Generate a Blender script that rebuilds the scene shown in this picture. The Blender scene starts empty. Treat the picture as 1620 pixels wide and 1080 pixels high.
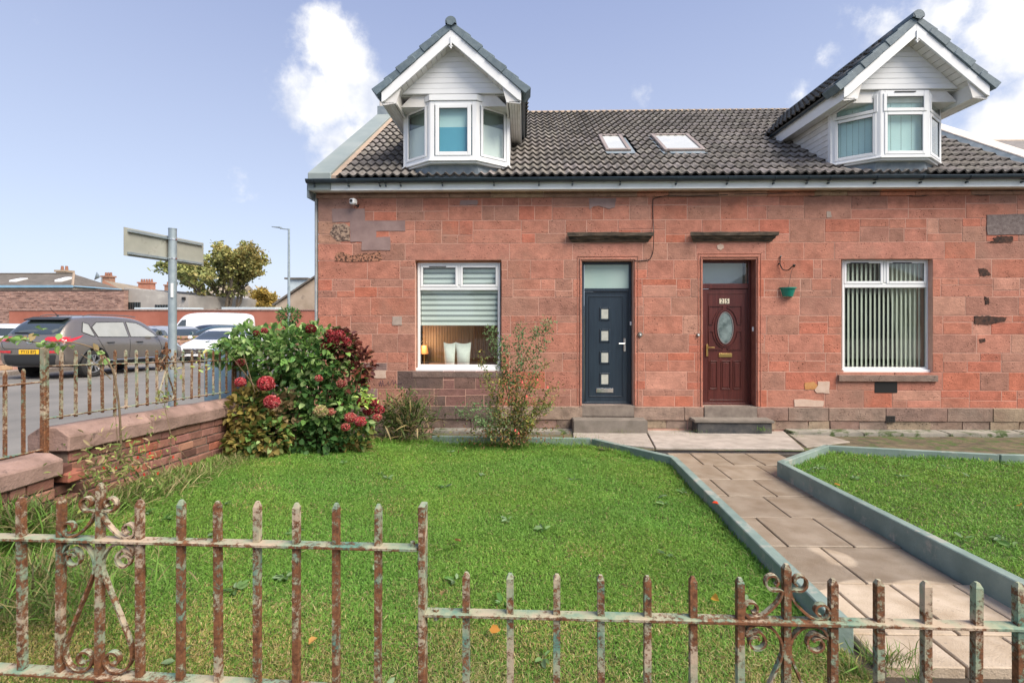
import bpy, bmesh, math, random
import numpy as np
from mathutils import Vector, Matrix
from mathutils.bvhtree import BVHTree
from mathutils.geometry import tessellate_polygon

random.seed(7); RNG = np.random.default_rng(7)
S = bpy.context.scene
COL = S.collection
R = math.radians

# ---------------- camera, sky, sun, exposure ----------------
CAM_Z = 2.05; YAW = R(1.3); F = 765.0; HOR = 497.0
cd = bpy.data.cameras.new('camera'); cam = bpy.data.objects.new('camera', cd); COL.objects.link(cam)
cd.sensor_width = 36; cd.lens = 36*F/1620; cd.shift_y = -(540-HOR)/1620; cd.clip_end = 3000; cd.clip_start = 0.05
cam.location = (0, 0, CAM_Z); cam.rotation_euler = (R(90), 0, YAW); S.camera = cam

SUN_EL, SUN_AZ = R(50), R(-40)           # azimuth measured from +X towards +Y: the sun stands right of and behind the camera
sd = bpy.data.lights.new('sun', 'SUN'); sun = bpy.data.objects.new('sun', sd); COL.objects.link(sun)
sd.energy = 2.9; sd.angle = R(42); sd.color = (1, .90, .77)
sv = Vector((math.cos(SUN_EL)*math.cos(SUN_AZ), math.cos(SUN_EL)*math.sin(SUN_AZ), math.sin(SUN_EL)))
sun.rotation_euler = sv.to_track_quat('Z', 'Y').to_euler()

W = bpy.data.worlds.new('World'); S.world = W; W.use_nodes = True
nt = W.node_tree; nt.nodes.clear()
def N(tree, typ, **kw):
    n = tree.nodes.new(typ)
    for k, v in kw.items():
        if k.startswith('i_'):
            n.inputs[k[2:].replace('_', ' ')].default_value = v
        else: setattr(n, k, v)
    return n
L = lambda tree, a, b: tree.links.new(a, b)
out = N(nt, 'ShaderNodeOutputWorld'); bg = N(nt, 'ShaderNodeBackground'); L(nt, bg.outputs[0], out.inputs[0])
bg.inputs[1].default_value = 0.13
sky = N(nt, 'ShaderNodeTexSky', sky_type='NISHITA', sun_disc=False, sun_elevation=SUN_EL, sun_rotation=R(90)-SUN_AZ, altitude=50, air_density=1.0, dust_density=1.6, ozone_density=2.4)
tc = N(nt, 'ShaderNodeTexCoord')
# the day's thin high veil makes the blue paler and a little violet
veil = N(nt, 'ShaderNodeMix', data_type='RGBA'); veil.inputs[0].default_value = .85
L(nt, sky.outputs[0], veil.inputs[6])
sep = N(nt, 'ShaderNodeSeparateXYZ'); L(nt, tc.outputs['Generated'], sep.inputs[0])
vr = N(nt, 'ShaderNodeValToRGB'); L(nt, sep.outputs[2], vr.inputs[0])
vr.color_ramp.elements[0].position = 0; vr.color_ramp.elements[0].color = (2.42, 2.66, 3.22, 1)
vr.color_ramp.elements[1].position = .62; vr.color_ramp.elements[1].color = (1.08, 1.30, 2.15, 1)
L(nt, vr.outputs[0], veil.inputs[7])
# clouds: noise over the dome, with the banks where the day had them
def DIR(px, py):
    u, v = (px-810)/F, (HOR-py)/F
    d = Vector((-math.sin(YAW)+u*math.cos(YAW), math.cos(YAW)+u*math.sin(YAW), v)); return d
warp = N(nt, 'ShaderNodeTexNoise', i_Scale=5.5, i_Detail=9.0, i_Roughness=.62); L(nt, tc.outputs['Generated'], warp.inputs['Vector'])
acc = None
def blob(px, py, rad, amp):
    global acc
    d = DIR(px, py).normalized()
    vs = N(nt, 'ShaderNodeVectorMath', operation='DISTANCE'); L(nt, tc.outputs['Generated'], vs.inputs[0]); vs.inputs[1].default_value = d
    m = N(nt, 'ShaderNodeMapRange', clamp=True); L(nt, vs.outputs['Value'], m.inputs[0])
    m.inputs[1].default_value = rad*F**0; m.inputs[2].default_value = 0; m.inputs[3].default_value = 0; m.inputs[4].default_value = amp
    if acc is None: acc = m.outputs[0]
    else:
        mx = N(nt, 'ShaderNodeMath', operation='MAXIMUM'); L(nt, acc, mx.inputs[0]); L(nt, m.outputs[0], mx.inputs[1]); acc = mx.outputs[0]
for b in [(525,75,.12,.92),(565,130,.16,1.),(505,165,.13,1.),(610,165,.12,.95),(535,225,.15,.8),(640,120,.08,.6),(385,278,.06,.50),(965,160,.08,.50),(1010,150,.05,.45),(835,105,.03,.43),
          (1300,90,.10,.62),(1265,150,.10,.66),(1400,25,.11,.75),(1500,10,.12,.85),(1610,20,.13,.95),(1590,200,.07,1.),(1640,190,.09,1.),(1330,40,.08,.5),(1580,110,.08,.48),(1240,190,.05,.5),
          (2100,200,.35,.8),(2400,-300,.5,.8),(-1400,-100,.4,.7)]:
    blob(*b)
# elsewhere on the dome: scattered cumulus of the same kind
far = N(nt, 'ShaderNodeTexNoise', i_Scale=1.7, i_Detail=3.0); L(nt, tc.outputs['Generated'], far.inputs['Vector'])
fm = N(nt, 'ShaderNodeMapRange', clamp=True); L(nt, far.outputs[0], fm.inputs[0])
fm.inputs[1].default_value = .5; fm.inputs[2].default_value = .66; fm.inputs[4].default_value = .75
back = N(nt, 'ShaderNodeMapRange', clamp=True); L(nt, sep.outputs[1], back.inputs[0]); back.inputs[1].default_value = .25; back.inputs[2].default_value = -.15
fb = N(nt, 'ShaderNodeMath', operation='MULTIPLY'); L(nt, fm.outputs[0], fb.inputs[0]); L(nt, back.outputs[0], fb.inputs[1])
mx = N(nt, 'ShaderNodeMath', operation='MAXIMUM'); L(nt, acc, mx.inputs[0]); L(nt, fb.outputs[0], mx.inputs[1])
ad = N(nt, 'ShaderNodeMath', operation='ADD'); L(nt, mx.outputs[0], ad.inputs[0])
wm = N(nt, 'ShaderNodeMapRange', clamp=False); L(nt, warp.outputs[0], wm.inputs[0]); wm.inputs[1].default_value = .25; wm.inputs[2].default_value = .75; wm.inputs[3].default_value = -.5; wm.inputs[4].default_value = .5
L(nt, wm.outputs[0], ad.inputs[1])
dens = N(nt, 'ShaderNodeMapRange', clamp=True, interpolation_type='SMOOTHSTEP'); L(nt, ad.outputs[0], dens.inputs[0]); dens.inputs[1].default_value = .34; dens.inputs[2].default_value = .74
inn = N(nt, 'ShaderNodeTexNoise', i_Scale=9.0, i_Detail=5.0); L(nt, tc.outputs['Generated'], inn.inputs['Vector'])
cr = N(nt, 'ShaderNodeValToRGB'); L(nt, inn.outputs[0], cr.inputs[0])
cr.color_ramp.elements[0].position = .38; cr.color_ramp.elements[0].color = (2.55, 2.7, 3.1, 1)
cr.color_ramp.elements[1].position = .55; cr.color_ramp.elements[1].color = (4.0, 3.95, 3.85, 1)
cm = N(nt, 'ShaderNodeMix', data_type='RGBA'); L(nt, dens.outputs[0], cm.inputs[0]); L(nt, veil.outputs[2], cm.inputs[6]); L(nt, cr.outputs[0], cm.inputs[7])
L(nt, cm.outputs[2], bg.inputs[0])
S.view_settings.view_transform = 'Standard'; S.view_settings.look = 'None'; S.view_settings.gamma = 1; S.view_settings.use_curve_mapping = False
S.view_settings.exposure = 1.24
S.cycles.max_bounces = 6; S.cycles.transparent_max_bounces = 12
try: S.cycles.use_denoising = True
except Exception: pass

# ---------------- measuring: a pixel of the photograph to a point on a real plane ----------------
def at(px, py, Y):
    d = DIR(px, py); t = Y/d.y
    return Vector((d.x*t, Y, CAM_Z+d.z*t))
def xz(px, py, Y):
    p = at(px, py, Y); return p.x, p.z

# ---------------- helpers ----------------
def tag(o, label=None, cat=None, group=None, kind=None):
    if label: o['label'] = label
    if cat: o['category'] = cat
    if group: o['group'] = group
    if kind: o['kind'] = kind
    return o
def empty(name, loc, label, cat, group=None, rz=0):
    o = bpy.data.objects.new(name, None); COL.objects.link(o); o.location = loc; o.rotation_euler = (0, 0, rz); o.empty_display_size = .2
    return tag(o, label, cat, group)
def worldloc(p):
    v = Vector((0, 0, 0))
    while p is not None: v = v + p.location; p = p.parent
    return v
def link(name, me, parent=None, loc=(0,0,0), color=None, rot=None):
    o = bpy.data.objects.new(name, me); COL.objects.link(o); o.parent = parent; o.location = loc
    if rot: o.rotation_euler = rot
    if color: o.color = (*color[:3], 1)
    return o
class MB:
    def __init__(s, M=None): s.v = []; s.f = []; s.M = M
    def add(s, vs, fs):
        b = len(s.v)
        for p in vs:
            p = Vector(p)
            if s.M is not None: p = s.M @ p
            s.v.append(p)
        s.f += [tuple(b+i for i in f) for f in fs]; return s
    def box(s, x0, x1, y0, y1, z0, z1):
        return s.add([(x0,y0,z0),(x1,y0,z0),(x1,y1,z0),(x0,y1,z0),(x0,y0,z1),(x1,y0,z1),(x1,y1,z1),(x0,y1,z1)],
                     [(0,3,2,1),(4,5,6,7),(0,1,5,4),(1,2,6,5),(2,3,7,6),(3,0,4,7)])
    def cyl(s, p0, p1, r0, r1=None, n=8):
        r1 = r0 if r1 is None else r1
        p0 = Vector(p0); p1 = Vector(p1); d = (p1-p0).normalized(); a = d.orthogonal().normalized(); b = d.cross(a)
        vs = []
        for p, r in ((p0, r0), (p1, r1)):
            for i in range(n):
                t = 2*math.pi*i/n; vs.append(p+a*math.cos(t)*r+b*math.sin(t)*r)
        return s.add(vs, [(i,(i+1)%n,n+(i+1)%n,n+i) for i in range(n)]+[tuple(range(n-1,-1,-1)), tuple(range(n,2*n))])
    def tube(s, pts, r, n=6, taper=None):
        pts = [Vector(p) for p in pts]; vs = []; m = len(pts); prev = None
        for k, p in enumerate(pts):
            d = (pts[min(k+1,m-1)]-pts[max(k-1,0)]).normalized()
            if prev is None: a = d.orthogonal().normalized()
            else: a = (prev-d*prev.dot(d)).normalized()
            prev = a; b = d.cross(a); rr = r if taper is None else r+(taper-r)*k/(m-1)
            for i in range(n):
                t = 2*math.pi*i/n; vs.append(p+a*math.cos(t)*rr+b*math.sin(t)*rr)
        fs = [(k*n+i, k*n+(i+1)%n, (k+1)*n+(i+1)%n, (k+1)*n+i) for k in range(m-1) for i in range(n)]
        fs += [tuple(range(n-1,-1,-1)), tuple((m-1)*n+i for i in range(n))]
        return s.add(vs, fs)
    def ribbon(s, pts, w, t, axis=Vector((0,1,0))):   # flat bar bent along pts, w along axis
        pts = [Vector(p) for p in pts]; vs = []; m = len(pts)
        for k, p in enumerate(pts):
            d = (pts[min(k+1,m-1)]-pts[max(k-1,0)]).normalized(); nn = d.cross(axis).normalized()
            for q in ((-1,-1),(1,-1),(1,1),(-1,1)): vs.append(p+nn*q[0]*t/2+axis*q[1]*w/2)
        fs = [(k*4+i, k*4+(i+1)%4, (k+1)*4+(i+1)%4, (k+1)*4+i) for k in range(m-1) for i in range(4)]+[(3,2,1,0), tuple((m-1)*4+i for i in range(4))]
        return s.add(vs, fs)
    def prism(s, poly, y0, y1):        # polygon in x,z extruded along y
        n = len(poly)
        return s.add([(x,y0,z) for x,z in poly]+[(x,y1,z) for x,z in poly],
                     [tuple(range(n)), tuple(range(2*n-1,n-1,-1))]+[(i,n+i,n+(i+1)%n,(i+1)%n) for i in range(n)])
    def prismz(s, poly, z0, z1):       # polygon in x,y extruded upwards; z0,z1 numbers or functions
        n = len(poly); g = lambda z, x, y: z(x, y) if callable(z) else z
        return s.add([(x,y,g(z0,x,y)) for x,y in poly]+[(x,y,g(z1,x,y)) for x,y in poly],
                     [tuple(range(n-1,-1,-1)), tuple(range(n,2*n))]+[(i,(i+1)%n,n+(i+1)%n,n+i) for i in range(n)])
    def build(s, name, mat, parent=None, smooth=False, bevel=0, color=None, local=False, label=None, cat=None, group=None, kind=None, center=False, seg=1):
        me = bpy.data.meshes.new(name)
        off = Vector((0,0,0)) if local else worldloc(parent)
        vs = [p-off for p in s.v]; loc = Vector((0,0,0))
        if center or (parent is None and not local and kind is None):
            lo = Vector([min(p[i] for p in vs) for i in range(3)]); hi = Vector([max(p[i] for p in vs) for i in range(3)])
            loc = (lo+hi)/2
            if parent is None: loc.z = lo.z
            vs = [p-loc for p in vs]
        me.from_pydata(vs, [], s.f)
        bm = bmesh.new(); bm.from_mesh(me)
        bmesh.ops.recalc_face_normals(bm, faces=bm.faces)
        if bevel: bmesh.ops.bevel(bm, geom=[e for e in bm.edges if e.calc_face_angle(0) > .5], offset=bevel, segments=seg, affect='EDGES', clamp_overlap=True)
        if smooth:
            for f in bm.faces: f.smooth = True
            for e in bm.edges:
                if e.calc_face_angle(0) > .7: e.smooth = False
        bm.to_mesh(me); bm.free()
        if mat: me.materials.append(mat)
        o = link(name, me, parent, loc, color); return tag(o, label, cat, group, kind)
def facet(p0, p1, z0=0):              # local x runs p0->p1, local y points into the house, z up
    p0 = Vector((*p0, z0)); p1 = Vector((*p1, z0)); x = (p1-p0).normalized(); z = Vector((0,0,1)); y = z.cross(x)
    M = Matrix((x, y, z)).transposed().to_4x4(); M.translation = p0; return M, (p1-p0).length
def crom(P, k=8):
    P = [Vector(p) for p in P]; o = []
    for i in range(len(P)-1):
        a, b, c, d = P[max(i-1,0)], P[i], P[i+1], P[min(i+2,len(P)-1)]
        for j in range(k):
            t = j/k; o.append(.5*((2*b)+(c-a)*t+(2*a-5*b+4*c-d)*t*t+(3*b-a-3*c+d)*t**3))
    o.append(P[-1]); return o

# ---------------- materials ----------------
def newmat(name):
    m = bpy.data.materials.new(name); m.use_nodes = True; t = m.node_tree
    b = t.nodes['Principled BSDF']; return m, t, b
def MAT(name, c1, c2=None, rough=.7, scale=4, detail=6, bump=0., bscale=60, metal=0, objcol=False, var2=None, spec=.5, rnd=0., ramp=(.35,.65), stretch=(1,1,1), bdetail=4, coat=0):
    """two-tone noise colour, optional third tone, fine relief; objcol multiplies by the object's own colour"""
    m, t, b = newmat(name)
    tcn = N(t, 'ShaderNodeTexCoord'); oi = N(t, 'ShaderNodeObjectInfo')
    va = N(t, 'ShaderNodeVectorMath', operation='MULTIPLY_ADD'); L(t, tcn.outputs['Object'], va.inputs[0]); va.inputs[1].default_value = stretch
    cx = N(t, 'ShaderNodeMath', operation='MULTIPLY'); L(t, oi.outputs['Random'], cx.inputs[0]); cx.inputs[1].default_value = 37.
    L(t, cx.outputs[0], va.inputs[2]); vec = va.outputs[0]
    no = N(t, 'ShaderNodeTexNoise', i_Scale=scale, i_Detail=detail, i_Roughness=.6); L(t, vec, no.inputs['Vector'])
    rp = N(t, 'ShaderNodeValToRGB'); L(t, no.outputs[0], rp.inputs[0]); e = rp.color_ramp.elements
    c2 = c2 or c1
    e[0].position, e[1].position = ramp; e[0].color = (*c1, 1); e[1].color = (*c2, 1)
    colr = rp.outputs[0]
    if var2:
        n2 = N(t, 'ShaderNodeTexNoise', i_Scale=var2[1], i_Detail=8.0, i_Roughness=.7); L(t, vec, n2.inputs['Vector'])
        mr = N(t, 'ShaderNodeMapRange', clamp=True); L(t, n2.outputs[0], mr.inputs[0]); mr.inputs[1].default_value = var2[2]; mr.inputs[2].default_value = var2[2]+.07; 
        mx = N(t, 'ShaderNodeMix', data_type='RGBA'); L(t, mr.outputs[0], mx.inputs[0]); L(t, colr, mx.inputs[6]); mx.inputs[7].default_value = (*var2[0], 1); colr = mx.outputs[2]
    if objcol:
        mx = N(t, 'ShaderNodeMix', data_type='RGBA', blend_type='MULTIPLY'); mx.inputs[0].default_value = 1; L(t, colr, mx.inputs[6]); L(t, oi.outputs['Color'], mx.inputs[7]); colr = mx.outputs[2]
    if rnd:
        hs = N(t, 'ShaderNodeHueSaturation'); mr = N(t, 'ShaderNodeMapRange'); L(t, oi.outputs['Random'], mr.inputs[0]); mr.inputs[3].default_value = 1-rnd; mr.inputs[4].default_value = 1+rnd
        L(t, mr.outputs[0], hs.inputs['Value']); L(t, colr, hs.inputs['Color']); colr = hs.outputs[0]
    L(t, colr, b.inputs['Base Color'])
    b.inputs['Roughness'].default_value = rough; b.inputs['Metallic'].default_value = metal; b.inputs['Specular IOR Level'].default_value = spec
    b.inputs['Coat Weight'].default_value = coat; b.inputs['Coat Roughness'].default_value = .05
    if bump:
        nb = N(t, 'ShaderNodeTexNoise', i_Scale=bscale, i_Detail=float(bdetail), i_Roughness=.65); L(t, vec, nb.inputs['Vector'])
        bu = N(t, 'ShaderNodeBump', i_Strength=bump, i_Distance=.01); L(t, nb.outputs[0], bu.inputs['Height']); L(t, bu.outputs[0], b.inputs['Normal'])
    return m
def GLASS(name, tint=(.82,.9,.9), ior=1.5, boost=1.0):
    m, t, b = newmat(name); o = t.nodes['Material Output']; t.nodes.remove(b)
    tr = N(t, 'ShaderNodeBsdfTransparent'); tr.inputs[0].default_value = (*tint, 1)
    gl = N(t, 'ShaderNodeBsdfGlossy'); gl.inputs['Roughness'].default_value = .01
    fr = N(t, 'ShaderNodeFresnel'); gg = N(t, 'ShaderNodeNewGeometry'); im = N(t, 'ShaderNodeMapRange'); L(t, gg.outputs['Backfacing'], im.inputs[0]); im.inputs[3].default_value = ior; im.inputs[4].default_value = 1/ior; L(t, im.outputs[0], fr.inputs['IOR']); mu = N(t, 'ShaderNodeMath', operation='MULTIPLY', use_clamp=True); L(t, fr.outputs[0], mu.inputs[0]); mu.inputs[1].default_value = boost
    mx = N(t, 'ShaderNodeMixShader'); L(t, mu.outputs[0], mx.inputs[0]); L(t, tr.outputs[0], mx.inputs[1]); L(t, gl.outputs[0], mx.inputs[2]); L(t, mx.outputs[0], o.inputs[0])
    return m
def STONE(name, base=(1,1,1), tool=.35, mott=.25):
    """dressed sandstone: the object's colour, mottled, with bedding streaks, pits and tooling"""
    m, t, b = newmat(name)
    tcn = N(t, 'ShaderNodeTexCoord'); oi = N(t, 'ShaderNodeObjectInfo')
    cx = N(t, 'ShaderNodeMath', operation='MULTIPLY'); L(t, oi.outputs['Random'], cx.inputs[0]); cx.inputs[1].default_value = 53.
    va = N(t, 'ShaderNodeVectorMath', operation='ADD'); L(t, tcn.outputs['Object'], va.inputs[0]); L(t, cx.outputs[0], va.inputs[1])
    n1 = N(t, 'ShaderNodeTexNoise', i_Scale=5.0, i_Detail=7.0, i_Roughness=.65); L(t, va.outputs[0], n1.inputs['Vector'])
    mp = N(t, 'ShaderNodeMapping'); mp.inputs['Scale'].default_value = (7, 7, 17); mp.inputs['Rotation'].default_value = (0, .12, 0); L(t, va.outputs[0], mp.inputs[0])
    n2 = N(t, 'ShaderNodeTexNoise', i_Scale=1.0, i_Detail=5.0, i_Distortion=1.2); L(t, mp.outputs[0], n2.inputs['Vector'])
    a = N(t, 'ShaderNodeMapRange'); L(t, n1.outputs[0], a.inputs[0]); a.inputs[1].default_value=.3; a.inputs[2].default_value=.7; a.inputs[3].default_value = 1-mott; a.inputs[4].default_value = 1+mott
    c = N(t, 'ShaderNodeMapRange'); L(t, n2.outputs[0], c.inputs[0]); c.inputs[1].default_value=.3; c.inputs[2].default_value=.7; c.inputs[3].default_value = .92; c.inputs[4].default_value = 1.07
    mu = N(t, 'ShaderNodeMath', operation='MULTIPLY'); L(t, a.outputs[0], mu.inputs[0]); L(t, c.outputs[0], mu.inputs[1])
    v = N(t, 'ShaderNodeTexVoronoi', i_Scale=24.0); L(t, va.outputs[0], v.inputs['Vector'])
    n3 = N(t, 'ShaderNodeTexNoise', i_Scale=3.0, i_Detail=2.0); L(t, va.outputs[0], n3.inputs['Vector'])
    pm = N(t, 'ShaderNodeMapRange', clamp=True); L(t, v.outputs['Distance'], pm.inputs[0]); pm.inputs[1].default_value = .1; pm.inputs[2].default_value = .26
    gate = N(t, 'ShaderNodeMapRange', clamp=True); L(t, n3.outputs[0], gate.inputs[0]); gate.inputs[1].default_value = .53; gate.inputs[2].default_value = .60; gate.inputs[3].default_value=1; gate.inputs[4].default_value=0
    pit = N(t, 'ShaderNodeMath', operation='MAXIMUM'); L(t, pm.outputs[0], pit.inputs[0]); L(t, gate.outputs[0], pit.inputs[1])
    pc = N(t, 'ShaderNodeMapRange'); L(t, pit.outputs[0], pc.inputs[0]); pc.inputs[3].default_value = .30; pc.inputs[4].default_value = 1
    sk = N(t, 'ShaderNodeTexNoise', i_Scale=70.0, i_Detail=4.0, i_Roughness=.7); L(t, va.outputs[0], sk.inputs['Vector']); sm = N(t, 'ShaderNodeMapRange'); L(t, sk.outputs[0], sm.inputs[0]); sm.inputs[1].default_value = .3; sm.inputs[2].default_value = .7; sm.inputs[3].default_value = .84; sm.inputs[4].default_value = 1.14
    m3 = N(t, 'ShaderNodeMath', operation='MULTIPLY'); L(t, mu.outputs[0], m3.inputs[0]); L(t, sm.outputs[0], m3.inputs[1])
    m2 = N(t, 'ShaderNodeMath', operation='MULTIPLY'); L(t, m3.outputs[0], m2.inputs[0]); L(t, pc.outputs[0], m2.inputs[1])
    # grey-brown weathering in clouds over the whole front
    gp = N(t, 'ShaderNodeNewGeometry'); nw = N(t, 'ShaderNodeTexNoise', i_Scale=.9, i_Detail=8.0, i_Roughness=.66); L(t, gp.outputs['Position'], nw.inputs['Vector'])
    wv = N(t, 'ShaderNodeMapRange', clamp=True); L(t, nw.outputs[0], wv.inputs[0]); wv.inputs[1].default_value = .5; wv.inputs[2].default_value = .72; wv.inputs[3].default_value = 0; wv.inputs[4].default_value = .6
    mx = N(t, 'ShaderNodeMix', data_type='RGBA', blend_type='MULTIPLY'); mx.inputs[0].default_value = 1; L(t, oi.outputs['Color'], mx.inputs[6]); mx.inputs[7].default_value = (*base, 1)
    vm = N(t, 'ShaderNodeVectorMath', operation='SCALE'); L(t, mx.outputs[2], vm.inputs[0]); L(t, m2.outputs[0], vm.inputs['Scale'])
    mw = N(t, 'ShaderNodeMix', data_type='RGBA'); L(t, wv.outputs[0], mw.inputs[0]); L(t, vm.outputs[0], mw.inputs[6]); mw.inputs[7].default_value = (.30,.18,.135,1)
    L(t, mw.outputs[2], b.inputs['Base Color']); b.inputs['Roughness'].default_value = .88; b.inputs['Specular IOR Level'].default_value = .25
    nb = N(t, 'ShaderNodeTexNoise', i_Scale=45.0, i_Detail=6.0, i_Roughness=.7); L(t, va.outputs[0], nb.inputs['Vector'])
    h = N(t, 'ShaderNodeMath', operation='MULTIPLY_ADD'); L(t, n2.outputs[0], h.inputs[0]); h.inputs[1].default_value = .5; L(t, nb.outputs[0], h.inputs[2])
    h2 = N(t, 'ShaderNodeMath', operation='ADD'); L(t, h.outputs[0], h2.inputs[0]); L(t, pit.outputs[0], h2.inputs[1])
    bu = N(t, 'ShaderNodeBump', i_Strength=min(1, tool*2.2), i_Distance=.012); L(t, h2.outputs[0], bu.inputs['Height']); L(t, bu.outputs[0], b.inputs['Normal'])
    return m
def LEAF(name):
    m, t, b = newmat(name); a = N(t, 'ShaderNodeAttribute'); a.attribute_name = 'Col'
    L(t, a.outputs['Color'], b.inputs['Base Color']); b.inputs['Roughness'].default_value = .55; b.inputs['Specular IOR Level'].default_value = .3
    tr = N(t, 'ShaderNodeBsdfTranslucent'); L(t, a.outputs['Color'], tr.inputs[0]); mx = N(t, 'ShaderNodeMixShader'); mx.inputs[0].default_value = .38
    L(t, b.outputs[0], mx.inputs[1]); L(t, tr.outputs[0], mx.inputs[2]); L(t, mx.outputs[0], t.nodes['Material Output'].inputs[0]); return m
def IRON():
    m, t, b = newmat('rusty_painted_iron')
    gp = N(t, 'ShaderNodeNewGeometry'); P = gp.outputs['Position']
    n1 = N(t, 'ShaderNodeTexNoise', i_Scale=36.0, i_Detail=10.0, i_Roughness=.8); L(t, P, n1.inputs['Vector'])
    n2 = N(t, 'ShaderNodeTexNoise', i_Scale=7.0, i_Detail=6.0, i_Roughness=.6); L(t, P, n2.inputs['Vector'])
    n3 = N(t, 'ShaderNodeTexNoise', i_Scale=60.0, i_Detail=6.0, i_Roughness=.7); L(t, P, n3.inputs['Vector'])
    rust = N(t, 'ShaderNodeValToRGB'); L(t, n3.outputs[0], rust.inputs[0]); e = rust.color_ramp.elements
    e[0].position = .3; e[0].color = (.045,.018,.010,1); e[1].position = .72; e[1].color = (.27,.115,.05,1)
    paint = N(t, 'ShaderNodeValToRGB'); L(t, n2.outputs[0], paint.inputs[0]); e = paint.color_ramp.elements
    e[0].position = .36; e[0].color = (.11,.22,.17,1); e[1].position = .60; e[1].color = (.42,.33,.24,1)
    q = paint.color_ramp.elements.new(.46); q.color = (.27,.31,.21,1)
    se = N(t, 'ShaderNodeSeparateXYZ'); L(t, gp.outputs['Normal'], se.inputs[0])
    ka = N(t, 'ShaderNodeMath', operation='MULTIPLY_ADD'); L(t, se.outputs[2], ka.inputs[0]); ka.inputs[1].default_value = .10; L(t, n1.outputs[0], ka.inputs[2])
    kb = N(t, 'ShaderNodeTexNoise', i_Scale=3.2, i_Detail=2.0); L(t, P, kb.inputs['Vector']); kc = N(t, 'ShaderNodeMath', operation='MULTIPLY_ADD'); L(t, kb.outputs[0], kc.inputs[0]); kc.inputs[1].default_value = .42; L(t, ka.outputs[0], kc.inputs[2]); kd = N(t, 'ShaderNodeMath', operation='SUBTRACT'); L(t, kc.outputs[0], kd.inputs[0]); kd.inputs[1].default_value = .20
    mk = N(t, 'ShaderNodeMapRange', clamp=True); L(t, kd.outputs[0], mk.inputs[0]); mk.inputs[1].default_value = .495; mk.inputs[2].default_value = .56
    mx = N(t, 'ShaderNodeMix', data_type='RGBA'); L(t, mk.outputs[0], mx.inputs[0]); L(t, rust.outputs[0], mx.inputs[6]); L(t, paint.outputs[0], mx.inputs[7])
    L(t, mx.outputs[2], b.inputs['Base Color']); b.inputs['Roughness'].default_value = .72; b.inputs['Specular IOR Level'].default_value = .35
    hh = N(t, 'ShaderNodeMath', operation='MULTIPLY_ADD'); L(t, mk.outputs[0], hh.inputs[0]); hh.inputs[1].default_value = .5; L(t, n3.outputs[0], hh.inputs[2])
    bu = N(t, 'ShaderNodeBump', i_Strength=.8, i_Distance=.003); L(t, hh.outputs[0], bu.inputs['Height']); L(t, bu.outputs[0], b.inputs['Normal']); return m
# material palette
M_stone = STONE('red_sandstone'); M_plinth = STONE('weathered_plinth_stone', (1,1,1), .5, .35)
M_mortar = MAT('pink_mortar', (.56,.34,.27), (.50,.29,.225), .95, 9, bump=.3)
M_reveal = MAT('painted_reveal', (.15,.05,.035), (.22,.08,.055), .7, 6)
M_tile = MAT('roof_tile_concrete', (.13,.12,.11), (.25,.235,.22), .85, 9, bump=.5, bscale=90, objcol=True, var2=((.10,.09,.08), 5, .60))
M_roofunder = MAT('roof_underlay', (.05,.05,.05), rough=.9)
M_lead = MAT('lead_flashing', (.13,.17,.20), (.22,.26,.29), .55, 7, bump=.15, var2=((.30,.33,.33), 14, .62))
M_skew = MAT('grey_skew_membrane', (.20,.245,.245), (.25,.29,.285), .6, 1.5, detail=2)
M_skewstone = MAT('pale_skew_stone', (.50,.45,.40), (.62,.57,.52), .8, 6, bump=.2)
M_upvc = MAT('white_upvc', (.78,.80,.81), (.74,.76,.77), .35, 3, detail=2)
M_upvc_dirty = MAT('white_upvc_weathered', (.74,.74,.73), (.60,.58,.54), .45, 2.5, var2=((.42,.40,.36), 12, .66))
M_fascia = MAT('pale_fascia', (.82,.86,.87), (.74,.78,.78), .4, 2.5)
M_gutter = MAT('black_gutter', (.018,.030,.042), (.03,.05,.065), .3, 5)
M_dormtile = MAT('blue_grey_ridge_tile', (.085,.125,.155), (.13,.175,.20), .6, 12, bump=.35, objcol=True)
M_gasket = MAT('window_gasket', (.05,.055,.06), rough=.6)
M_glass = GLASS('window_glass', tint=(.93,.97,.96), boost=1.1)
M_glass_strong = GLASS('reflective_glass', tint=(.90,.95,.95), boost=1.5)
M_navy = MAT('navy_door_paint', (.014,.026,.042), (.020,.036,.055), .38, 3, bump=.12, bscale=40, stretch=(9,9,.7))
M_rosewood = MAT('rosewood_door', (.060,.014,.013), (.105,.026,.022), .34, 3, bump=.15, stretch=(14,14,.6))
M_chrome = MAT('chrome', (.75,.76,.77), rough=.18, metal=1)
M_brass = MAT('brass', (.72,.50,.20), rough=.28, metal=1)
M_frost = MAT('frosted_glass', (.36,.50,.47), (.42,.55,.52), .12, 1.2, detail=1, spec=.8)
M_blind_w = MAT('blind_white', (.85,.86,.83), rough=.9)
M_blind_d = MAT('blind_sheer', (.30,.32,.31), rough=.9)
M_tealpanel = MAT('teal_lower_panel', (.10,.36,.50), (.11,.39,.53), .6, 2)
M_blindaqua = MAT('pale_aqua_blind', (.50,.68,.70), (.55,.72,.73), .7, 2)
M_cream = MAT('cream_fabric', (.80,.77,.64), (.72,.69,.56), .9, 5, stretch=(9,9,.3))
M_cushion = MAT('white_cushion', (.86,.85,.79), (.80,.79,.73), .9, 12, bump=.3)
M_brownwood = MAT('brown_panelled_wood', (.17,.11,.07), (.27,.17,.11), .6, 3, stretch=(10,10,.6))
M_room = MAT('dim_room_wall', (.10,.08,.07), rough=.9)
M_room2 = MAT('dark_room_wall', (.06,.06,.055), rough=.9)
M_concrete = MAT('concrete', (.31,.29,.26), (.45,.42,.385), .88, 5, bump=.6, bscale=120, objcol=True, var2=((.28,.25,.22), 60, .60))
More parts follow.
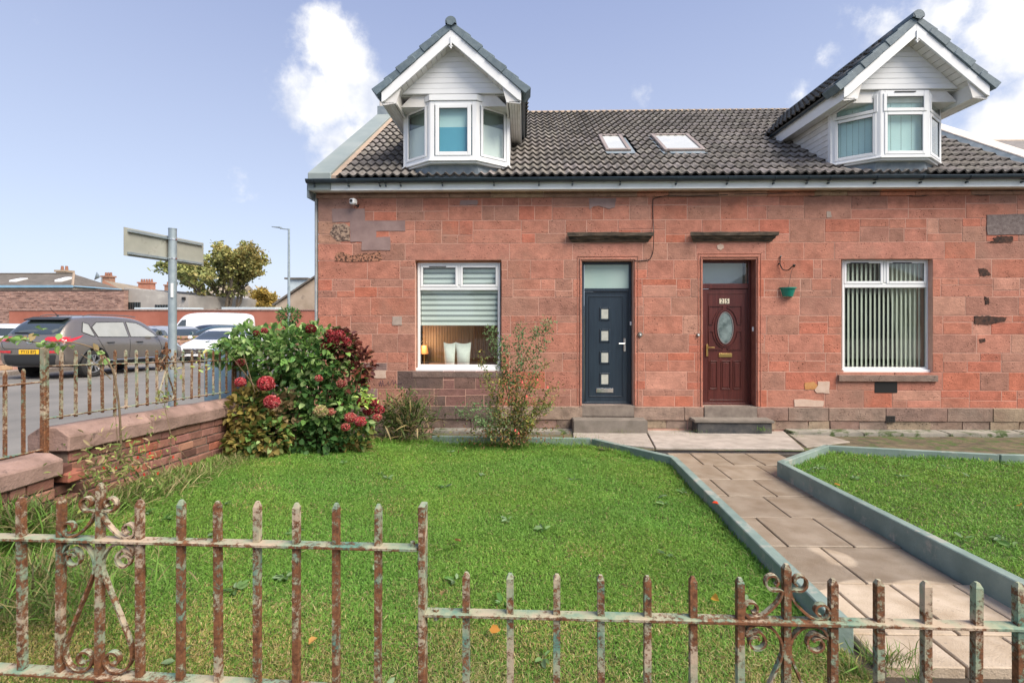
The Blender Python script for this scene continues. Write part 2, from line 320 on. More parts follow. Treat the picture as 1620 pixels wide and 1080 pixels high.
M_stepdark = MAT('dark_step_paint', (.025,.03,.035), (.09,.085,.08), .7, 5, bump=.3)
M_ledge = MAT('mossy_concrete', (.20,.19,.16), (.30,.28,.24), .9, 3, bump=.4, var2=((.055,.085,.025), 4, .52))
M_moss = MAT('mossy_dirt', (.06,.048,.03), (.15,.12,.07), .95, 6, bump=.8, bscale=30, var2=((.05,.09,.015), 5, .52))
M_soil = MAT('dark_soil', (.025,.02,.015), (.06,.045,.03), .95, 9, bump=1, bscale=30)
M_teal = MAT('teal_painted_timber', (.14,.20,.18), (.22,.29,.26), .75, 3, bump=.3, bscale=50, stretch=(1,1,1), var2=((.30,.31,.27), 4, .56))
M_iron = IRON()
M_brick = MAT('old_red_brick', (.19,.09,.068), (.32,.155,.115), .9, 7, bump=.6, bscale=45, objcol=True, var2=((.09,.055,.04), 9, .60))
M_brickmortar = MAT('dark_old_mortar', (.10,.07,.055), (.20,.15,.12), .95, 12, bump=.6)
M_coping = MAT('weathered_coping_stone', (.20,.13,.105), (.34,.225,.19), .92, 5, bump=.8, bscale=40, var2=((.13,.09,.075), 11, .60), rnd=.06)
M_asphalt = MAT('asphalt', (.155,.15,.14), (.215,.205,.19), .9, .8, bump=.5, bscale=160, var2=((.12,.12,.118), 70, .58))
M_black = MAT('black_plastic', (.012,.012,.013), rough=.45)
M_soot = MAT('black_weathering', (.018,.012,.010), (.10,.045,.03), .95, 20, bump=.5)
M_render = MAT('grey_patch_render', (.23,.155,.145), (.30,.21,.195), .92, 4, bump=.3)
M_leaf = LEAF('foliage'); M_grass = LEAF('grass_blades')
M_stem = MAT('brown_stem', (.13,.09,.05), (.22,.16,.10), .85, 20)
M_bark = MAT('tree_bark', (.09,.075,.055), (.16,.13,.10), .9, 4, bump=.5, bscale=20)
M_galv = MAT('galvanised_steel', (.24,.30,.34), (.33,.39,.42), .5, 9, metal=.35, bump=.1)
M_signback = MAT('sign_back', (.30,.31,.27), (.40,.40,.35), .6, 2.5, var2=((.24,.24,.20), 6, .6))

# ---------------- ground ----------------
def zroad(y): return .90-.04*min(y, 40)
def zplane(y): return .65-.079*min(y, 8.47)
def zlawn(x, y):
    t = min(max((-x-.9)/2.6, 0), 1); return zplane(y)+.19*t*t*(3-2*t)-.02
def grid(name, x0, x1, y0, y1, nx, ny, fz, mat, kind='structure'):
    mb = MB(); xs = np.linspace(x0, x1, nx+1); ys = np.linspace(y0, y1, ny+1)
    vs = [(x, y, fz(x, y)) for y in ys for x in xs]
    fs = [(j*(nx+1)+i, j*(nx+1)+i+1, (j+1)*(nx+1)+i+1, (j+1)*(nx+1)+i) for j in range(ny) for i in range(nx)]
    return mb.add(vs, fs).build(name, mat, kind=kind, smooth=True, local=True)
M_field = MAT('far_ground', (.10,.11,.06), (.16,.15,.10), .95, .05)
grid('ground', -900, 900, -600, 1200, 6, 6, lambda x, y: -1.2, M_field)
grid('road', -14.0, -3.86, -12, 41, 4, 60, lambda x, y: zroad(y), M_asphalt)
grid('front_road', -3.86, 30, -12, .95, 4, 4, lambda x, y: .58, M_asphalt)
grid('pavement', -14.9, -14.0, -12, 37, 1, 60, lambda x, y: zroad(y)+.10, MAT('pavement_slabs', (.24,.22,.20), (.30,.28,.25), .9, 3, bump=.3))
grid('car_park_surface', -75, -14.9, 4, 41, 4, 20, lambda x, y: zroad(y)+.02, M_asphalt)
k = 0
for y in np.arange(6, 37, .92):
    z = zroad(y+.46)
    MB().box(-14.13, -13.98, y, y+.905, z-.1, z+.115).build('kerb_stone', MAT('kerb_granite', (.24,.20,.17), (.34,.29,.25), .85, 20) if k == 0 else bpy.data.materials['kerb_granite'], kind='structure', bevel=.012, local=True); k += 1
M_turf = MAT('turf_soil', (.035,.055,.012), (.075,.085,.025), .95, 6, bump=.8, bscale=30)
grid('garden_soil', -3.6, 12, 1.45, 8.5, 40, 30, lambda x, y: zlawn(x, y)-.03, M_soil)

# ---------------- the two cottages ----------------
YW = 8.47
XL = xz(503, 400, YW)[0]; XB = xz(1057, 400, YW)[0]; XE = xz(1652, 400, YW)[0]; XEND = XE+4.2
X = lambda px, Y=YW: xz(px, 500, Y)[0]
Z = lambda py, Y=YW, px=1050: xz(px, py, Y)[1]
houseL = empty('sandstone_cottage', (XL, YW, 0), 'left end sandstone cottage with the navy door and the smaller-looking left dormer', 'house', 'cottages of the sandstone terrace')
houseR = empty('sandstone_cottage', (XB, YW, 0), 'red sandstone cottage with the dark red door numbered 25 and the right-hand dormer', 'house', 'cottages of the sandstone terrace')
houseE = empty('sandstone_cottage', (XE, YW, 0), 'sandstone cottage cut off by the right edge with a lower striped roof', 'house', 'cottages of the sandstone terrace')
def HOUSE(x): return houseL if x < XB else (houseR if x < XE else houseE)

zt, zb = Z(311), Z(643)
ops = {'wl': (X(657), X(793), Z(588), Z(411)), 'd1': (X(921), X(1002), Z(641), Z(412.5)), 'd2': (X(1112), X(1196), Z(642), Z(409)), 'wr': (X(1331), X(1475), Z(591), Z(405))}
# solid wall behind the facing stones
def backing(x0, x1, parent, holes):
    mb = MB(); xs = sorted({x0, x1, *[h[0]-.004 for h in holes], *[h[1]+.004 for h in holes]})
    for a, b in zip(xs, xs[1:]):
        hs = [h for h in holes if h[0]-.004 <= (a+b)/2 <= h[1]+.004]
        if hs: mb.box(a, b, YW-.0008, YW+.42, -.15, hs[0][2]-.004); mb.box(a, b, YW-.0008, YW+.42, hs[0][3]+.004, Z(299))
        else: mb.box(a, b, YW-.0008, YW+.42, -.15, Z(299))
    mb.build('wall', M_mortar, parent)
backing(XL+.02, XB, houseL, [ops['wl'], ops['d1']]); backing(XB, XE, houseR, [ops['d2'], ops['wr']]); backing(XE, XEND, houseE, [])
# gable and back walls
MB().box(XL+.01, XL+.3, YW+.42, 16.7, -.5, 4.25).prism([(0,0)],0,0) if False else None
g = MB(); 
for (a, b, par) in ((XL+.02, XL+.32, houseL), (XB-.1, XB+.1, houseR), (XE-.12, XE+.12, houseE)):
    m = MB(); n = [(YW+.42,-.5),(16.7,-.5),(16.7,4.2),(12.6,7.05),(YW+.42,4.3)]
    m.add([(a,y,z) for y,z in n]+[(b,y,z) for y,z in n], [(0,1,2,3,4),(9,8,7,6,5)]+[(i,5+i,5+(i+1)%5,(i+1)%5) for i in range(5)])
    m.build('gable_wall', M_mortar, par)

SAL = [(.42,.178,.125),(.43,.185,.13),(.41,.17,.118),(.44,.192,.135),(.42,.18,.128),(.43,.17,.115),(.45,.198,.142),(.41,.175,.126)]
BRN = [(.34,.17,.125),(.37,.18,.13),(.355,.172,.128),(.38,.19,.14)]
RED = [(.44,.15,.095),(.43,.15,.10),(.45,.165,.11)]
PAL = [(.46,.24,.175),(.46,.225,.165)]
def stonecol(px, py):
    r = random.random()
    dark = (640 < px < 790 and py > 590); grey = 560 < px < 600 and 575 < py < 625
    if px < 545 and 313 < py < 395: return random.choice([(.36,.20,.14),(.42,.23,.16),(.34,.19,.15)])
    if dark: return random.choice([(.15,.10,.085),(.19,.115,.095),(.13,.09,.08),(.22,.115,.10)])
    if grey: return (.24,.165,.15)
    if py > 600 and r < .35: return random.choice(RED)
    c = random.choice(SAL if r < .62 else BRN if r < .86 else RED if r < .96 else PAL)
    return c
def topx(x, z, Y=YW):
    d = Vector((x, Y, z-CAM_Z)); c, s = math.cos(YAW), math.sin(YAW)
    dep = -d.x*s+d.y*c; lat = d.x*c+d.y*s
    return 810+F*lat/dep, HOR-F*d.z/dep
nst = [0]
def stone(x0, x1, z0, z1, depth=.15, out=None, mat=None, col=None, j=.0048, name='stone', parent=None, jag=0.):
    if x1-x0 < .03 or z1-z0 < .02: return
    y0 = YW-(random.uniform(.0026, .007) if out is None else out)
    mb = MB().box(x0+j, x1-j, y0, YW+depth, z0+j, z1-j)
    if jag:
        for k, p in enumerate(mb.v): mb.v[k] = Vector((p.x+random.uniform(-jag,jag), p.y+random.uniform(-jag,jag), p.z+random.uniform(-jag,jag)))
    cx = (x0+x1)/2; px, py = topx(cx, (z0+z1)/2)
    c = col or stonecol(px, py); v = random.uniform(.92, 1.06)
    o = mb.build(name, mat or M_stone, parent or HOUSE(cx), bevel=.003, color=[q*v for q in c], center=True); nst[0] += 1
    return o
def fill(x0, x1, z0, z1, typ, el=False, er=False):
    """stones from x0 to x1; el/er: that end is an opening's jamb"""
    x = x0; first = True
    while x < x1-.001:
        w = random.uniform(.42, 1.0) if typ == 'F' else random.uniform(.45, 1.0)
        if (first and el) and typ == 'S': w = random.uniform(.14, .22)
        if x+w > x1-.2: w = x1-x
        if er and typ == 'S' and x+w >= x1-.001 and w > .45:      # keep a full-height jamb stone at the far end
            j = random.uniform(.14, .22); cell(x, x1-j, z0, z1, typ); stone(x1-j, x1, z0, z1); return
        if first and el and typ == 'S': stone(x, x+w, z0, z1)
        else: cell(x, x+w, z0, z1, typ)
        x += w; first = False
def cell(a, b, z0, z1, typ):
    w = b-a
    if typ == 'F' and w > .3:
        if random.random() < .13:
            m = a+w*random.uniform(.2,.35); zz = z0+(z1-z0)*.5; stone(a, m, z0, zz); stone(a, m, zz, z1); stone(m, b, z0, z1)
        else: stone(a, b, z0, z1)
        return
    r = random.random()
    if w < .2 or r < .16: stone(a, b, z0, z1); return
    s = z0+(z1-z0)*random.choice([.36,.42,.58,.64])
    for (q0, q1) in ((z0, s), (s, z1)):
        if w > .5 and random.random() < .62:
            m = a+w*random.uniform(.3,.7); stone(a, m, q0, q1); stone(m, b, q0, q1)
        else: stone(a, b, q0, q1)
ys = [311.5,347.5,384,411,441,470,499,528.5,557.7,587.5,616,643]; typs = ['S','S','L','F','S','F','S','F','S','F','S']
lintels = {'wl': (X(641), X(806)), 'd1': (X(906), X(1017)), 'd2': (X(1101), X(1211)), 'wr': (X(1320), X(1494))}
for (ya, yb), typ in zip(zip(ys, ys[1:]), typs):
    z1, z0 = Z(ya), Z(yb); obs = []
    for k, (a, b, o0, o1) in ops.items():
        if typ == 'L': obs.append((*lintels[k], k))
        elif o0 < (z0+z1)/2 < o1: obs.append((a, b, k))
    x = XL; el = False
    for a, b, k in obs+[(XB, XB, 'p'), ]: pass
    cuts = sorted(obs, key=lambda q: q[0])
    for a, b, k in cuts+[(XEND, XEND, None)]:
        segs = [(x, a)]
        for bd in (XE,):
            segs = [s2 for s in segs for s2 in ([s] if not s[0] < bd < s[1] else [(s[0], bd), (bd, s[1])])]
        for i, (s0, s1) in enumerate(segs):
            fill(s0, s1, z0, z1, 'F' if typ == 'L' else typ, el and i == 0 and typ != 'L', k is not None and i == len(segs)-1 and typ != 'L')
        if typ == 'L' and k:
            o = stone(a, b, z0, z1, col=(.43,.19,.14) if k[0] == 'w' else (.47,.21,.155), name='lintel')
        x = b; el = True
# window and door heads whose opening starts above the course line, and aprons between sill and course
for k in ('d2', 'wr'):
    a, b, o0, o1 = ops[k]
# moulded eaves band, two members in long stones
for (a, b, par) in ((XL-.02, XB, houseL), (XB, XE, houseR), (XE, XEND, houseE)):
    x = a
    while x < b-.01:
        w = random.uniform(.55, .95); w = b-x if x+w > b-.3 else w
        c = random.choice([(.48,.20,.13),(.42,.19,.13),(.33,.20,.15),(.45,.26,.19),(.30,.19,.14),(.20,.14,.11),(.36,.25,.17)]) 
        zc = Z(305.5)
        prof = [(YW+.1, Z(311.5)), (YW-.034, Z(311.5)), (YW-.040, zc-.012), (YW-.012, zc-.004), (YW-.012, zc+.008), (YW-.075, zc+.016), (YW-.09, zc+.03), (YW-.095, Z(299)), (YW+.1, Z(299))]
        mb = MB(); dz = random.uniform(-.004,.004); mb.add([(x+.003,y+random.uniform(-.004,.004),z+dz) for y,z in prof]+[(x+w-.003,y+random.uniform(-.004,.004),z+dz) for y,z in prof], [tuple(range(8,-1,-1)),tuple(range(9,18))]+[(i,(i+1)%9,9+(i+1)%9,9+i) for i in range(9)])
        mb.build('eaves_stone', M_plinth, par, color=c, center=True); x += w
# plinth: dressed base course, rough footing stones, ledge
def run(x0, x1, z0, z1, out, cols, wr, name='plinth_stone', jag=0, mat=None):
    x = x0
    while x < x1-.01:
        w = random.uniform(*wr); w = x1-x if x+w > x1-wr[0]*.6 else w
        stone(x, x+w, z0, z1, out=out+random.uniform(-.004,.004), mat=mat or M_plinth, col=random.choice(cols), name=name, jag=jag); x += w
GP = [(.27,.20,.155),(.30,.215,.17),(.24,.18,.145),(.31,.24,.17),(.25,.165,.135)]
DP = [(.15,.11,.095),(.19,.135,.11)]
for a, b, cc in ((XL, X(790), DP), (X(790), ops['d1'][0], GP), (ops['d1'][1], ops['d2'][0], GP), (ops['d2'][1], XE, GP), (XE, XEND, GP)):
    run(a, b, Z(664), Z(643), .035, cc, (.5, 1.1))
    run(a, b, Z(678), Z(664), .015, cc, (.25, .6), name='footing_stone', jag=.012)
# window margins: sills
stone(X(1324), X(1481), Z(602), Z(591.5), out=.05, col=(.20,.15,.125), mat=M_plinth, name='window_sill')
stone(X(652), X(797), Z(598), Z(588.5), out=.012, col=(.20,.145,.125), mat=M_plinth, name='window_sill')
# doorway architraves (raised fillets) and hood mouldings
for k, par in (('d1', houseL), ('d2', houseR)):
    a, b, o0, o1 = ops[k]
    for d, w, t in ((.02,.022,.020), (.075,.012,.012)):
        for s in (-1, 1):
            xx = (a-d-w, a-d) if s < 0 else (b+d, b+d+w)
            MB().box(xx[0], xx[1], YW-t, YW+.02, o0, o1+d-.0).build('architrave', M_stone, par, color=(.42,.17,.12), bevel=.004, center=True)
        MB().box(a-d-w, b+d+w, YW-t-.002, YW+.02, o1+d, o1+d+w).build('architrave', M_stone, par, color=(.40,.17,.12), bevel=.004, center=True)
for (pa, pb, par) in ((896, 1032, houseL), (1088, 1227, houseR)):
    x0, x1 = X(pa), X(pb); za, zc = Z(368.5), Z(383)
    prof = [(0, zc), (-.030, zc), (-.045, zc+.035), (-.075, zc+.05), (-.085, zc+.085), (-.12, zc+.095), (-.125, za-.01), (-.1, za), (0, za)]
    q = len(prof); mb = MB()
    n = 9
    vs = []
    for i in range(n+1):
        t = i/n; xx = x0+(x1-x0)*t
        for (y, z) in prof:
            e = (.5-abs(t-.5))*2; inset = min(1, (xx-x0)/.1, (x1-xx)/.1) if i in (0, n) else 1
            vs.append((xx+(0 if 0 < i < n else (1 if i == 0 else -1)*(.125+y)*.8), YW+y+random.uniform(-.006,.006)*(y < 0), z+random.uniform(-.005,.005)))
    fs = [(i*q+j, (i+1)*q+j, (i+1)*q+(j+1)%q, i*q+(j+1)%q) for i in range(n) for j in range(q)]+[tuple(range(q)), tuple(range((n+1)*q-1, n*q-1, -1))]
    mb.add(vs, fs).build('hood_moulding', MAT('blackened_hood_stone', (.022,.02,.015), (.12,.09,.065), .9, 6, bump=.6, stretch=(1,4,4), var2=((.38,.25,.18), 8, .64)) if pa == 896 else bpy.data.materials['blackened_hood_stone'], par, center=True)
# thin patches on the stone: render repairs, black weathering, eroded stones
def patch(poly, mat, parent, name, t=.012, label=None, out=None, color=None):
    y0 = YW-(t if out is None else out)
    pts = []
    for i, (px, py) in enumerate(poly):
        qx, qy = poly[(i+1) % len(poly)]
        n_ = 9 if mat is M_soot else 4; jt = .75 if mat is M_soot else .5
        for k in range(n_):
            f = k/n_; pts.append((px+(qx-px)*f+random.uniform(-jt,jt), py+(qy-py)*f+random.uniform(-jt,jt)))
    pts = [(X(a), Z(b)) for a, b in pts]
    MB().prism(pts, y0, YW+.004).build(name, mat, parent, label=label, color=color, center=True)
z5 = lambda L_, ox, oy, s=5.4: [(ox+a/s, oy+b/s) for a, b in L_]
patch(z5([(140,205),(418,205),(418,310),(762,310),(762,400),(515,400),(515,450),(635,450),(635,565),(392,565),(392,490),(293,490),(293,320),(140,320)], 500, 290), M_render, houseL, 'render_patch', .013)
patch(z5([(1235,140),(1375,137),(1388,155),(1375,178),(1225,178)], 500, 290), M_render, houseL, 'render_patch', .013)
patch(z5([(815,125),(1050,125),(1040,205),(990,217),(900,190),(860,195),(825,222)], 780, 290), M_render, houseL, 'render_patch', .013)
patch(z5([(1295,285),(1600,275),(1640,285),(1640,450),(1300,450)], 1320, 290), MAT('dark_grey_block', (.13,.10,.095), (.22,.18,.17), .95, 18, bump=.8), houseR, 'dark_block', .016)
patch(z5([(1350,480),(1390,465),(1520,462),(1522,510),(1400,517),(1300,512),(1370,500)], 1320, 290), M_soot, houseR, 'eroded_hollow', .012)
patch(z5([(1228,728),(1290,735),(1335,785),(1280,798),(1240,795)], 1320, 290), M_soot, houseR, 'eroded_hollow', .012)
patch(z5([(1278,975),(1315,980),(1320,1030),(1290,1035)], 1320, 290), M_soot, houseR, 'eroded_hollow', .012)
patch(z5([(1037,140),(1150,140),(1275,150),(1265,175),(1140,205),(1037,195)], 1320, 470, 4.697), M_soot, houseR, 'eroded_hollow', .012)
patch(z5([(1072,308),(1115,303),(1120,325),(1080,335)], 1320, 470, 4.697), M_soot, houseR, 'eroded_hollow', .012)
patch(z5([(1090,630),(1160,625),(1190,650),(1170,680),(1095,680)], 1040, 470, 4.697), MAT('ochre_core_stone', (.42,.19,.06), (.50,.26,.10), .95, 12, bump=.5), houseR, 'eroded_stone', .012)
patch(z5([(1190,622),(1275,622),(1275,710),(1180,705),(1165,682),(1192,655)], 1040, 470, 4.697), MAT('pale_mortar_repair', (.50,.36,.28), (.56,.43,.35), .95, 12, bump=.4), houseR, 'mortar_repair', .013)
patch(z5([(1015,755),(1100,752),(1235,765),(1230,808),(1015,808)], 1040, 470, 4.697), bpy.data.materials['pale_mortar_repair'], houseR, 'mortar_repair', .013)
patch(z5([(568,143),(640,143),(640,208),(568,208)], 500, 470, 4.697), MAT('grey_mortar_repair', (.33,.26,.22), (.40,.32,.27), .95, 12), houseL, 'mortar_repair', .013)
patch(z5([(432,548),(520,546),(520,607),(432,605)], 500, 470, 4.697), bpy.data.materials['pale_mortar_repair'], houseL, 'mortar_repair', .013)
patch(z5([(160,625),(175,590),(220,575),(300,610),(400,590),(470,595),(545,575),(560,640),(545,660),(270,662),(165,655)], 500, 290), MAT('blackened_face', (.045,.022,.015), (.40,.19,.12), .95, 26, bump=.8, ramp=(.42,.56)), houseL, 'eroded_stone', .012)
patch(z5([(150,340),(240,330),(290,360),(290,485),(180,485),(120,420)], 500, 290), MAT('flaked_face', (.09,.06,.05), (.38,.27,.20), .95, 22, bump=.8, ramp=(.42,.58)), houseL, 'flaked_stone', .012)
patch([(1134,389),(1139,386),(1144,388),(1145,392),(1140,396),(1135,394)], bpy.data.materials['pale_mortar_repair'], houseR, 'mortar_repair', .012)
patch([(1307,336),(1314,336),(1315,345),(1308,346)], bpy.data.materials['grey_mortar_repair'], houseR, 'mortar_repair', .012)
# black painted vent and air brick under the right window
MB().box(X(1383), X(1419), YW-.012, YW+.02, Z(620), Z(602.5)).build('black_vent_panel', M_black, houseR, bevel=.004)
v = MB().box(X(1399), X(1413.5), YW-.045, YW, Z(665.5), Z(655)).build('air_brick', MAT('iron_vent', (.03,.025,.022), rough=.8), houseR, bevel=.003)
for i in range(4):
    for j in range(2): MB().box(X(1401)+i*.032, X(1401)+i*.032+.018, YW-.049, YW-.046, Z(664)+j*.05, Z(664)+j*.05+.035).build('slot', M_black, v)

# ---------------- windows ----------------
def bars(M, rects, y0, y1, name, mat, parent, bevel=.005, **kw):
    mb = MB(M)
    for a, b, c, d in rects: mb.box(a, b, y0, y1, c, d)
    return mb.build(name, mat, parent, bevel=bevel, **kw)
def frame_rects(a, b, c, d, w, wb=None):
    wb = w if wb is None else wb
    return [(a, a+w, c, d), (b-w, b, c, d), (a+w+.0005, b-w-.0005, d-w, d), (a+w+.0005, b-w-.0005, c, c+wb)]
def glazed(M, parent, a, b, c, d, y, glass=None, w=.03, sash=True, gask=True):
    """one light: sash ring, gasket, pane; a..b wide, c..d high, outer size"""
    if sash: bars(M, frame_rects(a, b, c, d, w), y-.012, y+.03, 'sash', M_upvc, parent, bevel=.006)
    i = w if sash else 0
    bars(M, frame_rects(a+i-.001, b-i+.001, c+i-.001, d-i+.001, .006), y+.0, y+.012, 'gasket', M_gasket, parent, bevel=0)
    MB(M).box(a+i, b-i, y+.004, y+.008, c+i, d-i).build('pane', glass or M_glass, parent)
Yf = YW+.095; XF = lambda p: X(p, Yf); ZF = lambda p, px=1050: Z(p, Yf, px)
# left window
wz = lambda p: ZF(p, 726)
ax, bx = XF(660.5), XF(791.5)
MI = Matrix.Identity(4)
wl = bars(MI, frame_rects(ax, bx, wz(586.5), wz(415.5), .045, .11)+[(ax+.046, bx-.046, wz(459), wz(452))], Yf, Yf+.07, 'window', M_upvc, houseL, label='white window with a striped zebra blind half down')
bars(MI, [((XF(724.7), XF(727.7), wz(451), wz(419)))], Yf-.002, Yf+.06, 'mullion', M_upvc, wl)
glazed(MI, wl, XF(665.2), XF(724.4), wz(454), wz(419.5), Yf+.004, w=.045); glazed(MI, wl, XF(728), XF(788), wz(454), wz(419.5), Yf+.004, w=.045)
glazed(MI, wl, XF(666), XF(787), wz(573.5), wz(458.5), Yf+.016, sash=False)
MB().box(XF(679), XF(706), Yf-.02, Yf, wz(422.4), wz(421)).build('trickle_vent', M_gasket, wl)
MB().box(XF(658.5), XF(793), Yf-.05, Yf+.02, wz(588.5), wz(582)).build('window_ledge', M_upvc, wl, bevel=.008)
yb = Yf+.085; k = 0
zz = wz(425); zend = Z(512.6, yb, 726)
while zz > zend+.02:
    n = max(zz-(.055 if k % 2 == 0 else .04), zend)
    MB().box(XF(664), XF(789), yb, yb+.004, n, zz).build('blind_stripe', M_blind_w if k % 2 == 0 else M_blind_d, wl); zz = n; k += 1
MB().box(XF(664), XF(789), yb-.008, yb+.012, zend-.022, zend-.001).build('blind_rail', M_blind_w, wl)
# right window
wr_ = lambda p: ZF(p, 1400)
ax, bx = XF(1332.5), XF(1470)
wr = bars(MI, frame_rects(ax, bx, wr_(590), wr_(410.5), .04, .1)+[(ax+.041, bx-.041, wr_(455), wr_(448))], Yf, Yf+.07, 'window', M_upvc, houseR, label='white window with open vertical blinds')
bars(MI, [(XF(1398), XF(1401.5), wr_(447), wr_(414))], Yf-.002, Yf+.06, 'mullion', M_upvc, wr)
glazed(MI, wr, XF(1335), XF(1397), wr_(449), wr_(412.5), Yf+.004, w=.045, glass=M_glass_strong); glazed(MI, wr, XF(1402), XF(1466), wr_(449), wr_(412.5), Yf+.004, w=.045, glass=M_glass_strong)
glazed(MI, wr, XF(1335.5), XF(1464), wr_(579), wr_(454.5), Yf+.016, sash=False, glass=M_glass_strong)
for a, b in ((1345,1373),(1412,1441)): MB().box(XF(a), XF(b), Yf-.02, Yf, wr_(416.8), wr_(415.3)).build('trickle_vent', M_gasket, wr)
MB().box(XF(1331), XF(1472), Yf-.05, Yf+.02, wr_(592.2), wr_(584)).build('window_ledge', M_upvc, wr, bevel=.008)
ns = 18
for i in range(ns):
    xc = XF(1337)+(XF(1464)-XF(1337))*(i+.5)/ns; c, s = math.cos(R(32)), math.sin(R(32)); h = .036
    MB().add([(xc-h*c, yb-h*s, wr_(581)), (xc+h*c, yb+h*s, wr_(581)), (xc+h*c, yb+h*s, wr_(412)), (xc-h*c, yb-h*s, wr_(412)),
              (xc-h*c+.002, yb-h*s, wr_(581)), (xc+h*c+.002, yb+h*s, wr_(581)), (xc+h*c+.002, yb+h*s, wr_(412)), (xc-h*c+.002, yb-h*s, wr_(412))], [(0,1,2,3),(7,6,5,4),(0,3,7,4),(1,5,6,2)]).build('blind_slat', M_cream, wr)
# curtains inside
def curtain(x0, x1, x2, z0, z1, y, parent, mat):
    mb = MB(); n = 26; vs = []
    for r in range(9):
        t = r/8; xe = x1+(x2-x1)*(1-t)**1.5
        for i in range(n+1): vs.append((xe+(x0-xe)*i/n, y+.03*math.sin(i*1.7), z1+(z0-z1)*t))
    mb.add(vs, [(r*(n+1)+i, r*(n+1)+i+1, (r+1)*(n+1)+i+1, (r+1)*(n+1)+i) for r in range(8) for i in range(n)]); mb.build('curtain', mat, parent, smooth=True)
curtain(XF(1470), XF(1438), XF(1418), wr_(588), wr_(408), YW+.36, wr, M_cream)
# rooms behind (walls, floor, ceiling)
def room(x0, x1, z0, z1, y1, parent, mat):
    y0 = YW+.425; mb = MB()
    mb.box(x0-.1, x0, y0, y1, z0, z1); mb.box(x1, x1+.1, y0, y1, z0, z1); mb.box(x0-.1, x1+.1, y1, y1+.1, z0-.1, z1+.1); mb.box(x0-.1, x1+.1, y0, y1-.001, z0-.1, z0-.001); mb.box(x0-.1, x1+.1, y0, y1-.001, z1+.001, z1+.1)
    mb.build('room', mat, parent)
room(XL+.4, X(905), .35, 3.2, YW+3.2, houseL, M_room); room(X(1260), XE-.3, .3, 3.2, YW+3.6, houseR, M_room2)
hb = MB()
for i in range(40):
    x = X(650)+i*.055; hb.box(x, x+.05, YW+1.0, YW+1.03, .6, 2.3)
bed = hb.build('headboard', M_brownwood, None, bevel=.004); tag(bed, 'tall brown panelled headboard behind the two cushions inside the left window', 'headboard')
for i, (a, b, lab) in enumerate(((702, 720.8, 'white cushion with pointed corners, the left one of two inside the left window'), (721.3, 745, 'white cushion with pointed corners, the right one of two inside the left window'))):
    Yc = YW+.34; x0, x1 = xz(a, 500, Yc)[0], xz(b, 500, Yc)[0]; z1 = xz(726, 541, Yc)[1]; z0 = xz(726, 578, Yc)[1]
    n = 10; mb = MB(); vs = []
    for r in range(9):
        t = r/8
        for q in range(n+1):
            s = q/n*2-1; hw = (x1-x0)/2*(1-.22*(1-t)**1.0+.02*t); top = z0+(z1-z0)*t-(.03*(1-s*s))*t
            vs.append(((x0+x1)/2+s*hw, Yc-.07*math.sqrt(max(0, 1-s*s))*math.sin(math.pi*min(t+.12, .97))-.005, top))
    m0 = len(vs); vs += [(x, 2*Yc-y, z) for x, y, z in vs]
    fs = [(r*(n+1)+i, r*(n+1)+i+1, (r+1)*(n+1)+i+1, (r+1)*(n+1)+i) for r in range(8) for i in range(n)]
    fs += [tuple(m0+j for j in reversed(f)) for f in fs]
    bd = [i for i in range(n+1)]+[r*(n+1)+n for r in range(1,9)]+[8*(n+1)+i for i in range(n-1,-1,-1)]+[r*(n+1) for r in range(7,0,-1)]
    fs += [(bd[i], bd[(i+1)%len(bd)], m0+bd[(i+1)%len(bd)], m0+bd[i]) for i in range(len(bd))]
    mb.add(vs, fs); tag(mb.build('cushion', M_cushion, None, smooth=True), lab, 'cushion', 'white cushions in the window')
Mlamp, t_, b_ = newmat('lamp_shade_glow'); b_.inputs['Base Color'].default_value = (.45,.22,.09,1); b_.inputs['Emission Color'].default_value = (1,.40,.12,1); b_.inputs['Emission Strength'].default_value = .12
lx, lz = xz(671, 552, YW+.8)
lamp = empty('table_lamp', (lx, YW+.8, lz-.35), 'lit orange table lamp at the left edge inside the left window', 'lamp')
mb = MB().cyl((lx, YW+.8, lz-.09), (lx, YW+.8, lz+.07), .09, .06, 16); mb.build('lamp_shade', Mlamp, lamp, smooth=True)
MB().cyl((lx, YW+.8, lz-.35), (lx, YW+.8, lz-.09), .02, .015).build('lamp_stand', M_brass, lamp, smooth=True)
MB().box(X(665), X(790), YW+.44, YW+1.0, .55, xz(726, 578, YW+.34)[1]-.01).build('bed_base', M_brownwood, bed)
lpd = bpy.data.lights.new('lamp_bulb', 'POINT'); lpd.energy = 7; lpd.color = (1, .62, .34); lpd.shadow_soft_size = .06; lpo = bpy.data.objects.new('lamp_bulb', lpd); COL.objects.link(lpo); lpo.location = (lx+.02, YW+.62, lz+.14)
pl, pll = newmat('room_light_warm')[0:2], None

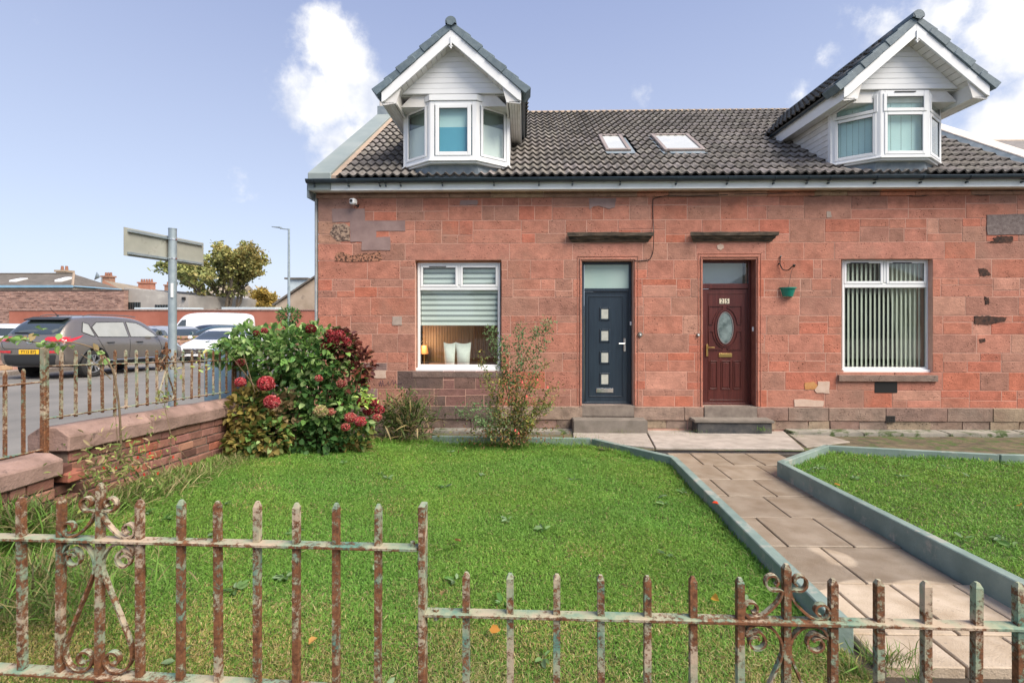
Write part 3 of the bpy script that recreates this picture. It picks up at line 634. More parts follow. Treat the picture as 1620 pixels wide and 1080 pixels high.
# ---------------- doors ----------------
def glyph(txt, h, mat, parent, loc, extrude=.001, rot=(R(90),0,0), name='lettering', sx=1, world=True, bold=0):
    cu = bpy.data.curves.new(name, 'FONT'); cu.body = txt; cu.size = h*1.4; cu.extrude = extrude; cu.align_x = 'CENTER'; cu.align_y = 'CENTER'; cu.offset = bold
    tmp = bpy.data.objects.new('t', cu); me = bpy.data.meshes.new_from_object(tmp); bpy.data.objects.remove(tmp); me.materials.append(mat)
    o = link(name, me, parent, Vector(loc)-(worldloc(parent) if world else Vector((0,0,0))), rot=rot); o.scale = (sx, 1, 1); return o
def ring(cx, cz, a, b, w, y0, y1, name, mat, parent, n=40, fillin=False):
    mb = MB(); vs = []
    for y in (y0, y1):
        for rr in (0, w):
            for i in range(n):
                t = 2*math.pi*i/n; vs.append((cx+(a-rr)*math.cos(t), y, cz+(b-rr)*math.sin(t)))
    fs = []
    for i in range(n):
        j = (i+1) % n
        fs += [(i, j, n+j, n+i), (2*n+i, 3*n+i, 3*n+j, 2*n+j), (i, 2*n+i, 2*n+j, j), (n+i, n+j, 3*n+j, 3*n+i)]
    mb.add(vs, fs); return mb.build(name, mat, parent, smooth=True)
# navy door
Yd = YW+.13; XD = lambda p: X(p, Yd); ZD = lambda p: Z(p, Yd, 960)
fr = bars(MI, frame_rects(ops['d1'][0]+.004, ops['d1'][1]-.004, ZD(640), ZD(414.5), .045)+[(XD(925), XD(995), ZD(461), ZD(456))], Yd, Yd+.07, 'door_frame', M_navy, houseL)
MB().box(XD(924.5), XD(996), Yd+.02, Yd+.026, ZD(456.5), ZD(415)).build('fanlight', M_frost, fr)
door = MB().box(XD(925), XD(995.5), Yd+.018, Yd+.06, ZD(637), ZD(461.3)).build('door', M_navy, houseL, bevel=.004, label='navy door with four small square panes')
bars(MI, frame_rects(XD(931.5), XD(985.5), ZD(627.5), ZD(468.5), .012), Yd+.008, Yd+.0185, 'panel_moulding', M_navy, door)
bars(MI, frame_rects(XD(927), XD(993), ZD(636), ZD(463), .01), Yd+.010, Yd+.0185, 'leaf_edge', M_navy, door)
for cy in (496.5, 531, 565.5, 599.8):
    bars(MI, frame_rects(XD(948.5), XD(965.5), ZD(cy+10.3), ZD(cy-10.3), .032), Yd+.004, Yd+.0185, 'pane_surround', M_navy, door, bevel=.008)
    MB().box(XD(951.6), XD(962.4), Yd+.010, Yd+.014, ZD(cy+7.6), ZD(cy-7.6)).build('square_pane', MAT('mirror_pane', (.40,.42,.38), (.50,.51,.46), .12, 14, spec=.9) if cy < 500 else bpy.data.materials['mirror_pane'], door)
MB().box(XD(943.7), XD(970.5), Yd+.006, Yd+.0185, ZD(621), ZD(614.2)).build('letterbox', M_chrome, door, bevel=.003)
h = MB().box(XD(986.8), XD(990.2), Yd+.004, Yd+.0185, ZD(556), ZD(535)).build('handle', M_chrome, door, bevel=.003)
MB().tube([(XD(988.5), Yd+.004, ZD(543)), (XD(988), Yd-.035, ZD(543)), (XD(985), Yd-.045, ZD(543)), (XD(978.5), Yd-.045, ZD(543))], .008, 8).build('lever', M_chrome, h, smooth=True)
MB().box(XD(996.2), XD(999), Yd-.02, Yd, ZD(514.5), ZD(508.5)).build('door_chime', M_upvc, fr, bevel=.004)
# dark red door
Yd = YW+.165; ZD = lambda p: Z(p, Yd, 1150)
dx0, dx1 = ops['d2'][0]+.004, ops['d2'][1]-.004
fr = bars(MI, frame_rects(dx0, dx1, ZD(641), ZD(412), .045)+[(dx0+.046, dx1-.046, ZD(456.5), ZD(448.5))], Yd, Yd+.07, 'door_frame', M_rosewood, houseR)
MB().box(dx0+.046, dx1-.046, Yd+.02, Yd+.024, ZD(449), ZD(415)).build('fanlight', M_glass_strong, fr)
MB().box(dx0+.02, dx1-.02, Yd+.3, Yd+.32, ZD(455), ZD(400)).build('fanlight_blind', M_blind_w, fr)
door = MB().box(dx0+.047, dx1-.047, Yd+.018, Yd+.06, ZD(638), ZD(457)).build('door', M_rosewood, houseR, bevel=.004, label='dark red wood-grain door with an oval pane and the number 25')
bars(MI, frame_rects(XD(1120.5), XD(1180), ZD(633), ZD(464), .01), Yd+.010, Yd+.0185, 'leaf_edge', M_rosewood, door)
def pm(pts, nm='panel_moulding'):
    P = [(XD(a), Yd+.012, ZD(b)) for a, b in pts]; MB().ribbon(P+[P[0]], .016, .012).build(nm, M_rosewood, door)
for a, b in ((1122.5,1135.5),(1141,1156.5),(1160,1173.5)):
    bars(MI, frame_rects(XD(a), XD(b), ZD(615.5), ZD(570.5), .014), Yd+.006, Yd+.0185, 'panel_moulding', M_rosewood, door, bevel=.005)
    MB().box(XD(a+2.6), XD(b-2.6), Yd+.010, Yd+.0185, ZD(612.5), ZD(573.5)).build('lower_panel', M_rosewood, door, bevel=.006)
ex, ez = XD(1147.8), ZD(518.5)
ring(ex, ez, .185, .33, .03, Yd+.004, Yd+.0185, 'oval_moulding', M_rosewood, door)
ring(ex, ez, .142, .285, .014, Yd-.001, Yd+.0185, 'oval_bead', MAT('grey_bead', (.20,.17,.17), rough=.4), door)
n = 36; MB().prism([(ex+.13*math.cos(2*math.pi*i/n), ez+.273*math.sin(2*math.pi*i/n)) for i in range(n)], Yd+.008, Yd+.012).build('oval_pane', MAT('textured_oval_glass', (.05,.08,.08), (.20,.26,.26), .08, 7, spec=1., bump=.25, bscale=40), door)
for sx in (-1, 1):
    for sz in (-1, 1):
        xo = ex+sx*.285; zo = ez+sz*.385; arc = []
        for k in range(8):
            t = R(10+70*k/7); arc.append((ex+sx*.22*math.cos(t), Yd+.012, ez+sz*.365*math.sin(t)*.98))
        arc = [p for p in arc]
        P = [(xo, Yd+.012, arc[0][2])]+arc+[(arc[-1][0], Yd+.012, zo), (xo, Yd+.012, zo)]
        MB().ribbon(P+[P[0]], .016, .012).build('panel_moulding', M_rosewood, door)
MB().box(XD(1137.5), XD(1158.5), Yd+.004, Yd+.0185, ZD(564.8), ZD(558.8)).build('letterbox', M_brass, door, bevel=.003)
h = MB().box(XD(1117.3), XD(1120.3), Yd-.006, Yd+.0185, ZD(563.5), ZD(545)).build('handle', M_brass, door, bevel=.003)
MB().tube([(XD(1118.8), Yd-.006, ZD(549)), (XD(1119), Yd-.04, ZD(549)), (XD(1121), Yd-.048, ZD(549)), (XD(1129), Yd-.048, ZD(549.4))], .008, 8).build('lever', M_brass, h, smooth=True)
for ch, c in (('2', 1142.3), ('5', 1150.6)):
    p = MB().box(XD(c-3.7), XD(c+3.7), Yd+.010, Yd+.0185, ZD(480.3), ZD(472.3)).build('number_plate', MAT('ivory_plate', (.66,.60,.46), rough=.4) if ch == '2' else bpy.data.materials['ivory_plate'], door, bevel=.002)
    glyph(ch, .072, M_black, p, (XD(c), Yd+.009, ZD(476.3)), bold=.0012, name='digit')
MB().box(ops['d2'][1]-.006-.02, ops['d2'][1]-.006, Yd-.10, Yd-.07, ZD(523.5), ZD(516.5)).build('door_chime', M_upvc, fr, bevel=.004)
MB().box(ops['d2'][1]-.0045, ops['d2'][1]+.003, YW+.01, Yd, ZD(641), ZD(410)).build('painted_reveal', M_reveal, houseR)
# steps and thresholds
def blk(x0, x1, y0, y1, z0, z1, name, mat, parent, bevel=.012, color=(1,1,1), **kw):
    return MB().box(x0, x1, y0, y1, z0, z1).build(name, mat, parent, bevel=bevel, color=color, center=True, seg=2, **kw)
M_thr = MAT('worn_threshold_stone', (.16,.13,.11), (.25,.21,.175), .9, 6, bump=.5, var2=((.62,.58,.54), 16, .68))
blk(X(919), X(1005), YW-.03, YW+.13, Z(659), Z(641.3), 'threshold', M_thr, houseL); blk(X(1113), X(1203), YW-.03, YW+.16, Z(660), Z(642.3), 'threshold', M_thr, houseR)
Ys = 8.17
blk(xz(907,0,Ys)[0], xz(1025,0,Ys)[0], Ys, YW-.02, -.05, xz(960,665,Ys)[1], 'doorstep', M_concrete, houseL, color=(.48,.45,.42))
s2 = blk(xz(1100,0,Ys)[0]+.04, xz(1228,0,Ys)[0]-.05, Ys+.03, YW-.02, -.05, xz(1160,669.5,Ys)[1], 'doorstep', M_stepdark, houseR)
blk(xz(1099,0,Ys)[0], xz(1226,0,Ys)[0], Ys, YW-.02, xz(1160,669.3,Ys)[1], xz(1160,665,Ys)[1], 'tread', M_concrete, s2, color=(.5,.47,.44))
# ---------------- roof ----------------
RY0, RZ0, RY1, RZ1 = 8.24, 4.385, 12.6, 7.3
PITCH = math.atan2(RZ1-RZ0, RY1-RY0); SL = math.hypot(RZ1-RZ0, RY1-RY0)
roofz = lambda y: RZ0+(y-RY0)*math.tan(PITCH)
DX = [-1.18, 6.32]; DW = 1.19; DEZ = 5.785; DAZ = 6.84; DYF = 7.92; BYC = 8.15; BYS = 8.58; BW = .947; BC = .394; CHK = .93
for a, b, par, top in ((XL-.02, XB, houseL, RZ1), (XB, XE, houseR, RZ1), (XE, XEND, houseE, 6.45)):
    mb = MB(); sl = (top-RZ0)/(RY1-RY0)
    n = [(RY0+.03, RZ0-.05), (RY1, top-.06), (17.0, RZ0-.1), (17.0, RZ0-.2), (RY1, top-.18), (RY0+.03, RZ0-.17)]
    mb.add([(a,y,z) for y,z in n]+[(b,y,z) for y,z in n], [(0,1,2,3,4,5),(11,10,9,8,7,6)]+[(i,6+i,6+(i+1)%6,(i+1)%6) for i in range(6)])
    mb.build('roof', M_roofunder, par)
# double-roll tile, nose at the origin, running up the slope
M_tilenose = MAT('shaded_tile_edge', (.055,.05,.045), (.10,.09,.08), .9, 9)  # noses coloured darker to paint in the shade lines between tile rows
def tile_mesh(tw=.30, tl=.345, wave=.046, thick=.02, name='tile'):
    me = bpy.data.meshes.new(name); n = 14; vs = []; fs = []
    prof = []
    for i in range(n+1):
        u = i/n; w = (math.cos(u*4*math.pi+math.pi)+1)/2; prof.append((u*tw-tw/2, wave*w**1.4))
    for (y, dz) in ((0, .044), (tl, .0)):
        for x, h in prof: vs.append((x, y, h+dz))
    for x, h in prof: vs.append((x, 0, h+.030-.016))
    m = n+1
    for i in range(n): fs += [(i, i+1, m+i+1, m+i), (2*m+i, 2*m+i+1, i+1, i)]
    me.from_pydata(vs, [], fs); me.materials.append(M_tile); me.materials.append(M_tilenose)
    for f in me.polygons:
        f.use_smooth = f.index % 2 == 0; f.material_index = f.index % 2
    return me
TM = tile_mesh()
def in_dormer(x, y):
    for dx in DX:
        if abs(x-dx) < CHK-.14 and y > 8.55:
            zr = roofz(y)
            if zr < DEZ+.05 or zr < DAZ-abs(x-dx)*1.0-.05: return True
        elif abs(x-dx) < DW-.05 and y > 8.5:
            zr = roofz(y); 
            if DEZ+.1 < zr < DAZ-abs(x-dx)*1.0-.1: return True
    return False
gauge = SL/17.0; sky_w = {'L': (XF(954), XF(999)), }
SKY = [(954, 1001, 218.5, 243), (1046, 1119, 217.5, 243)]
def solve_roof(px, py):      # pixel onto the roof plane
    d = DIR(px, py); tp = math.tan(PITCH); t = (RZ0-RY0*tp-CAM_Z)/(d.z-d.y*tp); return Vector((d.x*t, d.y*t, CAM_Z+d.z*t))
SKW = []
for a, b, yt, ybm in SKY:
    p0 = solve_roof((a+b)/2, ybm); p1 = solve_roof((a+b)/2, yt)
    xa, xb = solve_roof(a+4, ybm).x, solve_roof(b-3, ybm).x; SKW.append((xa, xb, p0.y, p1.y))
tiles = {id(houseL): [], id(houseR): []}
for row in range(17):
    s = row*gauge; y = RY0+s*math.cos(PITCH); z = RZ0+s*math.sin(PITCH)
    for par, a, b in ((houseL, XL+.42, XB), (houseR, XB, XE-.28)):
        n = int(round((b-a)/.30)); w = (b-a)/n
        for i in range(n):
            x = a+(i+.5)*w; ym = y+.15
            if in_dormer(x, ym): continue
            if any(xa-.02 < x < xb+.02 and ya-.05 < ym < y2+.05 for xa, xb, ya, y2 in SKW): continue
            tiles[id(par)].append((x, y, z, w/.30))
for par in (houseL, houseR):
    T = sorted(tiles[id(par)], key=lambda q: q[1]+.02*abs(q[0]))
    for (x, y, z, sx) in T[:300]:
        v = random.choice([random.uniform(.82, 1.12)]*6+[.68, 1.25]); wr_c = random.random()
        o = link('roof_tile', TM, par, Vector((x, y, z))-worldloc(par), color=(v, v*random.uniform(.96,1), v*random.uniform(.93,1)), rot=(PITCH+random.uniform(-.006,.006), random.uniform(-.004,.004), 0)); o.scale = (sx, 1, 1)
    if T[300:]:
        mb = MB()
        for (x, y, z, sx) in T[300:]:
            M = Matrix.Translation((x, y, z)) @ Matrix.Rotation(PITCH, 4, 'X') @ Matrix.Diagonal((sx, 1, 1, 1)); b0 = len(mb.v)
            mb.v += [M @ v.co for v in TM.vertices]; mb.f += [tuple(b0+i for i in p.vertices) for p in TM.polygons]
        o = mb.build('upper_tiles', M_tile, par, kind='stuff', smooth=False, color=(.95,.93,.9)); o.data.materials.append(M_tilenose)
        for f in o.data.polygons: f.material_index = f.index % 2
# ridge tiles
M_ridge = MAT('buff_ridge_tile', (.28,.21,.15), (.40,.31,.22), .85, 7, bump=.3)
def ridge_cap(x0, x1, y, z, r=.11):
    mb = MB(); n = 8; vs = []
    for x in (x0, x1):
        for i in range(n+1): t = math.pi*i/n; vs.append((x, y+r*1.15*math.cos(t), z-.05+r*.75*math.sin(t)))
    mb.add(vs, [(i, i+1, n+2+i, n+1+i) for i in range(n)]+[tuple(range(n, -1, -1)), tuple(range(n+1, 2*n+2))]); return mb
for par, a, b, zz in ((houseL, XL+.5, XB, RZ1), (houseR, XB, XE-.2, RZ1), (houseE, XE+.15, XEND, 6.45)):
    n = int((b-a)/.45)
    for i in range(n):
        w = (b-a)/n; ridge_cap(a+i*w+.003, a+(i+1)*w-.003, RY1, zz).build('ridge_tile', M_ridge, par, smooth=True, center=True)
# flat interlocking tiles of the roof beyond
mb = MB(); sl3 = math.atan2(6.45-RZ0, RY1-RY0)
M_flat = MAT('flat_grey_tile', (.15,.14,.13), (.22,.20,.19), .85, 8, bump=.4, rnd=.1)
for row in range(13):
    s = row*.36; y = RY0+s*math.cos(sl3); z = RZ0+s*math.sin(sl3)
    for i in range(12):
        x = XE+.16+i*.33
        if i > 11: continue
        MB(Matrix.Translation((x, y, z)) @ Matrix.Rotation(sl3, 4, 'X')).box(.003, .327, 0, .39, .006, .028).build('roof_tile', M_flat, houseE, center=False)
# skews
def skew(x0, x1, h0, h1, par, mat, name, pieces=1, top=None):
    ylo, yhi = RY0-.03, RY1+.02
    for k in range(pieces):
        ya, yb = ylo+(yhi-ylo)*k/pieces+.002, ylo+(yhi-ylo)*(k+1)/pieces-.002
        mb = MB(); vs = []
        for y in (ya, yb):
            z = roofz(y); vs += [(x0,y,z+h0-.2),(x1,y,z+h0-.2),(x1,y,z+h1),(x0,y,z+h1)]
        mb.add(vs, [(3,2,1,0),(4,5,6,7),(0,1,5,4),(1,2,6,5),(2,3,7,6),(3,0,4,7)]).build(name, mat, par, bevel=.012)
skew(XL-.07, XL+.33, 0, .11, houseL, M_skew, 'skew_covering')
MB().add([(XL+.33,RY0,RZ0-.05),(XL+.43,RY0,RZ0-.05),(XL+.43,RY1,RZ1-.02),(XL+.33,RY1,RZ1-.02),(XL+.33,RY0,RZ0+.05),(XL+.43,RY0,RZ0+.045),(XL+.43,RY1,RZ1+.05),(XL+.33,RY1,RZ1+.055)],[(0,3,2,1),(4,5,6,7),(0,1,5,4),(1,2,6,5),(2,3,7,6),(3,0,4,7)]).build('skew_fillet', MAT('buff_mortar_fillet', (.40,.30,.22), (.32,.25,.2), .9, 9), houseL)
skew(XE-.22, XE+.16, 0, .16, houseR, M_skewstone, 'skew_stone', 5)
MB().add([(XE-.30,RY0,RZ0-.05),(XE-.225,RY0,RZ0-.05),(XE-.225,RY1,RZ1-.02),(XE-.30,RY1,RZ1-.02),(XE-.30,RY0,RZ0+.06),(XE-.225,RY0,RZ0+.13),(XE-.225,RY1,RZ1+.13),(XE-.30,RY1,RZ1+.06)],[(0,3,2,1),(4,5,6,7),(0,1,5,4),(1,2,6,5),(2,3,7,6),(3,0,4,7)]).build('skew_flashing', M_lead, houseR)
# chimney on the left gable
ch = MB().box(XL-.02, XL+.95, 12.2, 13.1, 6.7, 7.62).build('chimney', MAT('pale_harling', (.52,.49,.45), (.60,.57,.53), .95, 20, bump=.5), houseL, bevel=.01)
MB().box(XL-.07, XL+1.0, 12.15, 13.15, 7.62, 7.7).build('chimney_cope', M_skewstone, ch, bevel=.01)
MB().box(XL-.05, XL+1.0, 12.12, 12.2, 6.95, 7.3).build('chimney_flashing', M_lead, ch)
# barge end and downpipe at the left corner
MB().box(XL-.085, XL-.055, RY0-.02, RY0+.35, 4.05, 4.33).build('verge_board', M_lead, houseL)
MB().box(XL-.055, XL-.012, YW-.02, YW+.05, -.1, Z(303)).build('corner_strip', MAT('grey_corner_strip', (.22,.24,.25), (.34,.36,.37), .5, 6), houseL, bevel=.01)
# fascia and gutter
def gutter(x0, x1, y, z, r, parent, brackets, mat=M_gutter):
    mb = MB(); n = 8; vs = []; 
    for x in (x0, x1):
        for rr in (r, r-.006):
            for i in range(n+1): t = math.pi+math.pi*i/n; vs.append((x, y+rr*math.cos(t), z+rr*math.sin(t)))
    m = n+1
    fs = [(i, i+1, 2*m+i+1, 2*m+i) for i in range(n)]+[(m+i+1, m+i, 3*m+i, 3*m+i+1) for i in range(n)]+[(0, 2*m, 3*m, m), (n, m+n, 3*m+n, 2*m+n)]
    fs += [(i+1, i, m+i, m+i+1) for i in range(n)]+[(2*m+i, 2*m+i+1, 3*m+i+1, 3*m+i) for i in range(n)]
    g = mb.add(vs, fs).build('gutter', mat, parent, smooth=True)
    MB().cyl((x0, y-r+.004, z+.002), (x1, y-r+.004, z+.002), .009, n=6).build('gutter_lip', mat, g, smooth=True)
    for x in brackets:
        b = MB(); P = [(x, y+.0+r*1.12*math.cos(math.pi+math.pi*i/8), z+r*1.12*math.sin(math.pi+math.pi*i/8)) for i in range(9)]
        b.ribbon(P, .022, .008, axis=Vector((1,0,0))).box(x-.01, x+.01, y+.01, y+.1, z-r-.05, z-r-.02).build('gutter_bracket', mat, g)
    return g
gy, gz = 8.17, xz(1050, 281.5, 8.17)[1]
gutter(XL-.07, XB, gy, gz, .058, houseL, [X(p) for p in (508,560,608,617,640,704,783,852,903,976)]); gutter(XB+.001, XE, gy, gz, .058, houseR, [X(p) for p in (1062,1140,1211,1262,1295,1366,1436,1507,1592)]); gutter(XE+.001, XEND, gy, gz, .058, houseE, [])
for par, a, b in ((houseL, XL-.05, XB-.001), (houseR, XB+.001, XE-.001), (houseE, XE+.001, XEND)):
    MB().box(a, b, gy+.062, gy+.082, xz(1050,298.5,gy+.06)[1], xz(1050,283,gy+.06)[1]).build('fascia', M_fascia, par, bevel=.003)
    MB().box(a, b, gy+.082, YW+.1, xz(1050,297.8,gy+.06)[1], xz(1050,296.5,gy+.06)[1]).build('soffit', M_upvc_dirty, par)
# skylights
for i, (xa, xb, ya, yb_) in enumerate(SKW):
    par = houseL if (xa+xb)/2 < XB else houseR
    def OB(x0, x1, s0, s1, h0, h1): 
        mb = MB(Matrix.Translation((0, ya, roofz(ya))) @ Matrix.Rotation(PITCH, 4, 'X')); return mb.box(x0, x1, s0, s1, h0, h1)
    Ls = (yb_-ya)/math.cos(PITCH)
    f = MB(Matrix.Translation((0, ya, roofz(ya))) @ Matrix.Rotation(PITCH, 4, 'X'))
    for q in ((xa, xa+.07, 0, Ls), (xb-.07, xb, 0, Ls), (xa+.0705, xb-.0705, 0, .08), (xa+.0705, xb-.0705, Ls-.07, Ls)): f.box(*q, -.04, .085)
    sk = f.build('skylight', MAT('brown_grey_skylight_frame', (.22,.18,.16), (.30,.25,.22), .4, 4) if i == 0 else bpy.data.materials['brown_grey_skylight_frame'], par, bevel=.006, label='small skylight nearer the left dormer' if i == 0 else 'wider skylight nearer the right dormer')
    OB(xa+.065, xb-.065, .075, Ls-.065, .055, .062).build('pane', MAT('skylight_glass', (.50,.52,.50), (.58,.60,.58), .04, 2, spec=1.) if i == 0 else bpy.data.materials['skylight_glass'], sk)
    OB(xa-.05, xb+.05, -.14, -.005, .035, .045).build('flashing_apron', M_lead, sk); OB(xa-.08, xa-.004, -.1, Ls+.05, .02, .03).build('flashing_side', M_lead, sk); OB(xb+.004, xb+.08, -.1, Ls+.05, .02, .03).build('flashing_side', M_lead, sk)

# ---------------- dormers ----------------
def dormer(xc, parent, right):
    Yb = 10.6
    zb_, zh = 4.60, 5.775          # bay underside and head
    zs = 5.58                       # soffit height
    # cheeks (core box of the dormer)
    body = MB().box(xc-CHK, xc+CHK, BYS+.17, Yb+1.9, 4.45, zs+.02)
    body.prism([(xc-CHK+.02, zs), (xc+CHK-.02, zs), (xc, zs+CHK-.04)], BYC+.06, 12.3)
    d = body.build('dormer', M_upvc_dirty, parent, label='dormer with a plain bay of tall panes and a teal lower panel' if not right else 'dormer with top lights and clad cheek')
    # horizontal cladding boards on both cheeks
    for s in (-1, 1):
        z = 4.5
        while z < zs-.02:
            h = .098; yend = min(RY0+(z+h-RZ0+.02)/math.tan(PITCH)+.0, Yb)
            x0 = xc+s*CHK; MB().box(min(x0, x0+s*.012), max(x0, x0+s*.012), BYS+.07, max(yend, BYS+.12), z, min(z+h, zs)).build('cheek_board', M_upvc_dirty, d, bevel=.004); z += .104
        MB().box(min(xc+s*(CHK-.02), xc+s*(CHK+.02)), max(xc+s*(CHK-.02), xc+s*(CHK+.02)), BYS-.01, BYS+.07, 4.5, zs).build('corner_post', M_upvc, d, bevel=.004)
    # gable triangle boards
    hb, nb, gb, ga = .87, 9, zh, zh+.80
    for i in range(nb):
        z0, z1 = gb+(ga-gb)*i/nb+.003, gb+(ga-gb)*(i+1)/nb; w0, w1 = hb*(1-i/nb), hb*(1-(i+1)/nb)
        MB().prism([(xc-w0, z0), (xc+w0, z0), (xc+w1, z1), (xc-w1, z1)], BYC+.0+.002*(i%2), BYC+.05).build('gable_board', M_upvc, d, bevel=.003 if i < nb-1 else 0)
    # soffit under the triangle, over the bay
    MB().box(xc-CHK-.02, xc+CHK+.02, BYC+.055, BYS+.05, zh-.016, zh-.002).build('head_soffit', M_upvc_dirty, d)
    # roof: two slopes as slabs
    sl = math.atan2(DAZ-DEZ, DW); Lr = math.hypot(DAZ-DEZ, DW)
    for s in (-1, 1):
        def P(t, y, off): # t 0..1 from apex down, off perpendicular
            return (xc+s*(t*DW+off*math.sin(sl)), y, DAZ-t*(DAZ-DEZ)+off*math.cos(sl))
        mb = MB(); vs = [P(t, y, o) for y in (DYF+.06, 12.4) for t, o in ((0,-.12),(1.0,-.12),(1.0,-.01),(0,-.01))]
        mb.add(vs, [(0,1,2,3),(7,6,5,4),(0,4,5,1),(1,5,6,2),(2,6,7,3),(3,7,4,0)]).build('roof_slope', M_roofunder, d)
        # verge tiles
        nv = 6
        for k in range(nv):
            t0, t1 = (k/nv)*.99+.03, ((k+1)/nv)*.99+.085; y0 = DYF-.030-.012*(k%2)
            prof = [P(t0, 0, -.09), P(t1, 0, -.088), P(t1, 0, .050), P(t0, 0, .014)]
            MB().add([(p[0], y0, p[2]) for p in prof]+[(p[0], y0+.36, p[2]) for p in prof], [(0,1,2,3),(7,6,5,4),(0,4,5,1),(1,5,6,2),(2,6,7,3),(3,7,4,0)]).build('verge_tile', M_dormtile, d, bevel=.008, color=[random.uniform(.88,1.1)]*3, seg=1, smooth=True)
        # roof tiles, running back (profiled like the main roof)
        ny = 14
        for r_ in range(5):
            for c_ in range(ny):
                t1 = (r_+1)/5*1.03; y0 = DYF+.33+c_*.30
                pm_ = P(t1, y0+.15, 0)
                if roofz(y0+.15) > pm_[2]+.12: continue
                # nose at t1, tile runs up slope
                X_ = Vector((0, -s, 0)) if s > 0 else Vector((0, 1, 0))
                U_ = Vector((-s*math.cos(sl), 0, math.sin(sl))); X_ = U_.cross(Vector((s*math.sin(sl),0,math.cos(sl)))); Nn = Vector((s*math.sin(sl),0,math.cos(sl)))
                M = Matrix((X_, U_, Nn)).transposed().to_4x4(); M.translation = Vector(pm_)
                o = link('dormer_tile', TM, d, color=(.55,.62,.68)); o.matrix_local = Matrix.Translation(-worldloc(d)) @ M
        # bargeboard, mitred at the apex, boxed at the foot
        th = .15
        pts = [(xc, DAZ-.115), (xc+s*(DW-.04), DEZ-.08), (xc+s*(DW-.04), DEZ-.08-.17), (xc+s*(DW-.10), DEZ-.08-.17+.03), (xc, DAZ-.115-.21)]
        MB().prism(pts, DYF-.012, DYF+.018).build('bargeboard', M_upvc, d, bevel=.004)
        # sloping verge soffit boards between bargeboard and gable
        nsb = 14
        for k in range(nsb):
            t0, t1 = k/nsb*.96, (k+1)/nsb*.96-.004
            q = [P(t0, 0, -.215), P(t1, 0, -.215), P(t1, 0, -.205), P(t0, 0, -.205)]
            MB().add([(p[0]*1.0, DYF+.02, p[2]) for p in q]+[(p[0], BYC+.05, p[2]) for p in q], [(0,1,2,3),(7,6,5,4),(0,4,5,1),(1,5,6,2),(2,6,7,3),(3,7,4,0)]).build('verge_soffit_board', M_upvc_dirty, d)
        # eave soffit and fascia running back to the roof
        x_in, x_out = xc+s*(CHK+.02), xc+s*(DW-.06); xs_ = sorted((x_in, x_out)); nb2 = 4
        for k in range(nb2):
            a = xs_[0]+(xs_[1]-xs_[0])*k/nb2; b = xs_[0]+(xs_[1]-xs_[0])*(k+1)/nb2-.004
            MB().box(a, b, DYF+.02, Yb-.3, 5.53, 5.54).build('eave_soffit_board', M_upvc_dirty, d)
        MB().box(*sorted((x_out, x_out+s*.018)), DYF+.02, Yb-.1, 5.515, DEZ-.035).build('eave_fascia', M_upvc, d)
        g = gutter(0, 1, 0, 0, .05, d, []) if False else None
        mb = MB(); n = 8; vs = []; gx, gz2, rr_ = x_out+s*.058, DEZ-.045, .036
        for y in (DYF+.0, Yb-.05):
            for i in range(n+1): t = math.pi+math.pi*i/n; vs.append((gx+rr_*math.cos(t), y, gz2+rr_*math.sin(t)))
        mb.add(vs, [(i, i+1, n+2+i, n+1+i) for i in range(n)]+[tuple(range(n+1))]); mb.build('eave_gutter', M_gutter, d, smooth=True)
        MB().box(*sorted((xc+s*(CHK-.03), xc+s*(CHK+.005))), DYF+.045, BYS+.1, 5.52, 5.88).build('eave_return_board', M_upvc_dirty, d)
        # boxed foot
        MB().prism([(xc+s*(DW-.06), 5.50), (xc+s*(DW-.06), DEZ-.1), (xc+s*(CHK-.12), DEZ+.1), (xc+s*(CHK-.02), 5.53)], DYF+.02, DYF+.04).build('boxed_eave_end', M_upvc_dirty, d)
    # apex ridge
    mb = MB(); n = 10
    for i in range(9):
        y0 = DYF-.06+i*.42
        if roofz(y0) > DAZ+.1: break
        vs = []
        for y in (y0, y0+.43):
            rr = .088 if i else .092
            for k in range(n+1): t = -.25+(math.pi+.5)*k/n; vs.append((xc+rr*math.cos(t), y, DAZ-.02+rr*math.sin(t)))
        MB().add(vs, [(k, k+1, n+2+k, n+1+k) for k in range(n)]+[tuple(range(n, -1, -1)), tuple(range(n+1, 2*n+2))]).build('ridge_tile', M_dormtile, d, smooth=True, color=(.9,.9,.9))
    MB().cyl((xc, DYF-.066, DAZ-.01), (xc, DYF-.05, DAZ-.01), .075, n=6).build('ridge_end_disc', M_dormtile, d)
    MB().box(xc-.012, xc+.012, DYF-.03, DYF-.012, DAZ-.44, DAZ-.24).box(xc-.035, xc+.035, DYF-.03, DYF-.013, DAZ-.41, DAZ-.395).build('finial', M_upvc, d, bevel=.003)
    # the bay: three facets
    P0 = [(xc-BW, BYS), (xc-BC, BYC), (xc+BC, BYC), (xc+BW, BYS)]
    poly = P0
    MB().prismz(poly+[(xc+BW, BYS+.1), (xc-BW, BYS+.1)], zb_-.0, zb_+.03).build('bay_base', M_upvc, d, bevel=.006)
    lead = [(xc-BW+.06, BYS), (xc-BC+.0, BYC+.09), (xc+BC, BYC+.09), (xc+BW-.06, BYS)]
    low = [(xc-BW+.0, BYS+.12), (xc-BC-.06, BYC+.12), (xc+BC+.06, BYC+.12), (xc+BW, BYS+.12)]
    mb = MB(); vs = [(x, y, zb_-.001) for x, y in lead]+[(x, y, 4.36) for x, y in low]
    mb.add(vs, [(0,1,5,4),(1,2,6,5),(2,3,7,6),(3,2,1,0),(4,5,6,7),(0,4,7,3)]).build('lead_apron', M_lead, d)
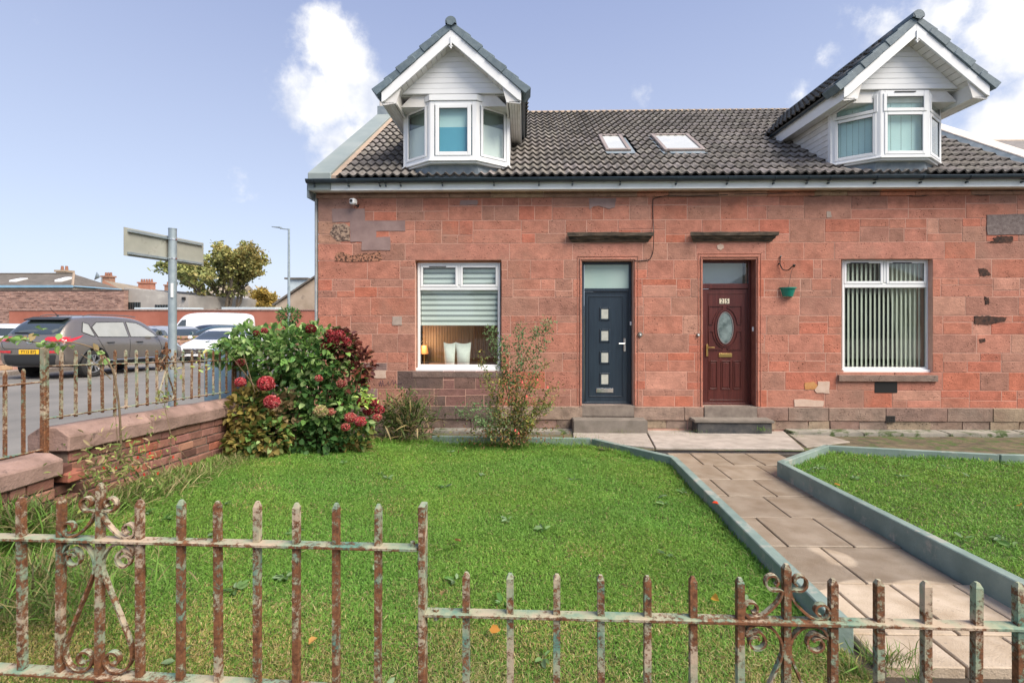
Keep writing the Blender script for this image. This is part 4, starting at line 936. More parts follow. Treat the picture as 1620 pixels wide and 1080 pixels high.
    for fi in range(3):
        M, Lf = facet(P0[fi], P0[fi+1], 0)
        z0, z1 = zb_+.03, zh-.018
        if not right:
            mb = MB(M).box(-.012, Lf+.012, -.02, .04, z1-.10, z1); mb.build('head_board', M_upvc, d, bevel=.004); z1h = z1-.102
        else:
            z1h = z1
        z0f = z0+.03
        MB(M).box(-.015, Lf+.015, -.035, .05, z0, z0+.03).build('bay_sill', M_upvc, d, bevel=.008)
        w = .07
        fr_ = bars(M, frame_rects(0.002, Lf-.002, z0f, z1h, w), 0, .06, 'bay_frame', M_upvc, d)
        if not right:
            glazed(M, d, w+.02, Lf-w-.02, z0f+w, z1h-w+.01, .0, w=.065 if fi == 1 else .045)
            zi0, zi1 = z0f+.1, z1h-.1
            if fi == 1:
                MB(M).box(.08, Lf-.08, .075, .08, z0f, (z0f+z1h)/2+.08).build('teal_panel', M_tealpanel, d); MB(M).box(.08, Lf-.08, .085, .09, (z0f+z1h)/2, z1h).build('aqua_blind', M_blindaqua, d)  # teal panel fills the lower half behind the pane, aqua blind the upper
            else:
                MB(M).box(.05, Lf-.05, .085, .09, z0f, z1h-.33).build('white_blind', M_blind_w, d); MB(M).box(.05, Lf-.05, .13, .135, z1h-.35, z1h).build('grey_blind', MAT('grey_green_blind', (.26,.31,.29), rough=.9) if fi == 0 else bpy.data.materials['grey_green_blind'], d)
        else:
            zt_ = z0f+(z1h-z0f)*.68
            glazed(M, d, w-.03, Lf-w+.03, zt_, z1h-.055, -.004, w=.055, glass=M_glass_strong if fi == 2 else None); glazed(M, d, w-.01, Lf-w+.01, z0f+.04, zt_-.01, .0, w=.05, glass=M_glass_strong if fi == 2 else None)
            MB(M).box(Lf/2-.17, Lf/2+.17, -.02, 0, z1h-.035, z1h-.022).build('trickle_vent', M_gasket, d)
            n = int((Lf-.1)/.085)
            for i in range(n):
                x = .06+i*.085; MB(M).box(x, x+.082, .085+.004*(i%2), .088+.004*(i%2), z0f, z1h).build('blind_slat', M_blindaqua, d)
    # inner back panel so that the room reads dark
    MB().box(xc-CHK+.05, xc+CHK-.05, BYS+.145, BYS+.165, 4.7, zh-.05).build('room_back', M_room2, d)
    return d
dormer(DX[0], houseL, False); dormer(DX[1], houseR, True)

# ---------------- small things on the front ----------------
cam_t = empty('security_camera', (X(563), YW, Z(320)), 'small white cube security camera under the eaves near the left corner', 'camera')
Mr = Matrix.Translation((X(563), YW-.12, Z(319))) @ Matrix.Rotation(R(-14), 4, 'Z')
MB(Mr).box(-.048, .048, -.06, .05, -.048, .048).build('camera_body', M_upvc, cam_t, bevel=.014, seg=2, smooth=True)
MB(Mr).cyl((-.006, -.067, .004), (-.006, -.055, .004), .027, n=16).build('lens', M_black, cam_t)
MB().tube([(X(563)+.02, YW-.075, Z(321)-.03), (X(563)+.05, YW-.03, Z(323)-.02), (X(567), YW, Z(322))], .014).build('camera_bracket', M_black, cam_t)
for k, (px, py, lab) in enumerate(((1012.5, 529, 'round brass bell push in a metal dish right of the navy door'), (1104, 529.5, 'small round bell push left of the dark red door'))):
    r = .05 if k == 0 else .034
    e = empty('doorbell', (X(px), YW, Z(py)), lab, 'doorbell', 'doorbells beside the doors')
    MB().cyl((X(px), YW-.03, Z(py)), (X(px), YW+.01, Z(py)), r*.8, r, 20).build('bell_dish', MAT('dull_bell_metal', (.16,.14,.12), (.30,.26,.22), .45, 20, metal=.6) if k == 0 else bpy.data.materials['dull_bell_metal'], e, smooth=True)
    MB().cyl((X(px), YW-.045, Z(py)), (X(px), YW-.02, Z(py)), .014, n=12).build('button', M_upvc, e)
br = empty('hanging_bracket', (X(1236), YW, Z(430)), 'black curled iron hanging bracket on the wall above the green basket', 'bracket')
zc = lambda a, b: (X(1040+a/5.4), Z(290+b/5.4))
def c3(a, b, y): x, z = zc(a, b); return (x, y, z)
MB().tube(crom([c3(1048,625,YW-.02), c3(1040,660,YW-.03), c3(1042,700,YW-.03), c3(1062,742,YW-.05), c3(1085,748,YW-.12), c3(1100,725,YW-.18), c3(1112,712,YW-.2)], 5), .009).build('bracket_arm', M_black, br, smooth=True)
MB().cyl(c3(1048,625,YW-.035), c3(1048,632,YW), .012).cyl(c3(1036,690,YW-.04), c3(1036,690,YW), .012).build('bracket_fixing', M_black, br)
MB().cyl(c3(1112,708,YW-.21), c3(1112,722,YW-.19), .022, n=10).build('bracket_hook', M_black, br)
bk = empty('hanging_basket', (X(1245.5), YW-.1, Z(462)), 'half-round green plastic planter hanging on the wall right of the dark red door', 'planter')
bx_, r0, r1, z0_, z1_ = X(1245.5), .145, .09, Z(469), Z(455)
mb = MB(); vs = []; n = 16
for rr, z in ((.125,z1_-.018),(.085,z0_),(0,z0_),(.115,z1_-.018),(.14,z1_-.018),(.14,z1_),(.12,z1_)):
    for i in range(n+1): t = math.pi+math.pi*i/n; vs.append((bx_+rr*math.cos(t), YW-.006+rr*1.0*math.sin(t), z))
m = n+1; fs = []
for a, b in ((0,1),(1,2),(4,0),(5,4),(6,5),(3,6)): fs += [(a*m+i, a*m+i+1, b*m+i+1, b*m+i) for i in range(n)]
mb.add(vs, fs).build('basket_bowl', MAT('green_plastic', (.012,.19,.14), (.015,.22,.16), .35, 3), bk, smooth=True)
MB().tube([(bx_, YW-.04, z1_), (X(1247), YW-.1, Z(430)), c3(1112,722,YW-.2)], .003).build('basket_chain', M_gasket, bk)
# black cable along the eaves band and down beside the navy door
pts = [c3(1050*0-0,105,YW-.05) if False else (X(1150), YW-.035, Z(309.5)), (X(1090), YW-.035, Z(311.5)), (X(1055), YW-.035, Z(310.8)), (X(1036), YW-.02, Z(314)), (X(1032.5), YW-.015, Z(320)), (X(1033), YW-.015, Z(350)), (X(1032.6), YW-.06, Z(368)), (X(1032.6), YW-.06, Z(382)), (X(1032.3), YW-.016, Z(400)), (X(1027), YW-.016, Z(410.5)), (X(1018), YW-.016, Z(412)), (X(1003), YW-.03, Z(412.5))]
tag(MB().tube(crom(pts, 6), .0065).build('cable', M_black, None, smooth=True), 'thin black cable looping down beside the hood stone above the navy door', 'cable')
pts = [(X(1160), YW-.04, Z(309)), (X(1232), YW-.04, Z(308)), (X(1262), YW-.03, Z(308.6)), (X(1285), YW-.02, Z(312.7)), (X(1310), YW-.02, Z(309.6)), (X(1345), YW-.035, Z(307.2)), (X(1405), YW-.035, Z(307)), (X(1432), YW-.02, Z(311.5)), (X(1455), YW-.02, Z(313.2)), (X(1480), YW-.03, Z(308.5)), (X(1505), YW-.03, Z(306)), (X(1545), YW-.02, Z(312)), (X(1570), YW-.02, Z(310.8)), (X(1600), YW-.03, Z(306)), (XEND, YW-.03, Z(307))]
tag(MB().tube(crom(pts, 6), .0055).build('cable', M_black, None, smooth=True), 'thin black cable sagging along the eaves band above the right window', 'cable')
# scribble on the dark stones left of the striped-blind window
pts = [(469,640),(475,665),(480,625),(488,668),(497,622),(505,660),(530,650),(540,630),(545,660),(560,640),(572,620),(580,655),(592,625),(600,650),(640,640)]
tag(MB().tube(crom([(X(500+a/4.697), YW-.0125, Z(470+b/4.697)) for a, b in pts], 4), .0028, 4).build('scribble', MAT('purple_ink', (.05,.03,.07), rough=.8), None), 'dark scribbled graffiti on the sooty stones below and left of the left window', 'graffiti')

# ---------------- ground in front: ledge, apron, kerbs, slabs ----------------
def PZ(px, py, h=0.):       # pixel onto the sloping garden plane raised by h
    d = DIR(px, py); t = (CAM_Z-.65-h)/(-d.z-.079*d.y); return Vector((d.x*t, d.y*t, CAM_Z+d.z*t))
zp = lambda h: (lambda x, y: zplane(y)+h)
led = empty('wall_ledge', (X(1235), 8.3, 0), 'low mossy concrete ledge along the foot of the wall right of the dark red door', 'ledge')
x = X(1240)
while x < XEND:
    w = random.uniform(.9, 1.5); w = min(w, XEND-x)
    blk(x+.003, x+w-.003, 8.2, YW+.0, -.05, .075+random.uniform(-.006,.006), 'ledge_slab', M_ledge, led, bevel=.012); x += w
led2 = blk(X(688), X(905), 8.22, YW, -.05, .06, 'wall_ledge', M_ledge, None); tag(led2, 'dark mossy concrete ledge at the foot of the wall below the striped-blind window', 'ledge')
for bx0, bx1, by0 in ((-2.6, 1.1, 7.48), (1.1, 4.3, 6.95), (4.3, 12, 6.62)):
  grid('bare_strip', bx0, bx1, by0, 8.3, 30, 10, lambda x, y: zplane(y)+.012+.008*math.sin(x*5)*math.sin(y*9), M_moss)
apron = empty('concrete_apron', (PZ(1075, 700).x, 7.5, 0), 'pale concrete slabs in front of the two doorsteps', 'paving')
def slab(pp, h, th, name, mat, parent, color=(1,1,1), bevel=.008, jig=0, **kw):
    return MB().prismz([(p.x, p.y) for p in pp], zp(h-th), zp(h)).build(name, mat, parent, bevel=bevel, color=color, **kw)
slab([PZ(908,699),PZ(1035,711.5),PZ(1019,682.3),PZ(905,681.5)], .04, .1, 'apron_slab', M_concrete, apron, (.92,.88,.85))
slab([PZ(1037.5,711.8),PZ(1272,713.5),PZ(1238,684),PZ(1021.5,682.5)], .04, .1, 'apron_slab', M_concrete, apron, (.96,.92,.90))
slab([PZ(1276,710),PZ(1345,701),PZ(1300,688),PZ(1241,684.5)], .03, .1, 'apron_slab', M_concrete, apron, (.72,.68,.63))
# path slabs
path = empty('garden_path', (2.4, 4.0, zplane(4)), 'wet and dry concrete slab path running from the doors to the front railings', 'path')
M_slab = MAT('path_slab', (.285,.225,.16), (.40,.335,.26), .8, 5, bump=.6, bscale=110, objcol=True, var2=((.22,.185,.145), 40, .60))
# damp film that has dried in patches: one mask in world space, darker and smoother where wet
t = M_slab.node_tree; b = t.nodes['Principled BSDF']; src = b.inputs['Base Color'].links[0].from_socket
gp = N(t, 'ShaderNodeNewGeometry'); ln = N(t, 'ShaderNodeVectorMath', operation='DOT_PRODUCT'); L(t, gp.outputs['Position'], ln.inputs[0]); ln.inputs[1].default_value = (-.55, 1.0, 0)
wn = N(t, 'ShaderNodeTexNoise', i_Scale=1.5, i_Detail=1.5, i_Roughness=.4); L(t, gp.outputs['Position'], wn.inputs['Vector'])
wa = N(t, 'ShaderNodeMath', operation='MULTIPLY_ADD'); L(t, wn.outputs[0], wa.inputs[0]); wa.inputs[1].default_value = 3.4; L(t, ln.outputs['Value'], wa.inputs[2])
wm = N(t, 'ShaderNodeMapRange', clamp=True); L(t, wa.outputs[0], wm.inputs[0]); wm.inputs[1].default_value = 3.5; wm.inputs[2].default_value = 3.56; wm.inputs[3].default_value = 1; wm.inputs[4].default_value = 0
inv = N(t, 'ShaderNodeMapRange'); L(t, wm.outputs[0], inv.inputs[0]); inv.inputs[3].default_value = .80; inv.inputs[4].default_value = 1.30
vm = N(t, 'ShaderNodeVectorMath', operation='SCALE'); L(t, src, vm.inputs[0]); L(t, inv.outputs[0], vm.inputs['Scale']); L(t, vm.outputs[0], b.inputs['Base Color'])
rr = N(t, 'ShaderNodeMapRange'); L(t, wm.outputs[0], rr.inputs[0]); rr.inputs[3].default_value = .5; rr.inputs[4].default_value = .85; L(t, rr.outputs[0], b.inputs['Roughness'])
rows = [(716.5,735,[.25,.62]),(735,757.8,[.36,.9]),(757.8,784,[.12,.60]),(784,817,[.46]),(817,862.5,[.14,.64]),(862.5,919.6,[.38]),(919.6,998.5,[.13,.52,.93,1.35]),(998.5,1050,[.34,.73,1.13,1.55])]
LK = lambda py: PZ(1060+(1302-1060)*(py-722)/(960-722)+6, py)      # path's left edge
def pathx(Y):   # left and right edges of the path at distance Y
    a, b = PZ(1068,722), PZ(1320,960); l = a.x+(b.x-a.x)*(Y-a.y)/(b.y-a.y)
    a, b = PZ(1231,748), PZ(1608,974); r = a.x+(b.x-a.x)*(Y-a.y)/(b.y-a.y); return l, r
for i, (ya, yb2, cuts) in enumerate(rows):
    Y1, Y0 = PZ(1150, ya).y, PZ(1150, yb2).y; l, r = pathx((Y0+Y1)/2); W_ = r-l
    ext = 3.0 if i >= 6 else 1.0
    if i == 0: cuts = cuts+[1.0]; ext = 1.45
    if i == 1: ext = 1.12
    cs = [-.06]+cuts+([ext] if i < 6 else [2.0, 2.6])
    for c0, c1 in zip(cs, cs[1:]):
        g_ = .006; l0, r0_ = pathx(Y0); l1, r1_ = pathx(Y1)
        P = [Vector((l0+W_*c0+g_, Y0+g_, 0)), Vector((l0+W_*c1-g_, Y0+g_, 0)), Vector((l1+W_*c1-g_, Y1-g_, 0)), Vector((l1+W_*c0+g_, Y1-g_, 0))]
        v = random.uniform(.86, 1.08); slab(P, random.uniform(-.003,.003), .06, 'paving_slab', M_slab, path, (v, v*.985, v*.97), bevel=.005)
grid('path_bed', 1.2, 8, 1.9, 7.3, 4, 4, lambda x, y: zplane(y)-.055, M_moss)
# concrete lip under the path's front edge
l, r = pathx(2.15); Yl = PZ(1150, 1053).y
tag(MB().box(l-.02, 7.5, Yl-.03, Yl+.12, zplane(Yl)-.25, zplane(Yl)-.062).build('path_edge', M_ledge, None, bevel=.01), 'rough concrete edge below the last slabs of the path at the bottom right', 'kerb')
# teal kerbs
def kerb(name, pts, h, w, side, label):
    e = empty(name, pts[len(pts)//2][:3], label, 'kerb', 'teal painted timber kerbs of the path')
    for a, b in zip(pts, pts[1:]):
        d = (b-a); d.z = 0; n = Vector((-d.y, d.x, 0)).normalized()*w*side
        # split long runs into boards
        k = max(1, int(d.length/2.2))
        for i in range(k):
            p, q = a+(b-a)*(i/k), a+(b-a)*((i+1)/k); u = d.normalized()*.0015
            ext = 0
            MB().prismz([((p+u).x, (p+u).y), ((q-u).x, (q-u).y), ((q-u+n).x, (q-u+n).y), ((p+u+n).x, (p+u+n).y)], zp(-.08), zp(h)).build('kerb_board', M_teal, e, bevel=.006)
H1 = .10
KL = [PZ(683,689.5,H1), PZ(935,693.5,H1), PZ(1060,722,H1), PZ(1302,962,H1), PZ(1322,982,H1)]
kerb('teal_kerb', KL, H1, .085, 1, 'teal painted timber kerb left of the path round the big lawn')
H2 = .165
KR = [PZ(1800,722,H2), PZ(1575,717,H2), PZ(1303,703,H2), PZ(1229,729,H2), PZ(1611,921,H2), PZ(1740,985,H2)]
kerb('teal_kerb', KR, H2, .075, 1, 'tall teal painted timber kerb right of the path round the small lawn')
# ---------------- iron railings ----------------
def picket_mesh(h, w=.0192):
    mb = MB(); a = w/2; t = a*.45
    mb.add([(-a,-a,0),(a,-a,0),(a,a,0),(-a,a,0),(-a,-a,h-.012),(a,-a,h-.012),(a,a,h-.012),(-a,a,h-.012),(-t,-t,h),(t,-t,h),(t,t,h),(-t,t,h)],
           [(0,3,2,1),(8,9,10,11)]+[(i,(i+1)%4,4+(i+1)%4,4+i) for i in range(4)]+[(4+i,4+(i+1)%4,8+(i+1)%4,8+i) for i in range(4)])
    me = bpy.data.meshes.new('picket'); me.from_pydata(mb.v, [], mb.f); me.materials.append(M_iron); return me
def spiral(cx, cz, r0, r1, a0, turns, n=22):     # from angle a0 (degrees), radius r0 shrinking to r1
    return [(cx+(r0+(r1-r0)*k/n)*math.cos(R(a0)+turns*2*math.pi*k/n), cz+(r0+(r1-r0)*k/n)*math.sin(R(a0)+turns*2*math.pi*k/n)) for k in range(n+1)]
def scrolls(parent, M, s=1.0, lower=True, w=.016, t=.0065):
    """ornament round a taller picket at the origin, the rail at z = 0; s scales it to the picket pitch"""
    for side in (-1, 1):
        up = spiral(.038, .118, .012, .026, -120, -.95)+[(.012,.092),(.022,.062),(.045,.036),(.070,.016),(.092,.010)]+spiral(.100, .035, .026, .012, -75, .95)
        lo = spiral(.088, -.062, .012, .031, 150, -1.15)
        lo = lo+[(.118,-.045),(.108,-.020),(.080,-.010),(.045,-.018),(.018,-.05),(.011,-.085),(.020,-.12),(.060,-.215),(.098,-.305),(.113,-.35),(.112,-.385),(.095,-.415),(.065,-.428),(.035,-.420)]+spiral(.050, -.388, .033, .012, -115, -1.05)
        for P, nm in ((up, 'scroll'), (lo, 'scroll')):
            if nm and P is lo and not lower: P = lo[:30]
            pts = [M @ Vector((side*x*s, .001*side, z*s)) for x, z in P]
            ax = (M.to_3x3() @ Vector((0,1,0))).normalized()
            MB().ribbon(crom(pts, 2), w, t, axis=ax).build(nm, M_iron, parent, smooth=False)
ZFL = lambda px: 1.56-(1.56-1.37)*px/1620       # depth of the front railing along the picture
def FP(px, py):
    d = DIR(px, py); c, s = math.cos(YAW), math.sin(YAW); dep = -d.x*s+d.y*c; t = ZFL(px)/dep; return Vector((d.x*t, d.y*t, CAM_Z+d.z*t))
def frontrail(e, pa, ya, pb, yb, hh=.011, ww=.036, name='rail'):
    a, b = FP(pa, ya), FP(pb, yb); d = b-a; u = Vector((d.x, d.y, 0)).normalized(); n = Vector((-u.y, u.x, 0))
    vs = []
    for p in (a, b):
        for q, z in ((-1,-1),(1,-1),(1,1),(-1,1)): vs.append(p+n*q*ww/2+Vector((0,0,z*hh/2)))
    return MB().add(vs, [(0,1,2,3),(7,6,5,4),(0,4,5,1),(1,5,6,2),(2,6,7,3),(3,7,4,0)]).build(name, M_iron, e, bevel=.002)
fa, fb = FP(0, 850), FP(1620, 850); RZV = math.atan2(fb.y-fa.y, fb.x-fa.x)
e1 = empty('iron_railing', FP(350, 1065), 'taller left section of the rusty front railing nearest the camera, with a full scroll ornament', 'railing', 'rusty iron railings of the front garden')
ytop = lambda px: 849+px*(866-849)/660; ybot = lambda px: 1057+px*(1098-1057)/660
frontrail(e1, -40, ytop(-40), 662, ytop(662)); frontrail(e1, -40, ybot(-40), 662, ybot(662), hh=.010, ww=.044, name='bottom_rail')
PM1 = picket_mesh(.46); PM2 = picket_mesh(.56)
for px in (-24, 36, 95, 157, 222, 286, 346, 407, 469, 532, 598):
    top = 785+px*(797-785)/598; 
    if px == 157: top = 764
    p = FP(px, top); bot = FP(px, ybot(px)+(0 if px not in (157,407) else 60)); h = p.z-bot.z
    me = PM2 if px == 157 else PM1; o = link('picket', me, e1, Vector((p.x, p.y, bot.z))-worldloc(e1), rot=(random.uniform(-.006,.006), random.uniform(-.006,.006), RZV)); o.scale = (1, 1, h/(.56 if px == 157 else .46))
p = FP(157, ytop(157)); scrolls(e1, Matrix.Translation(p) @ Matrix.Rotation(RZV, 4, 'Z'), .98)
# flat end post with its bolts
p = FP(668, 797); q = FP(668, 1130)
post = MB(Matrix.Translation((p.x, p.y, 0)) @ Matrix.Rotation(RZV, 4, 'Z')).box(-.008, .012, -.022, .022, .62, p.z).build('end_post', M_iron, e1, bevel=.002)
for (px, py) in ((653, 859), (664, 885), (664, 990), (672, 990)):
    b = FP(px, py); MB().cyl(b-Vector((0,0,.012)), b+Vector((0,0,.006)), .008, n=6).build('bolt', M_iron, e1)
e2 = empty('iron_railing', FP(1150, 1075), 'lower right section of the rusty front railing in front of the path', 'railing', 'rusty iron railings of the front garden')
yt2 = lambda px: 968+(px-675)*(991-968)/945
frontrail(e2, 672, yt2(672), 1700, yt2(1700), ww=.036)
PM3 = picket_mesh(.60, .0205)
for px in (738, 808, 880, 952, 1024, 1097, 1171, 1243, 1317, 1391, 1465, 1543, 1614, 1690):
    top = 905+(px-738)*(921-905)/862
    if px == 1243: top = 892
    p = FP(px, top); o = link('picket', PM3, e2, Vector((p.x, p.y, .62))-worldloc(e2), rot=(random.uniform(-.006,.006), random.uniform(-.006,.006), RZV)); o.scale = (1, 1, (p.z-.62)/.6)
p = FP(1243, yt2(1243)); scrolls(e2, Matrix.Translation(p) @ Matrix.Rotation(RZV, 4, 'Z'), .98)
b = FP(690, yt2(690)); MB().cyl(b-Vector((0,0,.02)), b+Vector((0,0,.012)), .009, n=6).build('bolt', M_iron, e2)
frontrail(e2, 672, 1300, 1700, 1330, name='bottom_rail')
# dwarf wall carrying the front railings (below the picture)
a, b = FP(-200, 1300), FP(1900, 1300); u = (b-a); u.z = 0; Ld = u.length; ang = math.atan2(u.y, u.x)
Mw = Matrix.Translation((a.x, a.y, 0)) @ Matrix.Rotation(ang, 4, 'Z')
fw = MB(Mw).box(0, Ld, -.1, .1, .3, .56).build('dwarf_wall', M_brick, None, color=(1,1,1)); tag(fw, 'low brick wall under the rusty front railings, its coping just below the picket feet', 'wall')
MB(Mw).box(0, Ld, -.14, .14, .565, .635).build('coping', M_coping, fw)

# side railings and the brick wall on the left
XW = -3.70
def ZL(px): return XW*F*1.0/((px-810)-0)     # not used for placing, only a check
def LP(px, py, X0=XW):       # pixel onto the upright plane x = X0
    d = DIR(px, py); t = X0/d.x; return Vector((X0, d.y*t, CAM_Z+d.z*t))
def siderail(e, p, q, hh=.011, ww=.034, name='rail'):
    vs = []
    for w in (p, q):
        for a, z in ((-1,-1),(1,-1),(1,1),(-1,1)): vs.append(w+Vector((a*ww/2, 0, z*hh/2)))
    return MB().add(vs, [(0,1,2,3),(7,6,5,4),(0,4,5,1),(1,5,6,2),(2,6,7,3),(3,7,4,0)]).build(name, M_iron, e, bevel=.002)
# middle section
A = LP(72, 579); B = LP(361, 569.5); A2 = LP(72, 662); B2 = LP(361, 619.5)
e3 = empty('iron_railing', (XW, A.y, A2.z-.1), 'peeling green and rusty railing with a scroll on the brick side wall', 'railing', 'peeling iron railings on the side wall')
siderail(e3, A, B); siderail(e3, A2, B2)
PM4 = picket_mesh(.52, .0175); PM5 = picket_mesh(.62, .02); n = 18; 
step = (B.y-A.y)/18.3
for i in range(0, 20):
    y = A.y+i*step; f = (y-A.y)/(B.y-A.y); zt_ = A.z+(B.z-A.z)*f+.125; zb2 = A2.z+(B2.z-A2.z)*f; lng = i % 6 == 5 or i == 0
    if i == 10: zt_ += .085
    z0 = zb2-(.16 if lng else .02)
    if i == 0:
        MB().box(XW-.028, XW+.012, y-.02, y+.02, .72, zt_+.02).build('end_post', M_iron, e3, bevel=.003); continue
    o = link('picket', PM4, e3, Vector((XW, y, z0))-worldloc(e3), rot=(random.uniform(-.01,.01), random.uniform(-.01,.01), 0)); o.scale = (1, 1, (zt_-z0)/.52)
y = A.y+10*step; zr = A.z+(B.z-A.z)*(10*step/(B.y-A.y))
scrolls(e3, Matrix.Translation((XW, y, zr)) @ Matrix.Rotation(R(90), 4, 'Z'), .96)
# near lower section
A = LP(-60, 617); B = LP(64, 604); A2 = LP(-60, 738); B2 = LP(66, 711)
e4 = empty('iron_railing', (XW, A.y, A2.z), 'lower section of peeling side railing cut off by the left edge', 'railing', 'peeling iron railings on the side wall')
siderail(e4, A, B); siderail(e4, A2, B2)
y = B.y-step
while y > A.y:
    f = (y-A.y)/(B.y-A.y); zt_ = A.z+(B.z-A.z)*f+.11; z0 = A2.z+(B2.z-A2.z)*f-.01
    o = link('picket', PM4, e4, Vector((XW, y, z0))-worldloc(e4)); o.scale = (1, 1, (zt_-z0)/.52); y -= step
# far upper section, half hidden by the hydrangea
e5 = empty('iron_railing', (XW, 6.15, 1.3), 'far section of side railing showing above and behind the hydrangea leaves', 'railing', 'peeling iron railings on the side wall')
siderail(e5, Vector((XW, 6.12, 1.60)), Vector((XW, 8.3, 1.45))); siderail(e5, Vector((XW, 6.12, 1.16)), Vector((XW, 8.3, 1.0)))
MB().box(XW-.02, XW+.02, 6.1, 6.14, .8, 1.80).build('end_post', M_iron, e5, bevel=.003)
for i in range(1, 17):
    y = 6.12+i*step; o = link('picket', PM4, e5, Vector((XW, y, 1.15-.07*(y-6.12)))-worldloc(e5)); o.scale = (1, 1, 1.1)
# brick wall: coping stones and single bricks
wallL = empty('brick_wall', (XW, 5.8, .3), 'weathered red brick garden wall with bevelled sandstone coping under the scroll railing', 'wall')
wallN = empty('brick_wall', (XW, 3.0, .4), 'lower near stretch of the brick garden wall cut off by the left edge', 'wall')
def coping(y0, y1, zr, zs, zl, xi, xo, par, rng):
    """ridge, shoulder and lower edge heights as functions of y"""
    y = y0
    while y < y1-.01:
        w = min(random.uniform(*rng), y1-y); w = y1-y if y1-y-w < .3 else w
        jz = random.uniform(-.006,.006); jx = random.uniform(-.006,.006); vs = []; m = 5
        for k in range(m+1):
            yy = y+.003+(w-.006)*k/m; q = [(xi, zl(yy)), (xi, zs(yy)), (xi-.10, zr(yy)), (xo+.10, zr(yy)), (xo, zs(yy)), (xo, zl(yy))]
            vs += [(a+jx+random.uniform(-.004,.004), yy, z+jz+random.uniform(-.005,.005)) for a, z in q]
        MB().add(vs, [(k*6+i, k*6+(i+1)%6, (k+1)*6+(i+1)%6, (k+1)*6+i) for k in range(m) for i in range(6)]+[tuple(range(5,-1,-1)), tuple(range(m*6, m*6+6))]).build('coping_stone', M_coping, par, bevel=.01); y += w
zr1 = lambda y: 1.17-.075*(y-3.72); coping(3.68, 8.4, zr1, lambda y: zr1(y)-.07, lambda y: zr1(y)-.195, -3.53, -3.87, wallL, (.85, 1.25))
zr2 = lambda y: 1.02-.05*(y-3.4); coping(-.5, 3.58, zr2, lambda y: zr2(y)-.05, lambda y: zr2(y)-.17, -3.47, -3.83, wallN, (.9, 1.2))
def bricks(y0, y1, ztop, zbot, xi, xo, par, seed, limit=300):
    rnd = random.Random(seed); course = 0; cnt = 0; h = .088
    me = {}
    mb0 = MB(); vs = [(xi-.012, y0, zbot(y0)-.2), (xi-.012, y1, zbot(y1)-.2), (xi-.012, y1, ztop(y1)-.002), (xi-.012, y0, ztop(y0)-.002)]
    vs2 = [(xo+.012, b, c) for a, b, c in vs]; mb0.add(vs+vs2, [(0,1,2,3),(7,6,5,4),(0,4,5,1),(1,5,6,2),(2,6,7,3),(3,7,4,0)]); mb0.build('wall_core', M_brickmortar, par)
    n = int((ztop(y0)-zbot(y0)+.25)/h)
    for c in range(n):
        y = y0-(rnd.random()*.12)
        while y < y1:
            w = .115 if rnd.random() < .28 else rnd.uniform(.20, .25); a, b = max(y, y0), min(y+w, y1); y += w
            if b-a < .04: continue
            ym = (a+b)/2; zt_ = ztop(ym)-.008-c*h; zb2 = zt_-h+.012
            if zt_ < zbot(ym): continue
            sh = lambda yy: ztop(yy)-ztop(ym)
            pro = rnd.uniform(-.008, .010); mb = MB(); dz = lambda: rnd.uniform(-.004,.004)
            mb.add([(xi-.09, a+.005, zb2+sh(a)+dz()), (xi+pro, a+.005, zb2+sh(a)+dz()), (xi+pro, b-.005, zb2+sh(b)+dz()), (xi-.09, b-.005, zb2+sh(b)), (xi-.09, a+.005, zt_+sh(a)), (xi+pro+dz(), a+.005, zt_+sh(a)+dz()), (xi+pro+dz(), b-.005, zt_+sh(b)+dz()), (xi-.09, b-.005, zt_+sh(b))],
                   [(0,3,2,1),(4,5,6,7),(0,1,5,4),(1,2,6,5),(2,3,7,6),(3,0,4,7)])
            q = rnd.random(); v = rnd.uniform(.75, 1.12); col = (v, v*rnd.uniform(.9,1.05), v*rnd.uniform(.9,1.05)) if q < .8 else ((1.25,.9,.75) if q < .9 else (.42,.4,.4))
            mb.build('brick', M_brick, par, bevel=.007, color=col, center=True); cnt += 1
bricks(3.72, 7.0, lambda y: zr1(y)-.195, lambda y: zlawn(-3.5, y)-.05, -3.57, -3.85, wallL, 3)
bricks(2.3, 3.54, lambda y: zr2(y)-.17, lambda y: zlawn(-3.5, y)-.05, -3.50, -3.82, wallN, 5)
MB().box(-3.85, -3.57, 7.0, 8.4, 0, .66).build('wall_core', M_brick, wallL, color=(1,1,1)); MB().box(-3.82, -3.5, -.5, 2.3, .3, .90).build('wall_core', M_brick, wallN, color=(1,1,1))
# broken end of the wall where the two stretches meet: loose projecting bricks
for i, (x, y, z, c) in enumerate(((-3.56, 3.60, .86, (.5,.45,.45)), (-3.50, 3.66, .80, (1.2,.9,.8)), (-3.60, 3.63, .70, (.4,.38,.38)), (-3.53, 3.62, .62, (.9,.85,.85)), (-3.56,3.64,.53,(.5,.45,.45)))):
    MB(Matrix.Translation((x, y, z)) @ Matrix.Rotation(random.uniform(-.15,.15), 4, 'Z')).box(-.12, .06, -.06, .09, -.036, .036).build('brick', M_brick, wallL, bevel=.01, color=c, center=True)

